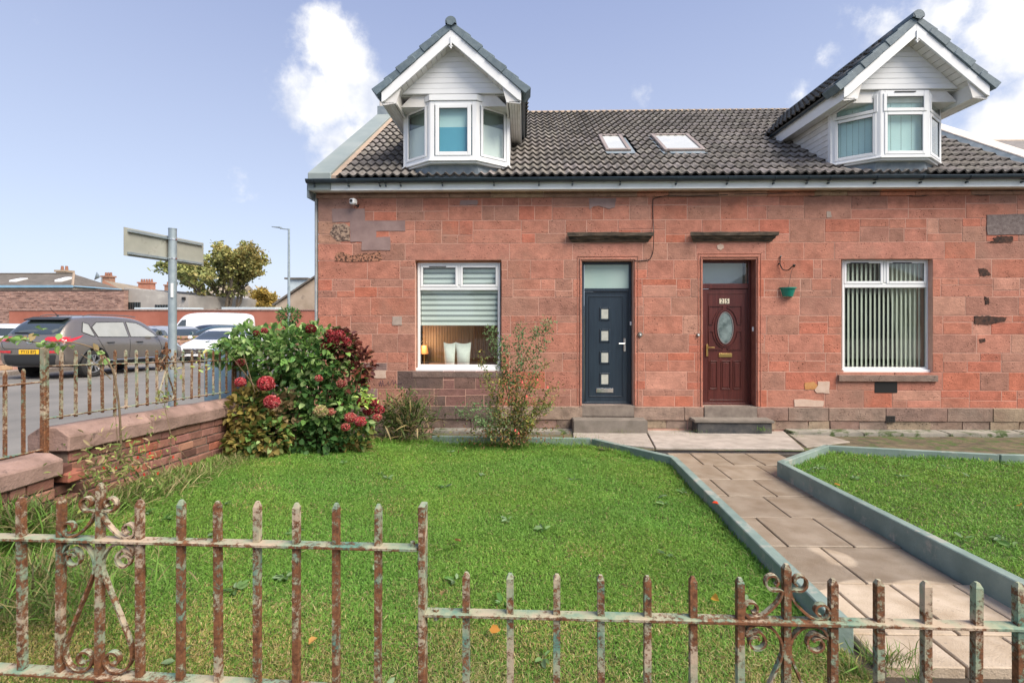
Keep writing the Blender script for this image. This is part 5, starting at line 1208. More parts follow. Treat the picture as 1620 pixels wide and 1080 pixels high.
# ---------------- sign, cabinet, lamp ----------------
P0 = LP(273, 620, -3.97); psx, psy = -3.97, P0.y
sg = empty('street_sign', (psx, psy, zroad(psy)), 'blank back of a wide pale sign plate on a grey post behind the side railing', 'sign')
pz = LP(273, 363, psx).z
MB().cyl((psx, psy, zroad(psy)-.1), (psx, psy, pz), .042, n=20).build('post', M_galv, sg, smooth=True); MB().cyl((psx, psy, pz+.001), (psx, psy, pz+.012), .044, n=20).build('post_cap', M_galv, sg, smooth=True)
d0 = DIR(195.5, 360); d1 = DIR(322, 384)
sx = psx-.06
def SP(px, py): d = DIR(px, py); t = sx/d.x; return d*t+Vector((0,0,CAM_Z))
q0 = SP(196, 381.5); q1 = SP(322, 403); zc0, zc1 = (q0.z+q1.z)/2, .135
zA = SP(196, 359).z; zB = SP(196, 404).z; zC = SP(322, 384.5).z; zD = SP(322, 421.5).z
y0s, y1s = q0.y, q1.y; zt0 = (zA, zC); zb0 = (zB, zD)
MB().add([(sx-.004,y0s,zB),(sx,y0s,zB),(sx,y0s,zA),(sx-.004,y0s,zA),(sx-.004,y1s,zD),(sx,y1s,zD),(sx,y1s,zC),(sx-.004,y1s,zC)],[(0,1,2,3),(7,6,5,4),(0,4,5,1),(1,5,6,2),(2,6,7,3),(3,7,4,0)]).build('sign_plate', M_signback, sg)
for za, zb2, o in ((zA, zC, -.03), (zB, zD, .03)):
    s = 1 if o < 0 else -1
    MB().add([(sx+.001,y0s+.04,za+o-.012),(sx+.022,y0s+.04,za+o-.012),(sx+.022,y0s+.04,za+o+.012),(sx+.001,y0s+.04,za+o+.012),(sx+.001,y1s-.04,zb2+o-.012),(sx+.022,y1s-.04,zb2+o-.012),(sx+.022,y1s-.04,zb2+o+.012),(sx+.001,y1s-.04,zb2+o+.012)],[(0,1,2,3),(7,6,5,4),(0,4,5,1),(1,5,6,2),(2,6,7,3),(3,7,4,0)]).build('stiffening_channel', M_galv, sg)
for py in (379, 409): z = LP(273, py, psx).z; MB().cyl((psx, psy, z-.008), (psx, psy, z+.008), .047, n=20).build('clip_band', M_chrome, sg, smooth=True)
z = LP(270, 456, psx+.04).z; MB().box(psx+.012, psx+.040, psy-.047, psy-.041, z-.1, z+.06).build('sticker', M_upvc, sg)
cy = LP(330, 600, -3.98).y
cb = empty('utility_cabinet', (-4.06, 6.0, zroad(6)), 'blue grey metal utility cabinet standing behind the side railing beside the hydrangea', 'cabinet')
M_cab = MAT('blue_grey_cabinet', (.12,.20,.27), (.18,.26,.33), .6, 5, var2=((.25,.28,.29), 12, .64))
cx0, cx1, cy0, cy1 = -4.42, -3.98, 6.6, 7.15; zt_ = zroad(6)+.86
MB().box(cx0, cx1, cy0, cy1, zroad(6)-.1, zt_).build('cabinet_body', M_cab, cb, bevel=.01); MB().box(cx0-.02, cx1+.015, cy0-.02, cy1+.02, zt_, zt_+.035).build('cabinet_lid', M_cab, cb, bevel=.01)
for k in range(2): MB().box(cx1+.001, cx1+.012, cy0+.03+k*.25, cy0+.26+k*.25, zroad(6)+.05, zt_-.05).build('cabinet_door', M_cab, cb, bevel=.003)
lp = at(457, 497, 25); lt = at(457, 362, 25).z
la = empty('street_lamp', (lp.x, 25, 0), 'tall slim grey street lamp left of the cottage gable', 'street lamp')
MB().cyl((lp.x, 25, -.3), (lp.x, 25, lt), .085, .055, 10).build('pole', M_galv, la, smooth=True)
xh = at(430, 362, 25).x
MB().tube([(lp.x, 25, lt-.03), (lp.x-.3, 25, lt-.0), (xh+.45, 25, lt+.02)], .03).build('arm', M_galv, la, smooth=True)
MB().add([(xh,24.92,lt+.10),(xh+.5,24.9,lt+.02),(xh+.5,25.1,lt+.02),(xh,25.08,lt+.10),(xh,24.92,lt+.12),(xh+.5,24.9,lt+.10),(xh+.5,25.1,lt+.10),(xh,25.08,lt+.12)],[(0,3,2,1),(4,5,6,7),(0,1,5,4),(1,2,6,5),(2,3,7,6),(3,0,4,7)]).build('lantern', M_galv, la, bevel=.01)

# ---------------- vehicles ----------------
M_tyre = MAT('tyre_rubber', (.018,.018,.018), (.03,.03,.03), .85, 10); M_alloy = MAT('alloy_wheel', (.55,.56,.58), rough=.3, metal=.9)
M_carglass = MAT('car_glass', (.02,.03,.03), (.03,.04,.04), .03, 1, spec=1., coat=1.); M_trim = MAT('dark_car_trim', (.02,.022,.024), rough=.6)
M_redlamp = MAT('red_lamp', (.62,.02,.03), (.45,.01,.02), .12, 20, coat=1.); M_clearlamp = MAT('clear_lamp', (.55,.58,.6), (.3,.32,.34), .08, 12, coat=1., metal=.3)
M_sidegl = MAT('side_glass_pale', (.30,.31,.28), (.38,.39,.36), .03, 1.5, spec=1., coat=1.)
SUVS = [(-2.20,.46,.86,.98,.66,.78,.55),(-2.16,.34,.94,1.10,.84,.88,.66),(-2.02,.30,1.0,1.28,.90,.91,.66),(-1.80,.28,1.02,1.50,.91,.92,.66),(-1.55,.27,1.02,1.585,.915,.925,.665),(-1.1,.26,1.01,1.62,.92,.93,.68),(-.5,.25,1.0,1.635,.92,.93,.69),(.1,.25,.985,1.625,.92,.93,.685),(.5,.25,.975,1.56,.92,.925,.67),(.85,.25,.965,1.36,.92,.92,.68),(1.12,.26,.955,1.12,.915,.915,.74),(1.35,.26,.93,1.04,.91,.905,.74),(1.7,.27,.88,.98,.90,.88,.70),(2.0,.29,.78,.88,.87,.82,.62),(2.15,.33,.66,.76,.78,.72,.52),(2.20,.44,.58,.64,.6,.55,.4)]
HATCH = [(-2.10,.40,.72,.84,.62,.72,.5),(-2.06,.30,.82,.95,.80,.82,.62),(-1.92,.24,.88,1.10,.87,.87,.62),(-1.65,.20,.90,1.30,.88,.885,.62),(-1.3,.19,.90,1.39,.89,.89,.62),(-.8,.18,.89,1.42,.89,.89,.63),(-.2,.18,.88,1.43,.89,.89,.63),(.3,.18,.87,1.39,.89,.89,.62),(.7,.18,.86,1.22,.89,.885,.62),(1.05,.18,.85,1.0,.885,.88,.70),(1.3,.19,.83,.93,.88,.87,.70),(1.65,.20,.78,.88,.87,.84,.66),(1.95,.22,.70,.79,.84,.78,.58),(2.08,.26,.58,.68,.74,.66,.48),(2.13,.36,.50,.56,.58,.52,.36)]
VAN = [(-2.6,.45,1.1,2.1,.88,.92,.80),(-2.55,.35,1.15,2.4,.95,.98,.84),(-2.2,.3,1.2,2.52,.97,1.0,.85),(-1.2,.3,1.2,2.55,.98,1.0,.85),(0,.3,1.2,2.56,.98,1.0,.85),(1.0,.3,1.2,2.54,.98,1.0,.84),(1.4,.3,1.2,2.35,.98,1.0,.82),(1.75,.3,1.18,1.85,.97,.98,.80),(2.05,.3,1.1,1.35,.96,.96,.78),(2.4,.32,.98,1.12,.93,.9,.7),(2.58,.36,.8,.9,.82,.78,.6),(2.63,.45,.65,.7,.65,.6,.45)]
def body_mesh(spec, arches, wr):
    mb = MB(); ring_n = None; vs = []
    for (x, zb_, zl, zt_, ws, wb, wt) in spec:
        up = zt_-zl; h = []
        pts = [(0,zb_),(ws*.75,zb_),(ws*.985,zb_+.07),(ws+.012,zb_+(zl-zb_)*.45),(wb,zl-.07),(wb-.03,zl),(wt+(wb-wt)*.32,zl+up*.52),(wt,zl+up*.86),(wt*.88,zl+up*.965),(wt*.45,zt_-.004),(0,zt_)]
        full = [(x, y, z) for y, z in pts]+[(x, -y, z) for y, z in pts[-2:0:-1]]; ring_n = len(full); vs += full
    m = len(spec); n = ring_n
    fs = [(k*n+i, (k+1)*n+i, (k+1)*n+(i+1)%n, k*n+(i+1)%n) for k in range(m-1) for i in range(n)]+[tuple(range(n)), tuple(range(m*n-1, m*n-n-1, -1))]
    me = bpy.data.meshes.new('body'); me.from_pydata(vs, [], fs)
    bm = bmesh.new(); bm.from_mesh(me); bmesh.ops.recalc_face_normals(bm, faces=bm.faces); bm.to_mesh(me); bm.free()
    o = bpy.data.objects.new('tmp', me); COL.objects.link(o); s = o.modifiers.new('s', 'SUBSURF'); s.levels = 2; s.render_levels = 2
    cut = []
    for ax in arches:
        for sd_ in (-1, 1):
            c = MB().cyl((ax, sd_*.56, wr), (ax, sd_*1.3, wr), wr*1.17, n=36); cm_ = bpy.data.meshes.new('c'); cm_.from_pydata(c.v, [], c.f)
            co = bpy.data.objects.new('c', cm_); COL.objects.link(co); b = o.modifiers.new('b', 'BOOLEAN'); b.operation = 'DIFFERENCE'; b.object = co; b.solver = 'EXACT'; cut.append(co)
    dg = bpy.context.evaluated_depsgraph_get(); res = bpy.data.meshes.new_from_object(o.evaluated_get(dg)); 
    bpy.data.objects.remove(o)
    for c in cut: bpy.data.objects.remove(c)
    for f in res.polygons: f.use_smooth = True
    bm = bmesh.new(); bm.from_mesh(res)
    for e in bm.edges:
        if e.calc_face_angle(0) > .6: e.smooth = False
    tree = BVHTree.FromBMesh(bm); bm.to_mesh(res); bm.free()
    return res, tree
def project(tree, poly, axis, sgn, off, cuts=3):
    """flat outline laid on the body: axis 'y' (seen from the side) or 'x' (seen from the end)"""
    bm = bmesh.new()
    mk = (lambda a, b: (a, sgn*4, b)) if axis == 'y' else (lambda a, b: (sgn*6, a, b))
    f = bm.faces.new([bm.verts.new(mk(a, b)) for a, b in poly]); bmesh.ops.triangulate(bm, faces=[f])
    for _ in range(2): bmesh.ops.subdivide_edges(bm, edges=bm.edges[:], cuts=cuts if _ == 0 else 1, use_grid_fill=True)
    d = Vector((0,-sgn,0)) if axis == 'y' else Vector((-sgn,0,0))
    for v in bm.verts:
        h, nrm, _, _ = tree.ray_cast(v.co, d)
        if h is None: h, nrm, _, _ = tree.find_nearest(Vector((v.co.x, sgn*.9, v.co.z)) if axis == 'y' else Vector((sgn*2.1, v.co.y, v.co.z)))
        v.co = h-d*off
    bmesh.ops.recalc_face_normals(bm, faces=bm.faces)
    me = bpy.data.meshes.new('p'); bm.to_mesh(me); bm.free()
    for p in me.polygons: p.use_smooth = True
    return me
def seam(tree, pts, axis, sgn, r=.006):
    P = []
    for (a, b), (c, e) in zip(pts, pts[1:]):
        for k in range(8): P.append((a+(c-a)*k/8, b+(e-b)*k/8))
    P.append(pts[-1]); out_ = []
    for a, b in P:
        o = Vector((a, sgn*4, b)) if axis == 'y' else Vector((sgn*6, a, b)); d = Vector((0,-sgn,0)) if axis == 'y' else Vector((-sgn,0,0))
        h, _, _, _ = tree.ray_cast(o, d)
        if h is not None: out_.append(h-d*.001)
    return out_
def wheel(parent, x, y, r, w, spokes=5):
    s = 1 if y > 0 else -1; e = bpy.data.objects.new('wheel', None)
    mb = MB(); prof = [(r*.66,-w/2),(r*.9,-w/2),(r,-w*.36),(r,w*.36),(r*.9,w/2),(r*.66,w/2),(r*.64,w*.3),(r*.64,-w*.3)]; n = 32; vs = []
    for rr, yy in prof:
        for i in range(n): t = 2*math.pi*i/n; vs.append((x+rr*math.cos(t), y+yy, r+rr*math.sin(t)))
    k = len(prof); mb.add(vs, [(a*n+i, a*n+(i+1)%n, ((a+1)%k)*n+(i+1)%n, ((a+1)%k)*n+i) for a in range(k) for i in range(n)])
    tyre = mb.build('tyre', M_tyre, parent, smooth=True, local=True)
    rim = MB().cyl((x, y+s*.02, r), (x, y-s*.02, r), r*.63, n=28).build('hub_disc', M_trim, tyre, local=True)
    mb = MB(); vs = []; yo = y+s*(w/2-.012)
    for rr, yy in ((r*.665,yo),(r*.60,yo),(r*.60,yo-s*.06),(r*.665,yo-s*.06)):
        for i in range(n): t = 2*math.pi*i/n; vs.append((x+rr*math.cos(t), yy, r+rr*math.sin(t)))
    mb.add(vs, [(a*n+i, a*n+(i+1)%n, ((a+1)%4)*n+(i+1)%n, ((a+1)%4)*n+i) for a in range(4) for i in range(n)])
    for q in range(spokes):
        for dq in (-.13, .13):
            t = 2*math.pi*q/spokes+.3; a = (math.cos(t+dq*.5), math.sin(t+dq*.5)); b = (math.cos(t+dq*1.6), math.sin(t+dq*1.6)); nx, nz = -math.sin(t), math.cos(t); h = r*.035
            p0 = Vector((x+a[0]*r*.12, yo-s*.01, r+a[1]*r*.12)); p1 = Vector((x+b[0]*r*.62, yo-s*.01, r+b[1]*r*.62)); nv = Vector((nx,0,nz))*h; th = Vector((0,-s*.03,0))
            mb.add([p0-nv,p0+nv,p1+nv*1.3,p1-nv*1.3,p0-nv+th,p0+nv+th,p1+nv*1.3+th,p1-nv*1.3+th],[(0,1,2,3),(7,6,5,4),(0,4,5,1),(1,5,6,2),(2,6,7,3),(3,7,4,0)])
    mb.cyl((x, yo-s*.03, r), (x, yo+s*.004, r), r*.15, n=14)
    bpy.data.objects.remove(e)
    mb.build('rim', M_alloy, tyre, local=True)
def PAINT(name, c, flake=.3, rough=.32):
    m, t, b = newmat(name); b.inputs['Base Color'].default_value = (*c, 1); b.inputs['Metallic'].default_value = flake; b.inputs['Roughness'].default_value = rough; b.inputs['Coat Weight'].default_value = 1; b.inputs['Coat Roughness'].default_value = .04; return m
def addp(e, name, me, mat, label=None):
    me.materials.append(mat); me.name = name; o = link(name, me, e); return tag(o, label)
BODIES = {}
def car(kind, name, loc, heading, paint, label, group, detail=2, category='car'):
    spec, arches, wr = {'suv': (SUVS, (-1.33, 1.32), .355), 'hatch': (HATCH, (-1.3, 1.32), .315), 'van': (VAN, (-1.65, 1.75), .34)}[kind]
    if kind not in BODIES: BODIES[kind] = body_mesh(spec, arches, wr)
    src, tree = BODIES[kind]
    e = empty(name, loc, label, category, group, rz=heading)
    # bodies are built in the vehicle's own axes: x forwards
    b = src.copy(); addp(e, 'body', b, paint)
    xr, xf = spec[0][0], spec[-1][0]
    zl = {'suv': 1.0, 'hatch': .89, 'van': 1.2}[kind]; zt_ = {'suv': 1.60, 'hatch': 1.40, 'van': 2.5}[kind]
    for s in (-1, 1):
        for ax in arches: wheel(e, ax, s*.80, wr, .23)
        if kind != 'van':
            rg = zl+.05; top = zt_-.13
            wins = [[(-1.72,rg+.09),(-1.42,rg+.07),(-1.30,rg+.10),(-1.38,top-.10),(-1.50,top-.10)], [(-1.22,rg),(-.22,rg-.01),(-.24,top),(-1.12,top-.03),(-1.3,top-.16)], [(-.14,rg-.01),(.92,rg-.02),(.80,rg+.10),(.40,top-.09),(.22,top-.02),(-.15,top)]]
            if kind == 'suv': wins[0] = [(-1.62,rg+.13),(-1.36,rg+.02),(-1.30,rg+.02),(-1.36,top-.08),(-1.50,top-.04)]
        else: wins = [[(1.02,1.35),(1.85,1.35),(1.6,1.75),(1.35,2.05),(1.05,2.08)]]
        for k, w in enumerate(wins):
            if k == 0 and detail < 2 and kind != 'van': continue
            addp(e, 'side_window', project(tree, w, 'y', s, .006), M_sidegl if (kind == 'suv' and detail > 2) else M_carglass)
            if detail > 2:
                P = seam(tree, w+[w[0]], 'y', s)
                if len(P) > 2: MB().tube(P, .012, 5).build('window_trim', M_trim, e, local=True)
        # mirror
        mx = .78 if kind != 'van' else 1.55
        mz = zl+.08
        MB().box(mx-.08, mx+.06, min(s*.93, s*1.09), max(s*.93, s*1.09), mz, mz+.15).build('mirror', paint if detail < 3 else M_carglass, e, local=True, bevel=.035, seg=2, smooth=True)
        if detail > 1:
            for pts in ([(-.20,zl-.02),(-.22,.42),(-.20,.36)], [(.90,zl-.03),(1.0,.75),(.98,.36)], [(-1.24,zl-.0),(-1.12,.82),(-.92,.52),(-.90,.36)]):
                P = seam(tree, pts, 'y', s)
                if len(P) > 2: MB().tube(P, .006, 4).build('door_seam', M_trim, e, local=True)
            for hx in (-.98, .02): MB().box(hx-.0, hx+.22, min(s*.915, s*.965), max(s*.915, s*.965), zl-.115, zl-.085).build('door_handle', M_trim if detail > 2 else paint, e, local=True, bevel=.01)
            P = seam(tree, [(-.92,.42),(.95,.42)], 'y', s, .006)
            MB().tube([p+Vector((0, s*.012, 0)) for p in P], .016, 6).build('chrome_strip', M_chrome, e, local=True, smooth=True)
            addp(e, 'sill_panel', project(tree, [(-.90,.27),(.92,.27),(.92,.39),(-.90,.39)], 'y', s, .008), M_trim)
            if kind == 'suv':
                for ax in arches:
                    P = [(ax+wr*1.2*math.cos(t_), wr+wr*1.2*math.sin(t_)) for t_ in np.linspace(-.12, math.pi+.12, 26)]; Q = seam(tree, P[::1], 'y', s)
                    if len(Q) > 3: MB().tube([p+Vector((0,s*.004,0)) for p in Q], .02, 5).build('arch_trim', M_trim, e, local=True, smooth=True)
        # lamps
        if kind == 'suv': rl = [(-2.22,.96),(-1.62,1.10),(-1.78,1.02),(-2.02,.93),(-2.22,.90)]
        elif kind == 'hatch': rl = [(-2.10,.80),(-1.80,.86),(-1.85,.74),(-2.10,.68)]
        else: rl = [(-2.6,1.2),(-2.48,1.2),(-2.48,.8),(-2.6,.8)]
        addp(e, 'tail_lamp', project(tree, rl, 'y', s, .008), M_redlamp)
        if kind == 'suv': rr_ = [(s*.38,1.0),(s*.44,1.06),(s*.84,1.06),(s*.86,.97),(s*.6,.94),(s*.44,.965)]; addp(e, 'tail_lamp', project(tree, rr_, 'x', -1, .010), M_redlamp)
        else: addp(e, 'tail_lamp', project(tree, [(s*.55,zl-.06),(s*.82,zl-.04),(s*.82,zl-.22),(s*.62,zl-.22)], 'x', -1, .010), M_redlamp)
        addp(e, 'headlight', project(tree, [(s*.48,zl-.24),(s*.80,zl-.20),(s*.83,zl-.33),(s*.58,zl-.37)], 'x', 1, .008), M_clearlamp)
        addp(e, 'headlight', project(tree, [(xf-.14,zl-.33),(xf-.50,zl-.15),(xf-.46,zl-.24),(xf-.12,zl-.38)], 'y', s, .008), M_clearlamp)
    # screens
    if kind == 'van':
        addp(e, 'windscreen', project(tree, [(-.8,1.28),(.8,1.28),(.70,2.15),(-.70,2.15)], 'x', 1, .008), M_carglass)
    else:
        addp(e, 'windscreen', project(tree, [(-.74,zl+.10),(-.3,zl+.07),(.3,zl+.07),(.74,zl+.10),(.57,zt_-.10),(-.57,zt_-.10)], 'x', 1, .008), M_carglass)
        hh = .12 if kind == 'suv' else .08
        addp(e, 'rear_window', project(tree, [(-.68,zl+hh),(.68,zl+hh),(.60,zt_-.12),(.3,zt_-.08),(-.3,zt_-.08),(-.60,zt_-.12)], 'x', -1, .008), M_carglass)
    if detail > 2:     # the dark estate seen from behind
        xs = spec[2][0]
        MB().add([(-1.90,-.54,1.50),(-1.90,.54,1.50),(-1.62,.55,1.575),(-1.62,-.55,1.575),(-1.88,-.52,1.475),(-1.88,.52,1.475),(-1.64,.53,1.55),(-1.64,-.53,1.55)], [(0,1,2,3),(7,6,5,4),(0,4,5,1),(1,5,6,2),(2,6,7,3),(3,7,4,0)]).build('roof_spoiler', M_trim, e, local=True, bevel=.01)
        addp(e, 'rear_bumper', project(tree, [(-.84,.34),(.84,.34),(.86,.62),(-.86,.62)], 'x', -1, .012), M_trim)
        for s in (-1, 1): addp(e, 'bumper_reflector', project(tree, [(s*.48,.66),(s*.84,.67),(s*.84,.72),(s*.48,.72)], 'x', -1, .016), M_redlamp)
        P = seam(tree, [(-.80,1.0),(-.72,.80),(-.66,.76),(.66,.76),(.72,.80),(.80,1.0)], 'x', -1)
        if len(P) > 2: MB().tube(P, .006, 4).build('tailgate_seam', M_trim, e, local=True)
        h, _, _, _ = tree.ray_cast(Vector((-6, 0, .69)), Vector((1,0,0)))
        pl_ = MB().box(h.x-.022, h.x-.006, -.26, .26, .635, .745).build('number_plate', MAT('yellow_plate', (.85,.50,.02), rough=.35), e, local=True, bevel=.004)
        glyph('YY15 BYJ', .078, M_black, pl_, (h.x-.0235, 0, .69), rot=(R(90), 0, R(-90)), world=False, name='registration', sx=.95, bold=.0015)
        h, _, _, _ = tree.ray_cast(Vector((-6, 0, .93)), Vector((1,0,0)))
        bm_ = MB(); bm_.add([(h.x-.012, .075*math.cos(t_), .93+.036*math.sin(t_)) for t_ in np.linspace(0, 2*math.pi, 20, endpoint=False)], [tuple(range(20))]); bm_.build('badge', M_chrome, e, local=True)
        glyph('KIA', .040, M_black, e, (h.x-.014, 0, .93), rot=(R(90), 0, R(-90)), world=False, name='badge_lettering')
        P = [tree.ray_cast(Vector((-6, y, 1.16+.0*y)), Vector((1,0,0)))[0]-Vector((.02,0,0)) for y in (.0,.15,.3,.48)]
        MB().tube([Vector((P[0].x, .02, 1.125))]+P[1:], .014, 6).build('wiper', M_black, e, local=True)
        MB().cyl((-1.50, 0, 1.60), (-1.72, 0, 1.80), .010, .005).cyl((-1.50,0,1.59),(-1.51,0,1.62),.03,.02).build('aerial', M_black, e, local=True)
        for s in (-1, 1): MB().tube([(-1.4,s*.60,1.60),(-1.2,s*.61,1.645),(.0,s*.62,1.655),(.30,s*.61,1.62)], .014, 6).build('roof_rail', paint, e, local=True, smooth=True)
    if category == 'car' and detail == 2:   # the white hatchback facing the camera: grille with its star
        addp(e, 'grille', project(tree, [(-.44,.66),(.44,.66),(.38,.46),(-.38,.46)], 'x', 1, .012), M_trim)
        xg = tree.ray_cast(Vector((6,0,.56)), Vector((-1,0,0)))[0].x+.022
        for z in (.60, .53): MB().box(xg-.02, xg, -.38, .38, z-.010, z+.010).build('grille_bar', M_chrome, e, local=True)
        mb = MB(); n = 28
        mb.tube([(xg+.012, .105*math.cos(2*math.pi*i/n), .56+.105*math.sin(2*math.pi*i/n)) for i in range(n+1)], .009, 6)
        for t_ in (90, 210, 330): mb.cyl((xg+.012, 0, .56), (xg+.012, .1*math.cos(R(t_)), .56+.1*math.sin(R(t_))), .016, .004, 6)
        mb.build('star_badge', M_chrome, e, local=True, smooth=True)
        addp(e, 'lower_grille', project(tree, [(-.52,.36),(.52,.36),(.58,.26),(-.58,.26)], 'x', 1, .012), M_trim)
        for s in (-1, 1): addp(e, 'air_intake', project(tree, [(s*.60,.42),(s*.80,.44),(s*.80,.30),(s*.66,.30)], 'x', 1, .012), M_trim)
        MB().box(xg-.005, xg+.012, -.26, .26, .375, .465).build('number_plate', M_upvc, e, local=True)
    return e
grey = PAINT('graphite_paint', (.22,.195,.175), .6, .27)
Xs, Ys_ = -11.24, 12.45
so = car('suv', 'parked_car', (Xs-.93, Ys_+1.33, (zroad(Ys_)+zroad(Ys_+2.6))/2), R(90), grey, 'graphite grey SUV seen from behind with a yellow number plate reading YY15 BYJ', 'cars parked by the road and in the car park', 3)
so.rotation_euler = (0, R(2.2), R(90)); so.scale = (1, .95, 1); so.location.x += .04
white = PAINT('white_car_paint', (.78,.79,.80), 0, .3)
car('hatch', 'parked_car', (-12.85, 20.6, zroad(21.2)), R(-88), white, 'white hatchback facing the camera with a star badge on its grille, behind the sign post', 'cars parked by the road and in the car park', 2)
def cp(px, py, Y): return at(px, py, Y).x
silver = PAINT('silver_paint', (.50,.52,.53), .5); blueg = PAINT('dark_blue_paint', (.03,.045,.08), .4); blk_ = PAINT('black_car_paint', (.015,.017,.02), .2); tealp = PAINT('blue_green_paint', (.06,.12,.16), .5)
G_ = 'cars parked by the road and in the car park'; zc_ = lambda Y: zroad(Y)+.02
car('hatch', 'parked_car', (cp(-8,500,19.5), 19.5, zc_(19.5)+.1), R(200), white, 'white car at the very left edge of the photo behind the low wall', G_, 1)
car('hatch', 'parked_car', (cp(38,500,27), 27, zc_(27)+.1), R(10), tealp, 'bluish car just showing between the left-edge white car and the grey SUV', G_, 1)
car('hatch', 'parked_car', (cp(224,500,22.5), 22.5, zc_(22.5)+.05), R(-12), silver, 'silver car with its windscreen right of the grey SUV roof', G_, 1)
car('suv', 'parked_car', (cp(262,500,26), 26, zc_(26)-.08), R(8), blueg, 'dark navy car behind the sign post', G_, 1)
car('suv', 'parked_car', (cp(283,500,23), 23, zc_(23)-.15), R(-30), silver, 'pale SUV with a sloping bonnet immediately right of the sign post', G_, 1)
car('hatch', 'parked_car', (cp(333,500,27), 27, zc_(27)+.22), R(172), blueg, 'dark blue car in front of the white van', G_, 1)
car('hatch', 'parked_car', (cp(350,500,23.5), 23.5, zc_(23.5)+.12), R(178), tealp, 'blue green car directly behind the white hatchback', G_, 1)
car('van', 'parked_van', (cp(333,500,32), 32, zroad(32)+.0), R(180), white, 'long white panel van in front of the red wall', None, 1, category='van')

# ---------------- low wall of the car park ----------------
lw = empty('low_stone_wall', (-14.75, 20, zroad(20)), 'low pink stone wall with mossy top between the road and the car park', 'wall')
rnd = random.Random(4)
zlw = lambda y: zroad(y)+.10; H = .93
mbm = MB(); 
for (y0, y1) in ((11.5, 31),): 
    mbm.add([(-14.98,y0,zlw(y0)-.3),(-14.66,y0,zlw(y0)-.3),(-14.66,y1,zlw(y1)-.3),(-14.98,y1,zlw(y1)-.3),(-14.98,y0,zlw(y0)+H-.13),(-14.66,y0,zlw(y0)+H-.13),(-14.66,y1,zlw(y1)+H-.13),(-14.98,y1,zlw(y1)+H-.13)],[(0,3,2,1),(4,5,6,7),(0,1,5,4),(1,2,6,5),(2,3,7,6),(3,0,4,7)])
mbm.build('wall_core', M_brickmortar, lw)
M_lws = MAT('pink_rubble_stone', (.40,.24,.18), (.52,.36,.28), .92, 6, bump=.5, objcol=True)
for c in range(5):
    y = 11.5+rnd.random()*.2
    while y < 29.5:
        w = rnd.uniform(.28, .5); z = zlw(y+w/2)+c*.16
        if y < 15.5 or y > 18.2:
            v = rnd.uniform(.8, 1.15); MB().box(-14.72, -14.64+rnd.uniform(-.008,.012), y, y+w-.015, z, z+.147).build('stone', M_lws, lw, bevel=.012, color=(v, v*rnd.uniform(.85,1.05), v*rnd.uniform(.8,1.05)), center=True)
        y += w
y = 11.5
M_mossc = MAT('mossy_coping', (.30,.16,.11), (.40,.24,.17), .95, 4, bump=.6, var2=((.16,.17,.03), 2.2, .50))
while y < 31:
    w = .8; z = zlw(y+w/2)+H-.125; MB().box(-15.02, -14.60, y, y+w-.008, z, z+.12).build('coping_stone', M_mossc, lw, bevel=.02, center=True); y += w

# ---------------- buildings beyond the car park ----------------
def pxz(px, py, Y): p = at(px, py, Y); return p.x, p.z
YR = 38.
M_redwall = MAT('red_painted_wall', (.30,.10,.065), (.38,.14,.095), .85, .8, var2=((.33,.12,.08), 3, .6), bump=.2)
x0, zt_ = pxz(14, 490, YR); x1 = -8.0
rw = MB().box(x0, x1, YR, YR+.3, -1.2, zt_-.08).build('boundary_wall', M_redwall, None, bevel=.02); tag(rw, 'long red painted boundary wall behind the car park', 'wall')
x = x0
while x < x1: MB().box(x, x+1.19, YR-.05, YR+.35, zt_-.078, zt_+.03).build('coping', M_coping, rw, bevel=.01); x += 1.2
YB = 43.
xa, zt_ = pxz(-60, 460, YB); xb = pxz(196, 460, YB)[0]
M_rub = MAT('rubble_brickwork', (.20,.12,.10), (.42,.27,.22), .95, 1.6, detail=10, bump=.8, bscale=4, stretch=(1,1,3.2), var2=((.50,.38,.31), 3.0, .60))
bw = MB().box(xa, xb, YB, YB+.5, -1.2, zt_).build('rough_brick_wall', M_rub, None); tag(bw, 'high rough old brick wall below the hipped dark roof at the left', 'wall')
# its brickwork: courses of little blocks standing proud
me_b = MB().box(-.2, .2, -.03, .0, -.06, .06); BM = bpy.data.meshes.new('block'); BM.from_pydata(me_b.v, [], me_b.f); 
mb = MB(); rnd = random.Random(9)
z = 1.0
while z < zt_-.1:
    x = max(xa, -48)+rnd.random()*.4
    while x < xb-.5:
        w = rnd.uniform(.25,.6)
        if rnd.random() < .7: mb.box(x, x+w-.04, YB-rnd.uniform(.01,.06), YB+.01, z, z+rnd.uniform(.14,.2))
        x += w
    z += .21
mb.build('rubble_courses', M_rub, bw, kind='stuff')
MB().box(xa, xb, YB-.06, YB+.56, zt_+.002, zt_+.10).build('wall_cope', MAT('dark_cope', (.10,.08,.07), rough=.9), bw)
# hipped hall
M_slate = MAT('brown_slate', (.085,.075,.062), (.15,.13,.11), .85, 1.2, detail=10, bump=.5, bscale=8, stretch=(1,1,3), var2=((.20,.17,.14), 5, .62))
hall = empty('hall', (-50, 50, 0), 'low hall with a dark hipped roof, two rooflights and a pale blue gutter', 'building')
xe, ze = pxz(115, 452, 48); xl_ = -85; ye = 48; xr2, zr_ = pxz(117, 433.5, 53); QB = at(192, 457.5, 58)
MB().add([(xl_,ye,ze),(xe,ye,ze),(xr2,53,zr_),(xl_,53,zr_),(QB.x,58,QB.z),(xl_,58,QB.z)], [(0,1,2,3),(1,4,2),(3,2,4,5)]).build('roof', M_slate, hall)
MB().prismz([(xl_, ye+.15), (xe-.1, ye+.15), (QB.x-.3, 57.8), (xl_, 57.8)], -1, ze-.12).build('wall', MAT('buff_wall', (.42,.33,.24), (.48,.38,.28), .9, 1), hall)
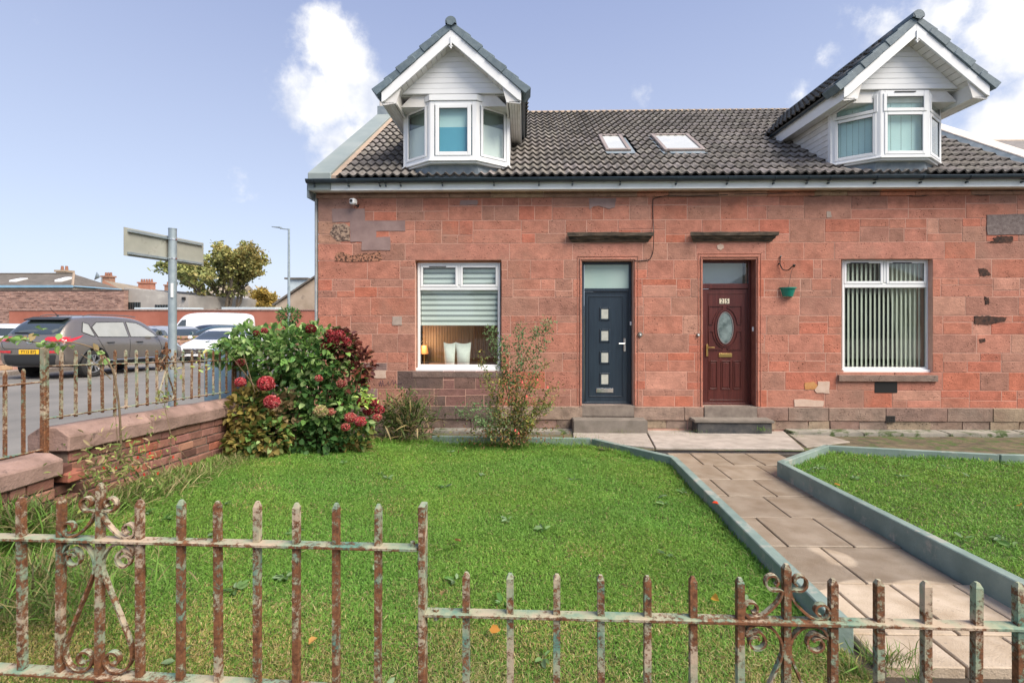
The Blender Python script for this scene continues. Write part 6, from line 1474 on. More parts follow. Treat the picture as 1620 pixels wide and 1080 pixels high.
MB().box(xl_, xe, ye-.08, ye+.02, ze-.18, ze+.06).build('gutter', MAT('pale_blue_gutter', (.20,.36,.50), (.25,.42,.55), .5, 2), hall)
MB().tube([(xe, ye, ze-.05), (QB.x, 58, QB.z-.05)], .09).build('gutter', bpy.data.materials['pale_blue_gutter'], hall)
MB().tube([(xe, ye, ze+.02), (xr2, 53, zr_+.05)], .12).build('hip_tiles', M_ridge, hall)
MB().tube([(xl_, 53, zr_+.03), (xr2, 53, zr_+.03)], .11).build('ridge_tiles', M_slate, hall)
for (p1, p2, q1, q2) in ((20.5,32,439.5,443.5),(92,103,438,443)):
    a, b = pxz(p1, q2, 50)[0], pxz(p2, q2, 50)[0]; zz0, zz1 = pxz(p1, q2, 50)[1], pxz(p1, q1, 50.6)[1]
    MB().add([(a,49.6,zz0),(b,49.6,zz0),(b,50.8,zz1),(a,50.8,zz1),(a,49.6,zz0-.3),(b,49.6,zz0-.3),(b,50.8,zz1-.4),(a,50.8,zz1-.4)],[(0,1,2,3),(7,6,5,4),(0,4,5,1),(1,5,6,2),(2,6,7,3),(3,7,4,0)]).build('rooflight', M_upvc, hall)
def chimney(px0, px1, pyt, pyb, Y, mat, pots, label, par=None):
    x0, zt_ = pxz(px0, pyt, Y); x1, zb2 = pxz(px1, pyb, Y)
    c = MB().box(x0, x1, Y, Y+1.0, zb2-1.5, zt_).build('chimney', mat, par)
    MB().box(x0-.12, x1+.12, Y-.12, Y+1.12, zt_-.22, zt_+.001).build('chimney_cap', mat, c)
    n = pots
    for i in range(n):
        cx = x0+(x1-x0)*(i+.5)/n; MB().cyl((cx, Y+.5, zt_), (cx, Y+.5, zt_+.5), .16, .12, 8).build('chimney_pot', M_pot, c)
    return c
M_pot = MAT('clay_pot', (.22,.10,.07), (.30,.14,.09), .85, 4); M_chb = MAT('brown_brick', (.28,.15,.10), (.36,.21,.15), .9, 3)
chimney(88.5, 102.5, 427, 436, 54, MAT('buff_stone', (.34,.26,.18), (.42,.33,.24), .9, 2), 2, None, hall)
# grey rendered block with dark windows
M_grr = MAT('grey_harling', (.30,.28,.26), (.40,.38,.35), .95, .6, detail=8, bump=.3, var2=((.46,.44,.40), 1.2, .6))
gb = empty('rendered_block', (-33, 44, 0), 'grey rendered building with a sloping top and dark barred windows left of the sign post', 'building')
P = [pxz(196, 500, 43.6), pxz(298, 500, 43.6), pxz(298, 468, 43.6), pxz(270, 463.5, 43.6), pxz(196, 455, 43.6)]
MB().prism([(a, b if i > 1 else -1.2) for i, (a, b) in enumerate(P)], 43.6, 60).build('wall', M_grr, gb)
for k, (a, b, c, d_) in enumerate(((203,222,478,489.5),(245.5,266,482,487))):
    x0, z1 = pxz(a, c, 43.55); x1, z0 = pxz(b, d_, 43.55); w_ = MB().box(x0, x1, 43.5, 43.7, z0, z1).build('window', M_carglass, gb)
    for i in range(5): xx = x0+(x1-x0)*(i+.5)/5; MB().box(xx-.03, xx+.03, 43.44, 43.49, z0, z1).build('window_bar', M_black, w_)
x0, z1 = pxz(289, 470, 43.55); MB().box(x0, x0+.25, 43.4, 43.6, z1-.25, z1).build('alarm_box', M_black, gb)
# terrace of houses running away behind it
M_sand = MAT('far_red_sandstone', (.30,.15,.10), (.38,.2,.14), .9, .5)
tr = empty('far_terrace', (-60, 80, 0), 'long brown slate roof of a far terrace with brick chimneys behind the grey building', 'building')
rp = [(165,443.5,66), (262,460.5,88)]
a = Vector(at(*rp[0])); b = Vector(at(*rp[1])); n = Vector((b.y-a.y, -(b.x-a.x), 0)).normalized()*4.5
MB().add([a, b, b+n-Vector((0,0,3)), a+n-Vector((0,0,3)), a-n-Vector((0,0,3)), b-n-Vector((0,0,3))], [(0,1,2,3),(0,4,5,1)]).build('roof', MAT('brown_roof', (.22,.18,.13), (.30,.25,.19), .9, .6), tr)
MB().add([a+n-Vector((0,0,3)), b+n-Vector((0,0,3)), b+n-Vector((0,0,11)), a+n-Vector((0,0,11)), a-n-Vector((0,0,11)), a-n-Vector((0,0,3)), a], [(0,1,2,3),(0,3,4,5),(0,5,6)]).build('wall', M_sand, tr)
chimney(161, 173, 436, 447, 68, M_chb, 3, None, tr); chimney(218.5, 238.5, 446, 458, 76, MAT('red_brick_far', (.36,.15,.10), (.42,.2,.14), .9, 2), 5, None, tr); chimney(260, 272, 450, 464, 80, M_chb, 3, None, tr)
mb = MB(); cx, cz = pxz(158, 438, 60); 
tag(MB().cyl((cx, 60, cz), (cx-.3, 59.7, cz+.1), .1, .55, 14).cyl((cx+.05, 60.2, cz-3.0), (cx+.05, 60.2, cz), .06).build('satellite_dish', M_galv, None), 'white satellite dish on a thin mast beside the hall roof', 'satellite dish')
# brown sandstone houses behind the tree
hb2 = empty('far_house', (-45, 90, 0), 'reddish sandstone house glimpsed through the bare lower branches of the tree', 'house')
x0, z1 = pxz(318, 470, 86); x1, _ = pxz(372, 470, 86)
MB().box(x0, x1, 86, 94, -2, z1).build('wall', M_sand, hb2)
MB().add([(x0-.3,85.7,z1),(x1+.3,85.7,z1),(x1+.3,94.3,z1),(x0-.3,94.3,z1),(x0-.3,90,z1+2.3),(x1+.3,90,z1+2.3)], [(0,1,5,4),(2,3,4,5),(0,4,3),(1,2,5)]).build('roof', bpy.data.materials['brown_roof'], hb2)
for i in range(3): xx = x0+(x1-x0)*(i+.5)/3; MB().box(xx-.6, xx+.6, 85.9, 86.1, z1-2.2, z1-.5).build('window', M_carglass, hb2)
hb3 = empty('far_house', (-30, 70, 0), 'long low red stone house behind the tree trunk', 'house')
x0, z1 = pxz(300, 484, 70); x1, _ = pxz(440, 484, 70)
MB().box(x0, x1, 70, 78, -2, z1).build('wall', M_sand, hb3)
MB().add([(x0-.3,69.7,z1),(x1+.3,69.7,z1),(x1+.3,78.3,z1),(x0-.3,78.3,z1),(x0-.3,74,z1+1.2),(x1+.3,74,z1+1.2)], [(0,1,5,4),(2,3,4,5),(0,4,3),(1,2,5)]).build('roof', M_slate, hb3)
# pale flat roofs just above the red wall
for (p1, p2, lab) in ((350, 410, 'long pale blue-grey flat roof edge above the red wall below the tree'), (411.5, 438, 'short pale blue-grey flat roof edge above the red wall right of the tree'), (212, 292, 'pale corrugated lean-to roof behind the sign post above the red wall')):
    x0, z1 = pxz(p1, 486 if p1 > 300 else 486.5, 40); x1, z0 = pxz(p2, 491, 40)
    fr2 = empty('flat_roofed_garage', (x0, 40, -1), lab, 'garage', 'flat roofed garages behind the red wall')
    MB().box(x0, x1-.1, 40, 42.6, z1-.32, z1).build('roof', MAT('pale_blue_roof', (.46,.54,.58), (.52,.60,.63), .6, 2) if p1 == 350 else bpy.data.materials['pale_blue_roof'], fr2, bevel=.03)
    MB().box(x0+.1, x1-.2, 40.1, 42.5, -1.2, z1-.33).build('wall', M_grr, fr2)
# gable house right
gh = empty('gable_house', (-17, 42, 0), 'tan harled gable with a dark sloping verge left of the cottage corner', 'house')
YG = 41.; P = [pxz(436, 500, YG), pxz(436, 482.5, YG), pxz(503, 437, YG), pxz(560, 478, YG), pxz(560, 500, YG)]
P = [(P[0][0], -1.2), P[1], P[2], P[3], (P[4][0], -1.2)]
MB().prism(P, YG, YG+9).build('wall', MAT('tan_harling', (.34,.27,.20), (.44,.36,.28), .95, .9, detail=8, bump=.4, var2=((.28,.23,.18), 1.5, .6)), gh)
MB().ribbon([(P[1][0]-.2, YG+4.5, P[1][1]+.0), (P[2][0], YG+4.5, P[2][1]+.12), (P[3][0], YG+4.5, P[3][1])], 9.4, .16).build('roof', M_slate, gh)
x0, z1 = pxz(464, 443, YG+3); x1, z0 = pxz(495, 465, YG+3)
dm = MB().box(x0, x1, YG+2, YG+5, z0-1, z1).build('box_dormer', bpy.data.materials['pale_blue_roof'], gh); MB().box(x0-.25, x1, YG+1.8, YG+5.2, z1+.001, z1+.14).build('dormer_roof', M_slate, dm)
# far blue hill
mb = MB(); vs = []; n = 40
for i in range(n+1):
    x = -900+i*50; h = 20+14*math.sin(i*.55)+9*math.sin(i*1.3+1)
    vs += [(x, 620, -3), (x, 700, max(h, 3)), (x, 1000, -3)]
mb.add(vs, [(3*i+k, 3*(i+1)+k, 3*(i+1)+k+1, 3*i+k+1) for i in range(n) for k in range(2)]).build('hills', MAT('far_hill', (.10,.13,.15), (.13,.16,.18), .95, .01), None, kind='structure', local=True)
# the houses across the street, behind the camera (seen only in the window glass)
for k, (hx, hw) in enumerate(((-14, 13), (4, 15), (23, 14))):
    oh = empty('bungalow', (hx, -17, 0), ['westmost bungalow across the street behind the camera, reflected in the glass','middle wide bungalow across the street behind the camera','eastmost bungalow across the street behind the camera'][k], 'house', 'bungalows across the street')
    MB().box(hx-hw/2, hx+hw/2, -25, -17, -.5, 3.4).build('wall', M_grr, oh)
    MB().add([(hx-hw/2-.4,-16.6,3.4),(hx+hw/2+.4,-16.6,3.4),(hx+hw/2+.4,-25.4,3.4),(hx-hw/2-.4,-25.4,3.4),(hx-hw/2+4,-21,6.6),(hx+hw/2-4,-21,6.6)], [(0,1,5,4),(2,3,4,5),(1,2,5),(3,0,4)]).build('roof', M_slate, oh)
    for wx in (-4, 3): MB().box(hx+wx, hx+wx+2, -16.98, -16.9, 1.2, 2.7).build('window', M_carglass, oh)
MB()
# ---------------- vegetation ----------------
def vmesh(name, V, Fc, C, mat, parent=None, **kw):
    """V (n,3) world points, Fc (m,k) faces, C (n,3) vertex colours"""
    me = bpy.data.meshes.new(name); off = np.array(worldloc(parent)); V = V-off; n, m, k = len(V), len(Fc), Fc.shape[1]
    me.vertices.add(n); me.vertices.foreach_set('co', V.astype(np.float32).ravel())
    me.loops.add(m*k); me.loops.foreach_set('vertex_index', Fc.astype(np.int32).ravel())
    me.polygons.add(m); me.polygons.foreach_set('loop_start', np.arange(0, m*k, k, dtype=np.int32)); me.polygons.foreach_set('loop_total', np.full(m, k, dtype=np.int32))
    ca = me.color_attributes.new('Col', 'FLOAT_COLOR', 'POINT'); ca.data.foreach_set('color', np.concatenate([C, np.ones((n,1))], 1).astype(np.float32).ravel())
    me.update(); me.validate(); me.materials.append(mat); o = link(name, me, parent); return tag(o, **kw)
def unit(v): return v/np.maximum(np.linalg.norm(v, axis=-1, keepdims=True), 1e-9)
def lownoise(x, y, s=1., ph=0.):
    return (np.sin(1.7*s*x+.9*s*y+ph)+np.sin(-1.1*s*x+2.3*s*y+1.7+ph)+np.sin(3.1*s*x+1.3*s*y+4.1+2*ph)*.7+np.sin(.6*s*x-4.2*s*y+.3+ph)*.7+np.sin(6.3*s*x+5.1*s*y+ph)*.4)/3.8
def leaves(P, D, size, C, width=.5, fold=.25, droop=.3, jit=.25, rng=RNG, strap=False):
    """leaf = 2 quads folded on the midrib, 6 points; P bases, D directions"""
    n = len(P); D = unit(D); up = unit(rng.normal(size=(n,3))*.6+np.array([0,0,1.])); S_ = unit(np.cross(D, up)); Nn = np.cross(S_, D)
    size = size.reshape(-1,1) if np.ndim(size) else np.full((n,1), size)
    b = P; t = P+D*size-Nn*size*droop*.5; m1 = P+D*size*.33; m2 = P+D*size*.72-Nn*size*droop*.2; w = width*size*.5
    l1 = m1+S_*w*.95+Nn*w*fold; l2 = m2+S_*w*.8+Nn*w*fold; r1 = m1-S_*w*.95+Nn*w*fold; r2 = m2-S_*w*.8+Nn*w*fold
    V = np.stack([b, l1, l2, t, r2, r1], 1).reshape(-1,3); i = np.arange(n)[:,None]*6
    Fc = np.concatenate([i+np.array([[0,1,2,3]]), i+np.array([[0,3,4,5]])])
    if strap: Fc = np.concatenate([i+np.array([q]) for q in ([0,1,5],[1,2,4],[1,4,5],[2,3,4])])
    return V, Fc, np.repeat(C, 6, 0)
def pal(n, cols, w=None, jit=.15, rng=RNG):
    cols = np.array(cols); k = rng.choice(len(cols), n, p=None if w is None else np.array(w)/sum(w)); return np.clip(cols[k]*(1+rng.normal(size=(n,1))*jit), .004, .9)

# grass: blades in tufts over the two lawns
def inside(x, y, poly):
    c = np.zeros(len(x), bool); n = len(poly)
    for i in range(n):
        x0, y0 = poly[i]; x1, y1 = poly[(i+1) % n]; t = ((y0 > y) != (y1 > y)) & (x < (x1-x0)*(y-y0)/(y1-y0+1e-12)+x0); c ^= t
    return c
KLp = [(p.x, p.y) for p in KL]; KRp = [(p.x, p.y) for p in KR]
lawnA = [(-3.5, 1.5), (-3.55, 7.1), (KLp[0][0]-.9, 7.15), (KLp[0][0], KLp[0][1]-.02), (KLp[1][0], KLp[1][1]-.02), (KLp[2][0]-.01, KLp[2][1]), (KLp[3][0]-.01, KLp[3][1]), (KLp[4][0], KLp[4][1]), (1.5, 1.95), (1.45, 1.5)]
lawnB = [(KRp[2][0]+.05, KRp[2][1]-.1), (KRp[3][0]+.09, KRp[3][1]), (KRp[4][0]+.09, KRp[4][1]), (KRp[5][0]+.1, KRp[5][1]), (5.5, 2.2), (9.5, 2.2), (9.5, 6.0), (KRp[1][0], KRp[1][1]-.1)]
rise = lambda x, y: np.where(x > 2.6, .09, 0.)
def zl_np(x, y):
    t = np.clip((-x-.9)/2.6, 0, 1); return .65-.079*np.minimum(y, 8.47)+.19*t*t*(3-2*t)-.02+.018*lownoise(x, y, 2.2)+rise(x, y)
# lawn ground surfaces
def lawnsurf(name, poly, dz):
    xs = np.arange(min(p[0] for p in poly)-.1, max(p[0] for p in poly)+.2, .08); ysx = np.arange(min(p[1] for p in poly)-.1, max(p[1] for p in poly)+.1, .08)
    XX, YY = np.meshgrid(xs, ysx); x, y = XX.ravel(), YY.ravel(); z = zl_np(x, y)+dz; nx = len(xs)
    q = (np.arange(len(ysx)-1)[:,None]*nx+np.arange(nx-1)[None,:]).ravel(); cx, cy = x[q]+.04, y[q]+.04; q = q[inside(cx, cy, poly)]
    Fc = np.stack([q, q+1, q+nx+1, q+nx], 1); used = np.unique(Fc); rem = np.full(len(x), -1); rem[used] = np.arange(len(used))
    V = np.stack([x, y, z], 1)[used]; 
    vmesh(name, V, rem[Fc], np.tile([[.06,.07,.02]], (len(V),1)), M_turf, kind='structure')
lawnsurf('lawn', lawnA, -.006); lawnsurf('lawn', lawnB, -.006)
GREEN = [(.15,.32,.05),(.18,.365,.06),(.12,.265,.042),(.21,.40,.075),(.16,.33,.062)]
DRYC = [(.33,.33,.11),(.42,.38,.16),(.28,.29,.09),(.46,.40,.21)]
def blades(name, poly, N_, label, hs=1., wref=.0024, near=1.9, seed=1):
    rng = np.random.default_rng(seed)
    x0, x1 = min(p[0] for p in poly), max(p[0] for p in poly); y0, y1 = min(p[1] for p in poly), max(p[1] for p in poly)
    x = rng.uniform(x0, x1, N_*4); y = rng.uniform(y0, y1, N_*4); k = inside(x, y, poly) & (rng.random(N_*4) < np.clip((near/y)**1.15, 0, 1))
    vis = (x > -1.12*y-.4) & (x < 1.12*y+.5); k &= vis; x, y = x[k][:N_], y[k][:N_]; n = len(x)
    z = zl_np(x, y)-.008; cl = lownoise(x, y, 5.)+.5*rng.normal(size=n)*.4; dist = y/2.
    h = (.017+.005*cl+.007*rng.random(n))*hs; h *= np.where(y > 6.6, 1.3, 1.); h = np.clip(h, .010, .09)*(1+.15*(dist-1))
    edge = np.zeros(n)
    for (ax_, ay_), (bx_, by_) in zip(poly, poly[1:]+poly[:1]):
        d = np.array([bx_-ax_, by_-ay_]); L2 = (d**2).sum(); t = np.clip(((x-ax_)*d[0]+(y-ay_)*d[1])/L2, 0, 1); dd = np.hypot(x-ax_-t*d[0], y-ay_-t*d[1]); edge = np.maximum(edge, np.clip(1-dd/.16, 0, 1))
    h *= 1+2.0*edge*rng.random(n)
    a = rng.uniform(0, 2*np.pi, n); lean = np.abs(rng.normal(size=n))*.75+.15; dx, dy = np.cos(a)*lean, np.sin(a)*lean
    w = wref*(.7+.6*rng.random(n))*(.55+.45*dist); a2 = rng.uniform(0, 2*np.pi, n); sx_, sy_ = np.cos(a2)*w, np.sin(a2)*w
    b0 = np.stack([x-sx_, y-sy_, z], 1); b1 = np.stack([x+sx_, y+sy_, z], 1)
    m0 = np.stack([x-sx_*.8+dx*h*.45, y-sy_*.8+dy*h*.45, z+h*.62], 1); m1 = np.stack([x+sx_*.8+dx*h*.45, y+sy_*.8+dy*h*.45, z+h*.62], 1)
    tp = np.stack([x+dx*h*1.25, y+dy*h*1.25, z+h*(1.05-.35*np.minimum(lean,1.2))], 1)
    V = np.stack([b0, b1, m1, m0, tp], 1).reshape(-1,3); i = np.arange(n)[:,None]*5
    Fc = np.concatenate([i+np.array([[0,1,2]]), i+np.array([[0,2,3]]), i+np.array([[3,2,4]])])
    dry = np.clip((3.1-y)*.62, 0, .85)+.30*lownoise(x, y, 3.1, 2.)+.12*(lownoise(x, y, 1.1, 5.))-.10; dry = np.where(x > 2.2, dry-.35, dry)+np.clip((-.2-x)*.06,0,.15)
    isd = rng.random(n) < np.clip(dry, .04, .75)
    C = np.where(isd[:,None], pal(n, DRYC, rng=rng), pal(n, GREEN, rng=rng, jit=.12)); C *= (1+.15*lownoise(x, y, 2.3, 1.)[:,None])
    tint = np.clip(.5+lownoise(x, y, 1.4, 3.), 0, 1)[:,None]; C = C*(1-tint*.42)+C*np.array([[1.4,1.08,.95]])*tint*.42
    vmesh(name, V, Fc, np.repeat(C, 5, 0), M_grass, kind='stuff', label=label, cat='grass')
blades('grass', lawnA, 430000, 'short green lawn with drier mossy patches towards the front railing', seed=11)
blades('grass', lawnB, 110000, 'small bright green lawn inside the right teal kerb', seed=12, hs=1.05)
# clover, dandelion rosettes and daisies in the lawn: low leaves
rng = np.random.default_rng(5); Ps, Ds, Cs, Ss = [], [], [], []
for i in range(48):
    poly = lawnA if i < 36 else lawnB; 
    while True:
        x, y = rng.uniform(-3.4, 9), 1.7+rng.random()**1.6*5.2
        if inside(np.array([x]), np.array([y]), poly)[0] and abs(x) < 1.1*y: break
    z = float(zl_np(np.array([x]), np.array([y]))[0]); k = rng.integers(5, 12); a = rng.uniform(0, 6.28, k)
    Ps.append(np.stack([x+.01*np.cos(a), y+.01*np.sin(a), np.full(k, z+.018)], 1)); Ds.append(np.stack([np.cos(a), np.sin(a), rng.uniform(.1,.5,k)], 1)); Ss.append(rng.uniform(.03,.075,k)); Cs.append(pal(k, [(.16,.27,.10),(.22,.32,.17),(.10,.22,.05)], rng=rng))
V, Fc, C = leaves(np.concatenate(Ps), np.concatenate(Ds), np.concatenate(Ss), np.concatenate(Cs), width=.42); vmesh('lawn_weeds', V, Fc, C, M_leaf, kind='stuff', label='small weed rosettes scattered in the lawns', cat='weeds')
# clippings and bare scraps of straw low in the turf
n = 4500; x = rng.uniform(-3.4, 8, n*3); y = 1.6+rng.random(n*3)**1.5*5; k = (inside(x, y, lawnA) | inside(x, y, lawnB)); x, y = x[k][:n], y[k][:n]; n = len(x)
V, Fc, C = leaves(np.stack([x, y, zl_np(x, y)+rng.uniform(.01,.03,n)], 1), np.stack([rng.normal(size=n), rng.normal(size=n), rng.normal(size=n)*.2], 1), rng.uniform(.02,.05,n), pal(n, [(.40,.36,.18),(.30,.30,.12),(.14,.10,.05)], rng=rng), width=.10, fold=0); vmesh('grass_clippings', V, Fc, C, M_leaf, kind='stuff', label='straw coloured clippings lying in the lawn', cat='grass clippings')
# fallen leaves, one thing each
fl = [((1258,865),(.55,.13,.03),'orange fallen leaf on the lawn close to the left teal kerb'), ((1137,797),(.75,.07,.02),'bright red fallen leaf on top of the left teal kerb'),((729,856),(.42,.22,.10),'tan fallen leaf on the lawn right of the railing end post'),((503,1008),(.60,.33,.10),'yellow brown fallen leaf between the pickets low in the left half'),((1127,942),(.60,.33,.05),'orange yellow leaf just behind the lower railing'),((774,996),(.55,.25,.05),'small orange leaf between pickets of the lower railing'),((1329,768),(.62,.30,.08),'orange leaf on the small lawn near the kerb corner'),((1612,800),(.70,.42,.08),'yellow leaf on the small lawn at the right edge'),((699,942),(.30,.22,.09),'brown leaf on the mid lawn'),((654,941),(.34,.24,.10),'withered leaf right of the tall pickets')]
for (px, py), c, lab in fl[1:9]:
    h = .115 if 'kerb' in lab and 'on top' in lab else (.12 if px > 1300 and py < 830 and 'small lawn' in lab else .03); p = PZ(px, py, h)
    a = random.uniform(0, 6.28); V, Fc, C = leaves(np.array([[p.x, p.y, p.z]]), np.array([[math.cos(a), math.sin(a), .15]]), np.array([.055]), np.array([c]), width=.8, fold=.5)
    e = vmesh('fallen_leaf', V-np.array([[p.x, p.y, p.z]]), Fc, C, M_leaf); e.location = p; tag(e, lab, 'fallen leaf', 'fallen leaves on the lawns')

# generic shrub: leaves scattered in lumps, with stems up to them
def lump(n, c, r, shell=.55, rng=RNG):
    u = unit(rng.normal(size=(n,3))); rad = (shell+(1-shell)*rng.random(n)**.6)[:,None]; return np.array(c)+u*np.array(r)*rad, u
def stems(name, base, tips, r, mat, parent, wob=.06, seed=0):
    rnd = random.Random(seed); mb = MB()
    for t_ in tips:
        b = Vector(base)+Vector((rnd.uniform(-.08,.08), rnd.uniform(-.08,.08), 0)); t_ = Vector(t_); m = (b+t_)/2+Vector((rnd.uniform(-wob,wob), rnd.uniform(-wob,wob), abs(t_.z-b.z)*.12)); q = (m+t_)/2+Vector((rnd.uniform(-wob,wob)*.5, rnd.uniform(-wob,wob)*.5, .02))
        mb.tube(crom([b, m, q, t_], 4), r, 5, taper=r*.35)
    return mb.build(name, mat, parent, smooth=True)
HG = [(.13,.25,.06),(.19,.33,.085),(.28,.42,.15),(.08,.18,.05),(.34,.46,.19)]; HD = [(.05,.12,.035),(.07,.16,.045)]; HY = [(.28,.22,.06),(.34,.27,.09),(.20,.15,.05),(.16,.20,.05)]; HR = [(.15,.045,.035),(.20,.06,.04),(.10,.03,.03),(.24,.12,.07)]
hy = empty('hydrangea', (-2.9, 6.7, zlawn(-2.9, 6.7)), 'big hydrangea bush with red and pink flower heads at the left corner of the cottage', 'hydrangea')
def HP(px, py, Y): p = at(px, py, Y); return np.array([p.x, p.y, p.z])
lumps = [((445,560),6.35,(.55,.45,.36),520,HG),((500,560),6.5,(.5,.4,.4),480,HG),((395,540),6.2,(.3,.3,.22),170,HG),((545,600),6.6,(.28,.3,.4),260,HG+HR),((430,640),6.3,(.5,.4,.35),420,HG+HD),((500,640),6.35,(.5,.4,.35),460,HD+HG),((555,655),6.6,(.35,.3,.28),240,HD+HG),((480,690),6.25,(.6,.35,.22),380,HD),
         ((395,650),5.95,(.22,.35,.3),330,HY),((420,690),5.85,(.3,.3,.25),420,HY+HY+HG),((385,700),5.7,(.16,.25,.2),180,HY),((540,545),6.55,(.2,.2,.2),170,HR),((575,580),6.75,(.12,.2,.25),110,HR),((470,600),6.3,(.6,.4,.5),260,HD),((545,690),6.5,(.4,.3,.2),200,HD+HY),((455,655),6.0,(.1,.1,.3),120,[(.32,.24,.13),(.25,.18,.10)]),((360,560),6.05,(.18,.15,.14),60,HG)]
allP, allD, allC, allS = [], [], [], []
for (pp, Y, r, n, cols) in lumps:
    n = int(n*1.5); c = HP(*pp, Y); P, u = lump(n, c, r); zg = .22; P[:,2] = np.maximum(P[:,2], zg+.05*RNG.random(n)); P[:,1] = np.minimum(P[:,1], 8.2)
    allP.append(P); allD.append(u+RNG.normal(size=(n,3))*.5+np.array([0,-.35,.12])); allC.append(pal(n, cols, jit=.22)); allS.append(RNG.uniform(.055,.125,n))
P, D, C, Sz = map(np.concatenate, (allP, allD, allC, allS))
front = np.argsort(P[:,1]+.35*np.abs(RNG.normal(size=len(P))))[:130]; rest = np.setdiff1d(np.arange(len(P)), front)
V, Fc, Cc = leaves(P[rest], D[rest], Sz[rest], C[rest], width=.62, fold=.22, droop=.5); vmesh('leaves', V, Fc, Cc, M_leaf, hy, kind='stuff')
for i in front:
    V, Fc, Cc = leaves(np.zeros((1,3)), D[i:i+1], Sz[i:i+1], C[i:i+1], width=.66, fold=.22, droop=.5); o = vmesh('leaf', V+np.array(worldloc(hy)), Fc, Cc, M_leaf, hy); o.location = Vector(P[i])-worldloc(hy)
stems('stems', (-2.85, 6.7, .12), [HP(px, py, Y) for (px, py), Y, *_ in lumps for _ in (0,)]+[HP(400+25*k, 540+12*(k%4), 6.2+.1*(k%3)) for k in range(8)], .011, M_stem, hy, wob=.15)
def flower_head(pos, r, cols, parent, n=80, flat=.8, label=None):
    u = unit(RNG.normal(size=(n,3))); u[:,1] = -np.abs(u[:,1])*1.; Pp = np.array(pos)+u*np.array([r, r, r*flat]); Vs, Fs, Cs_ = [], [], []
    for q in range(4):   # four petals per floret
        t = unit(np.cross(u, RNG.normal(size=(n,3)))); d = t if q == 0 else (np.cross(u, t0) if q == 1 else (-t0 if q == 2 else -np.cross(u, t0)))
        if q == 0: t0 = t
        V, Fc, C = leaves(Pp, d+u*.35, np.full(n, r*.34), pal(n, cols, jit=.2), width=.9, fold=.1, droop=.2); Vs.append(V); Fs.append(Fc+len(V)*q); Cs_.append(C)
    return vmesh('flower_head', np.concatenate(Vs), np.concatenate(Fs), np.concatenate(Cs_), M_leaf, parent, label=label)
PINK = [(.50,.06,.075),(.58,.11,.12),(.42,.04,.055),(.66,.22,.22)]; DRED = [(.22,.02,.025),(.15,.015,.02),(.28,.03,.04)]; FADE = [(.60,.22,.18),(.5,.15,.12),(.62,.34,.25)]; YG_ = [(.40,.42,.16),(.46,.44,.22),(.5,.3,.2)]
for (px, py, rp, cols, Y, lab) in [(422,606,13,PINK,5.80,'bright pink-red round head'),(431,635,12,PINK,5.75,'bright pink-red head below the largest'),(381,604,8.5,PINK,5.75,'pink head nearest the railing'),(505,598,6,FADE+PINK,5.9,None),(508,650,11,YG_,5.95,'greenish yellow fading head'),(524,651,7,FADE,6.05,None),(555,660,9,FADE+PINK,6.1,None),(571,666,9,PINK,6.1,None),(547,675,7,FADE+PINK,6.05,None),(540,607,7,FADE+DRED,6.2,None),(381,573,7,FADE+DRED,5.9,None),(419,523,5.5,PINK+DRED,5.9,None),(406,527,5,DRED,5.95,None),(492,520,8,DRED,6.25,'dark red head standing out at the top'),(522,528,8,DRED+PINK,6.3,None),(537,530,9,DRED+PINK,6.3,None),(528,540,9,DRED,6.28,None),(548,540,8,DRED+PINK,6.35,None),(516,548,8,DRED,6.3,None),(575,636,9,DRED,6.3,None),(592,636,8,DRED+PINK,6.3,None),(600,648,8,DRED+PINK,6.3,None),(583,650,8,DRED,6.3,None),(597,660,7,FADE+PINK,6.25,None)]:
    flower_head(HP(px, py, Y), rp/F*Y*.95, cols, hy, n=int(30+rp*6), label=lab)
# yellow green fern tip and the tuft of needles above
V, Fc, C = leaves(HP(580,632,6.1)+RNG.normal(size=(60,3))*np.array([.06,.04,.045]), RNG.normal(size=(60,3))+np.array([0,-.3,.5]), RNG.uniform(.04,.09,60), pal(60, [(.40,.60,.12),(.50,.66,.16)]), width=.35); vmesh('bright_shoot', V, Fc, C, M_leaf, hy, label='bright yellow green young shoot')
sp = empty('sapling', tuple(HP(457, 560, 7.0)), 'dark green feathery sapling top rising above the hydrangea left of the cottage corner', 'sapling')
c = HP(457, 500, 7.0); Pq, u = lump(420, c, (.16,.14,.13), .2); V, Fc, C = leaves(Pq, u+RNG.normal(size=(420,3))*.4, RNG.uniform(.03,.07,420), pal(420, [(.05,.14,.04),(.08,.20,.05),(.12,.25,.08)], jit=.25), width=.3); vmesh('foliage', V, Fc, C, M_leaf, sp, kind='stuff')
stems('stem', tuple(HP(459, 600, 7.0)), [c+np.array([0,0,.05])], .012, M_stem, sp)
# spray of big leaves poking through the railing left of the hydrangea
sy = empty('leafy_spray', tuple(HP(375, 600, 5.9)), 'spray of pale green leaves reaching over the railing in front of the white hatchback', 'branch')
Pq = np.concatenate([HP(345+i*6, 548-6*math.sin(i*.5), 5.7)+RNG.normal(size=(9,3))*np.array([.035,.05,.035]) for i in range(8)]); n = len(Pq)
V, Fc, C = leaves(Pq, RNG.normal(size=(n,3))+np.array([-.5,-.2,.1]), RNG.uniform(.05,.11,n), pal(n, HG, jit=.2), width=.5); vmesh('leaves', V, Fc, C, M_leaf, sy, kind='stuff')
stems('stem', tuple(HP(400, 620, 5.9)), [HP(347,548,5.7), HP(370,535,5.7)], .006, M_stem, sy)

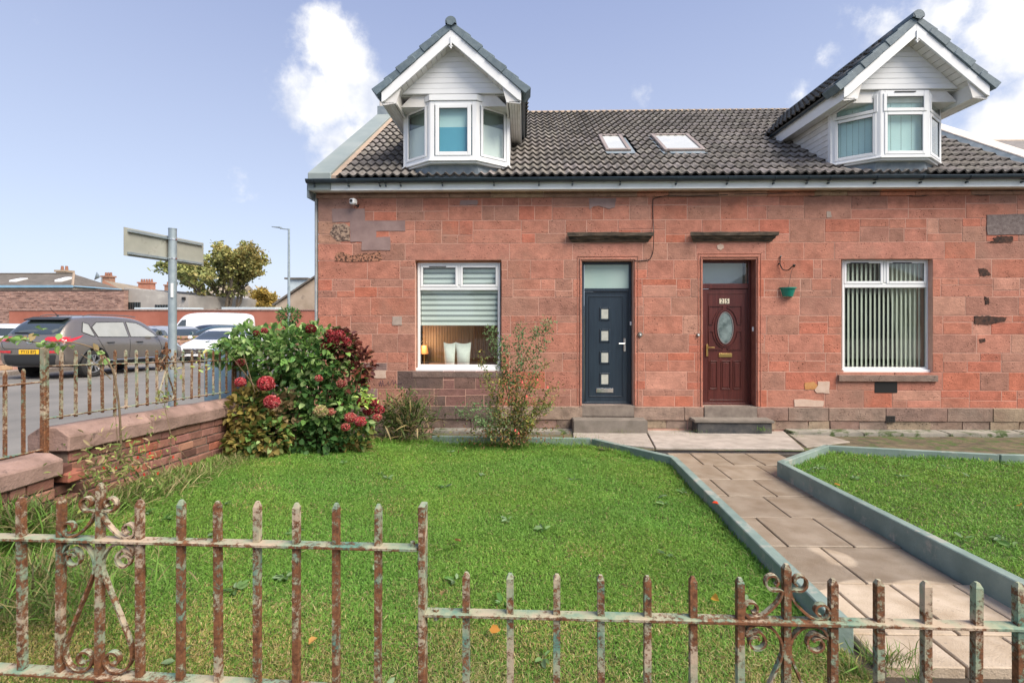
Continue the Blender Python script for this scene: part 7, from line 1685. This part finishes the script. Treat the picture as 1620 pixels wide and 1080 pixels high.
# strappy, half dried shrub against the wall
st = empty('strappy_shrub', tuple(HP(640, 694, 7.3)), 'scruffy dark green and straw coloured strappy shrub between the hydrangea and the left window', 'shrub')
n = 900; base = HP(640, 692, 7.45)+RNG.normal(size=(n,3))*np.array([.17,.12,.02]); D = RNG.normal(size=(n,3))*.42+np.array([0,-.05,1.]); 
V, Fc, C = leaves(base+unit(D)*RNG.uniform(0,.55,(n,1)), D+RNG.normal(size=(n,3))*.5, RNG.uniform(.10,.26,n), pal(n, [(.07,.11,.03),(.12,.17,.05),(.05,.08,.025),(.28,.22,.10),(.38,.30,.16)], [3,3,3,1.6,1.2], jit=.25), width=.09, fold=.1, droop=1., strap=True); vmesh('strap_leaves', V, Fc, C, M_leaf, st, kind='stuff')
n = 500; Pq, u = lump(n, HP(638, 645, 7.4), (.32,.2,.36), .1); V, Fc, C = leaves(Pq, u+RNG.normal(size=(n,3))*.7, RNG.uniform(.03,.07,n), pal(n, [(.05,.09,.025),(.10,.15,.04),(.20,.20,.07)], jit=.25), width=.4); vmesh('leaves', V, Fc, C, M_leaf, st, kind='stuff')
stems('dry_stalks', tuple(HP(645, 694, 7.3)), [HP(612,600,7.2), HP(668,610,7.3), HP(655,598,7.35), HP(680,640,7.2), HP(700,600,7.3), HP(625,640,7.1), HP(575,668,7.1), HP(690,560+50,7.4), HP(716,598,7.5)], .005, M_stem, st, wob=.1)
# tall airy shrub in front of the window
ai = empty('airy_shrub', tuple(HP(810, 700, 7.1)), 'tall airy shrub with small green and yellow leaves between the left window and navy door', 'shrub')
rnd = np.random.default_rng(21); tips = [(775,520,7.2),(822,520,7.1),(868,507,7.0),(850,522,7.0),(798,540,7.1),(760,560,7.1),(838,560,7.1),(862,575,7.1),(745,640,6.95),(725,652,6.95),(880,612,7.1),(812,610,7.05),(830,640,7.0),(790,600,7.0),(862,640,7.05),(770,590,7.0),(848,600,7.05),(875,635,7.2),(755,668,6.9),(840,668,6.9),(800,570,7.1)]
mbs = MB(); Pl, Dl, Cl, Sl = [], [], [], []
for (px, py, Y) in tips:
    b = Vector(HP(805+rnd.uniform(-28,28), 702, 7.1)); t_ = Vector(HP(px, py, Y)); m = b.lerp(t_, .5)+Vector((rnd.uniform(-.07,.07), 0, .12 if py > 600 else .0)); C_ = crom([b, m, t_], 12); mbs.tube(C_, .007, 5, taper=.002)
    k = len(C_); top = py < 545
    for j in range(3 if top else 4, k):
        dens = 12 if not top else (30 if j > k*.5 else 8)
        q = np.array(C_[j])+rnd.normal(size=(dens,3))*np.array([.055,.05,.05]); Pl.append(q); Dl.append(rnd.normal(size=(dens,3))+np.array([.1,-.2,.2])); Sl.append(rnd.uniform(.022,.055,dens))
        Cl.append(pal(dens, [(.16,.26,.11),(.20,.30,.14),(.12,.20,.08)] if (top or px < 760) else [(.16,.22,.06),(.32,.32,.08),(.22,.26,.07),(.36,.25,.08),(.12,.16,.05)], jit=.25, rng=rnd))
n = 700; Pq = HP(805, 688, 7.0)+rnd.normal(size=(n,3))*np.array([.36,.15,.10]); Pl.append(Pq); Dl.append(rnd.normal(size=(n,3))+np.array([0,0,.3])); Sl.append(rnd.uniform(.02,.06,n)); Cl.append(pal(n, [(.30,.16,.08),(.24,.12,.06),(.24,.24,.07),(.14,.18,.05)], jit=.3, rng=rnd))
V, Fc, C = leaves(*[np.concatenate(q) for q in (Pl, Dl, Sl)], np.concatenate(Cl), width=.45); vmesh('leaves', V, Fc, C, M_leaf, ai, kind='stuff'); mbs.build('stems', M_stem, ai, smooth=True)
for (px, py) in ((826,604),(833,626),(815,680),(820,684),(850,600),(866,612)):
    p = HP(px, py, 6.95); MB().cyl(p+np.array([0,0,-.018]), p+np.array([0,0,.014]), .018, .008, 8).build('rose_bud', MAT('rosy_bud', (.65,.10,.08), rough=.6) if 'rosy_bud' not in bpy.data.materials else bpy.data.materials['rosy_bud'], ai, smooth=True)
# ground weeds along the back kerb and wall foot
def tufts(spec, label, name='weed_tuft', cat='weeds', seed=3, group=None):
    rng = np.random.default_rng(seed)
    for (px, py, Y, sx_, h, n, cols, lab) in spec:
        p = HP(px, py, Y); e = empty(name, tuple(p), lab, cat, group)
        base = p+rng.normal(size=(n,3))*np.array([sx_, sx_*.5, .008]); D = rng.normal(size=(n,3))*.4+np.array([0,0,.9]); V, Fc, C = leaves(base, D, rng.uniform(h*.5, h, n), pal(n, cols, jit=.25, rng=rng), width=.045, droop=.8, strap=True); vmesh('blades', V, Fc, C, M_leaf, e, kind='stuff')
GT = [(.13,.25,.04),(.17,.30,.06),(.09,.18,.03)]; GD = [(.30,.26,.12),(.20,.18,.08),(.10,.15,.04)]
tufts([(1207,682,8.1,.05,.10,70,GT,'green weed in front of the dark doorstep of door 25'),(1085,684,8.1,.22,.06,180,GD+GT,'dead grass and moss between the two doorsteps'),(920,690,7.6,.16,.05,140,GT,'grass along the left end of the concrete apron'),(985,684,8.05,.14,.05,120,GD+GT,'weeds at the right foot of the first doorstep'),
       (1330,708,7.0,.10,.05,80,GT,'weeds by the corner where the teal kerb turns'),(1260,690,7.8,.06,.05,60,GT,'thin weeds at the right end of the apron'),(1450,690,8.0,.5,.05,220,GT+GD,'sparse grass along the mossy ledge under the right window'),
       (720,698,7.3,.35,.10,420,GT,'grass growing over the back kerb under the left window'),(900,700,7.15,.2,.09,240,GT,'dark grass by the back kerb left of the apron'),(960,704,7.0,.2,.06,120,GD,'pale dead grass beside the back kerb'),
       (18,840,2.95,.16,.24,900,GT+GD,'tuft of long grass at the foot of the near brick wall'),(40,930,2.2,.25,.16,1500,GT+GD,'long green grass behind the rails at the bottom left'),(1395,1052,2.1,.06,.12,160,GT+GD,'grass tuft at the broken front edge of the path'),(1455,1078,2.0,.02,.08,50,GT,'small green weed below the path edge at the bottom right')], None, group='weed tufts round the paving and walls')
# weedy strip along the brick wall: long grass, rose hips, thin saplings
wd = empty('wall_weeds', tuple(HP(230, 790, 4.3)), 'tangle of long grass and thin stems with red rose hips along the brick wall', 'weeds')
n = 6000; yy = RNG.uniform(3.45, 6.2, n); xx = -3.42+np.abs(RNG.normal(size=n))*.16+.10*(yy < 4.4)*RNG.random(n); zz = zl_np(xx, yy)-.01
D = RNG.normal(size=(n,3))*.45+np.array([.15,0,.9]); V, Fc, C = leaves(np.stack([xx,yy,zz],1), D, RNG.uniform(.06,.16,n)*np.where(yy < 4.7, 1.15, .8), pal(n, [(.13,.24,.045),(.17,.29,.06),(.32,.29,.13),(.44,.37,.2)], [3,3,2.5,1.5], jit=.25), width=.05, droop=1.1, strap=True); vmesh('long_grass', V, Fc, C, M_leaf, wd, kind='stuff')
n = 500; k = RNG.random(n); c0 = HP(185, 740, 3.75); Pq = c0+RNG.normal(size=(n,3))*np.array([.12,.18,.14]); V, Fc, C = leaves(Pq, RNG.normal(size=(n,3)), RNG.uniform(.025,.07,n), pal(n, [(.34,.40,.12),(.28,.34,.10),(.42,.33,.18),(.14,.2,.05)], jit=.25), width=.3); vmesh('pale_foliage', V, Fc, C, M_leaf, wd, kind='stuff')
stems('stems', tuple(HP(250, 800, 4.3)), [HP(px, py, Y) for px, py, Y in ((160,700,3.8),(215,720,4.2),(285,752,5.0),(240,725,4.6),(320,730,5.2),(190,690,3.9),(300,765,5.0),(265,780,4.5),(225,760,4.1),(340,750,5.3),(205,800,3.9),(175,760,3.8))], .004, M_stem, wd, wob=.15)
M_hip = MAT('rose_hip_red', (.55,.035,.02), (.40,.03,.02), .35, 20)
for (px, py, Y) in ((241,722,4.2),(237,716,4.2),(218,723,4.2),(210,738,4.0),(228,750,4.1),(250,748,4.3),(256,764,4.4),(269,768,4.5),(274,722,4.6),(307,761,5.0),(283,768,4.7),(320,755,5.2),(302,733,5.0),(316,738,5.2),(164,740,3.8),(183,740,3.9),(270,788,4.3),(200,742,4.0),(322,758,5.2)):
    p = HP(px, py, Y); MB().cyl(p+np.array([0,0,-.012]), p+np.array([0,0,.010]), .010, .006, 7).build('rose_hip', M_hip, wd, smooth=True)
# two thin bare saplings in front of the brick wall, one arching over the railing to the left
th = empty('thin_sapling', tuple(HP(190, 735, 3.95)), 'thin brown sapling arching over the side railing with leaves against the grey SUV', 'sapling')
mb = MB(); C1 = crom([HP(192,735,3.95), HP(191,690,3.9), HP(188,640,3.85), HP(179,588,3.8), HP(162,560,3.75), HP(141,548,3.7), HP(110,541,3.65), HP(75,543,3.6), HP(40,539,3.6)], 6); mb.tube(C1, .009, 6, taper=.003)
mb.tube(crom([HP(190,735,3.95), HP(186,700,3.93), HP(183,660,3.95)], 4), .006, 5, taper=.002).tube(crom([HP(176,600,3.8), HP(150,575,3.7), HP(128,560,3.65)], 5), .004, 5, taper=.002)
mb.build('stem', M_stem, th, smooth=True)
Pq = np.concatenate([HP(a, b, Y)+RNG.normal(size=(k,3))*np.array([.05,.03,.02])*s for a, b, Y, k, s in ((27,537,3.6,9,.9),(40,541,3.6,4,.6),(78,543,3.6,10,.8),(95,546,3.62,7,.8),(60,524,3.6,5,.6),(110,548,3.65,4,.5),(160,557,3.75,6,.6),(166,577,3.78,3,.4))]); n = len(Pq)
V, Fc, C = leaves(Pq, RNG.normal(size=(n,3))+np.array([-.2,-.4,.1]), RNG.uniform(.035,.075,n), pal(n, [(.24,.40,.12),(.30,.45,.15),(.40,.30,.14),(.16,.30,.08)], [4,3,1,2], jit=.2), width=.62); vmesh('leaves', V, Fc, C, M_leaf, th)
t2 = empty('thin_sapling', tuple(HP(268, 735, 4.6)), 'slender pale stem with a yellow green leaf cluster round the railing scroll', 'sapling')
mb = MB().tube(crom([HP(268,735,4.6), HP(270,690,4.6), HP(262,650,4.6), HP(258,620,4.6)], 5), .005, 5, taper=.002).tube(crom([HP(266,700,4.6), HP(285,712,4.6), HP(300,730,4.7)], 5), .004, 5, taper=.002); mb.build('stem', M_stem, t2, smooth=True)
Pq = np.concatenate([HP(a, b, 4.55)+RNG.normal(size=(k,3))*np.array([.035,.03,.02]) for a, b, k in ((256,625,16),(248,655,7),(275,690,8),(262,640,6),(325,580,10),(318,560,7),(285,560+30,5))]); n = len(Pq)
V, Fc, C = leaves(Pq, RNG.normal(size=(n,3)), RNG.uniform(.025,.06,n), pal(n, [(.40,.46,.14),(.46,.44,.16),(.30,.42,.14)], jit=.2), width=.45); vmesh('leaves', V, Fc, C, M_leaf, t2)

# ---------------- trees ----------------
def tree(name, label, base, H, crown, spread, cols, nleaf, lsize, seed, trunk_r, group=None):
    rnd = random.Random(seed); rng = np.random.default_rng(seed); e = empty(name, base, label, 'tree', group)
    mb = MB(); tips = []; B = Vector(base)
    def grow(p, d, ln, r, dep):
        pts = [p]; q = p.copy(); dd = d.copy()
        for k in range(4):
            dd = (dd+Vector((rnd.uniform(-.16,.16), rnd.uniform(-.16,.16), rnd.uniform(-.03,.12)))).normalized(); q = q+dd*ln/4; pts.append(q.copy())
        mb.tube(pts, r, 6 if dep < 2 else 4, taper=r*.6)
        if dep >= 3: tips.append(q); 
        if dep >= 2: tips.append(pts[2])
        if dep >= 5: return
        for k in range(rnd.choice((2,3,3)) if dep else 7):
            az = rnd.uniform(0, 6.28) if dep else k/7*6.28+rnd.uniform(-.3,.3); tilt = rnd.uniform(.3,.75) if dep else rnd.uniform(.35,1.05)
            o = dd.orthogonal().normalized(); o.rotate(Matrix.Rotation(az, 3, dd)); nd = (dd*math.cos(tilt)+o*math.sin(tilt)); nd.z = max(nd.z, .05); nd.normalize()
            grow(pts[-1] if k or dep == 0 else pts[3], nd, ln*rnd.uniform(.68,.86) if dep else H*.22, r*.58, dep+1)
    grow(B, Vector((0,0,1)), H*.15, trunk_r, 0)
    # fit the branching to the crown's size
    vs = mb.v; top = max(v.z for v in vs)-B.z; wx = max(abs(v.x-B.x) for v in vs); sz, sx_ = (H*.96)/top, spread/wx
    f = lambda v: Vector((B.x+(v.x-B.x)*(1+(sx_-1)*min(1, (v.z-B.z)/(.25*top))), B.y+(v.y-B.y)*(1+(sx_-1)*min(1, (v.z-B.z)/(.25*top))), B.z+(v.z-B.z)*sz))
    mb.v = [f(v) for v in vs]; tips = [f(t_) for t_ in tips]; mb.build('trunk', M_bark, e, smooth=True)
    T = np.array([list(t_) for t_ in tips]); T = T[T[:,2] > base[2]+H*crown]; k = rng.integers(0, len(T), nleaf)
    cl = rng.normal(size=(len(T),3)); P = T[k]+rng.normal(size=(nleaf,3))*np.array([.62,.62,.22])*H*.036+np.array([0,0,.01])*H
    cc = pal(len(T), cols, jit=.18, rng=rng)[k]*(1+rng.normal(size=(nleaf,1))*.2); hgt = ((P[:,2]-base[2])/H)[:,None]
    rgt = np.clip((P[:,0]-base[0])/spread*.5+.5, 0, 1)[:,None]; warm = np.clip(rgt*.9+hgt*.5-.55, 0, 1)*(rng.random((nleaf,1)) < .8)
    cc = cc*(1-warm)+np.array([[.48,.35,.12]])*(1+rng.normal(size=(nleaf,1))*.25)*warm
    V, Fc, C = leaves(P, rng.normal(size=(nleaf,3)), rng.uniform(lsize*.6, lsize*1.3, nleaf), np.clip(cc, .01, .8), width=.8, rng=rng); vmesh('crown', V, Fc, C, M_leaf, e, kind='stuff'); return e
tb = at(358, 497, 48); ttop = at(352, 377, 48).z; sprd = (at(427, 497, 48).x-at(262, 497, 48).x)/2*1.08
tree('sycamore_tree', 'wide spreading autumn tree with green and golden leaves behind the white van', (tb.x, 48, -.6), ttop+.6, .26, sprd, [(.30,.34,.13),(.36,.40,.15),(.46,.42,.17),(.24,.29,.11)], 21000, .26, 3, .34)
tb = at(413, 497, 56); tree('small_tree', 'small golden yellow tree right of the big autumn tree', (tb.x, 56, -.6), at(413, 452, 56).z+.6, .2, 1.9, [(.48,.34,.07),(.40,.30,.07),(.30,.26,.07)], 5200, .26, 8, .14)
tb = at(300, 497, 52); tree('small_tree', 'low green tree behind the left side of the big autumn tree', (tb.x, 52, -.6), at(300, 455, 52).z+.6, .1, 2.4, [(.12,.16,.05),(.22,.20,.07)], 4500, .26, 12, .14)
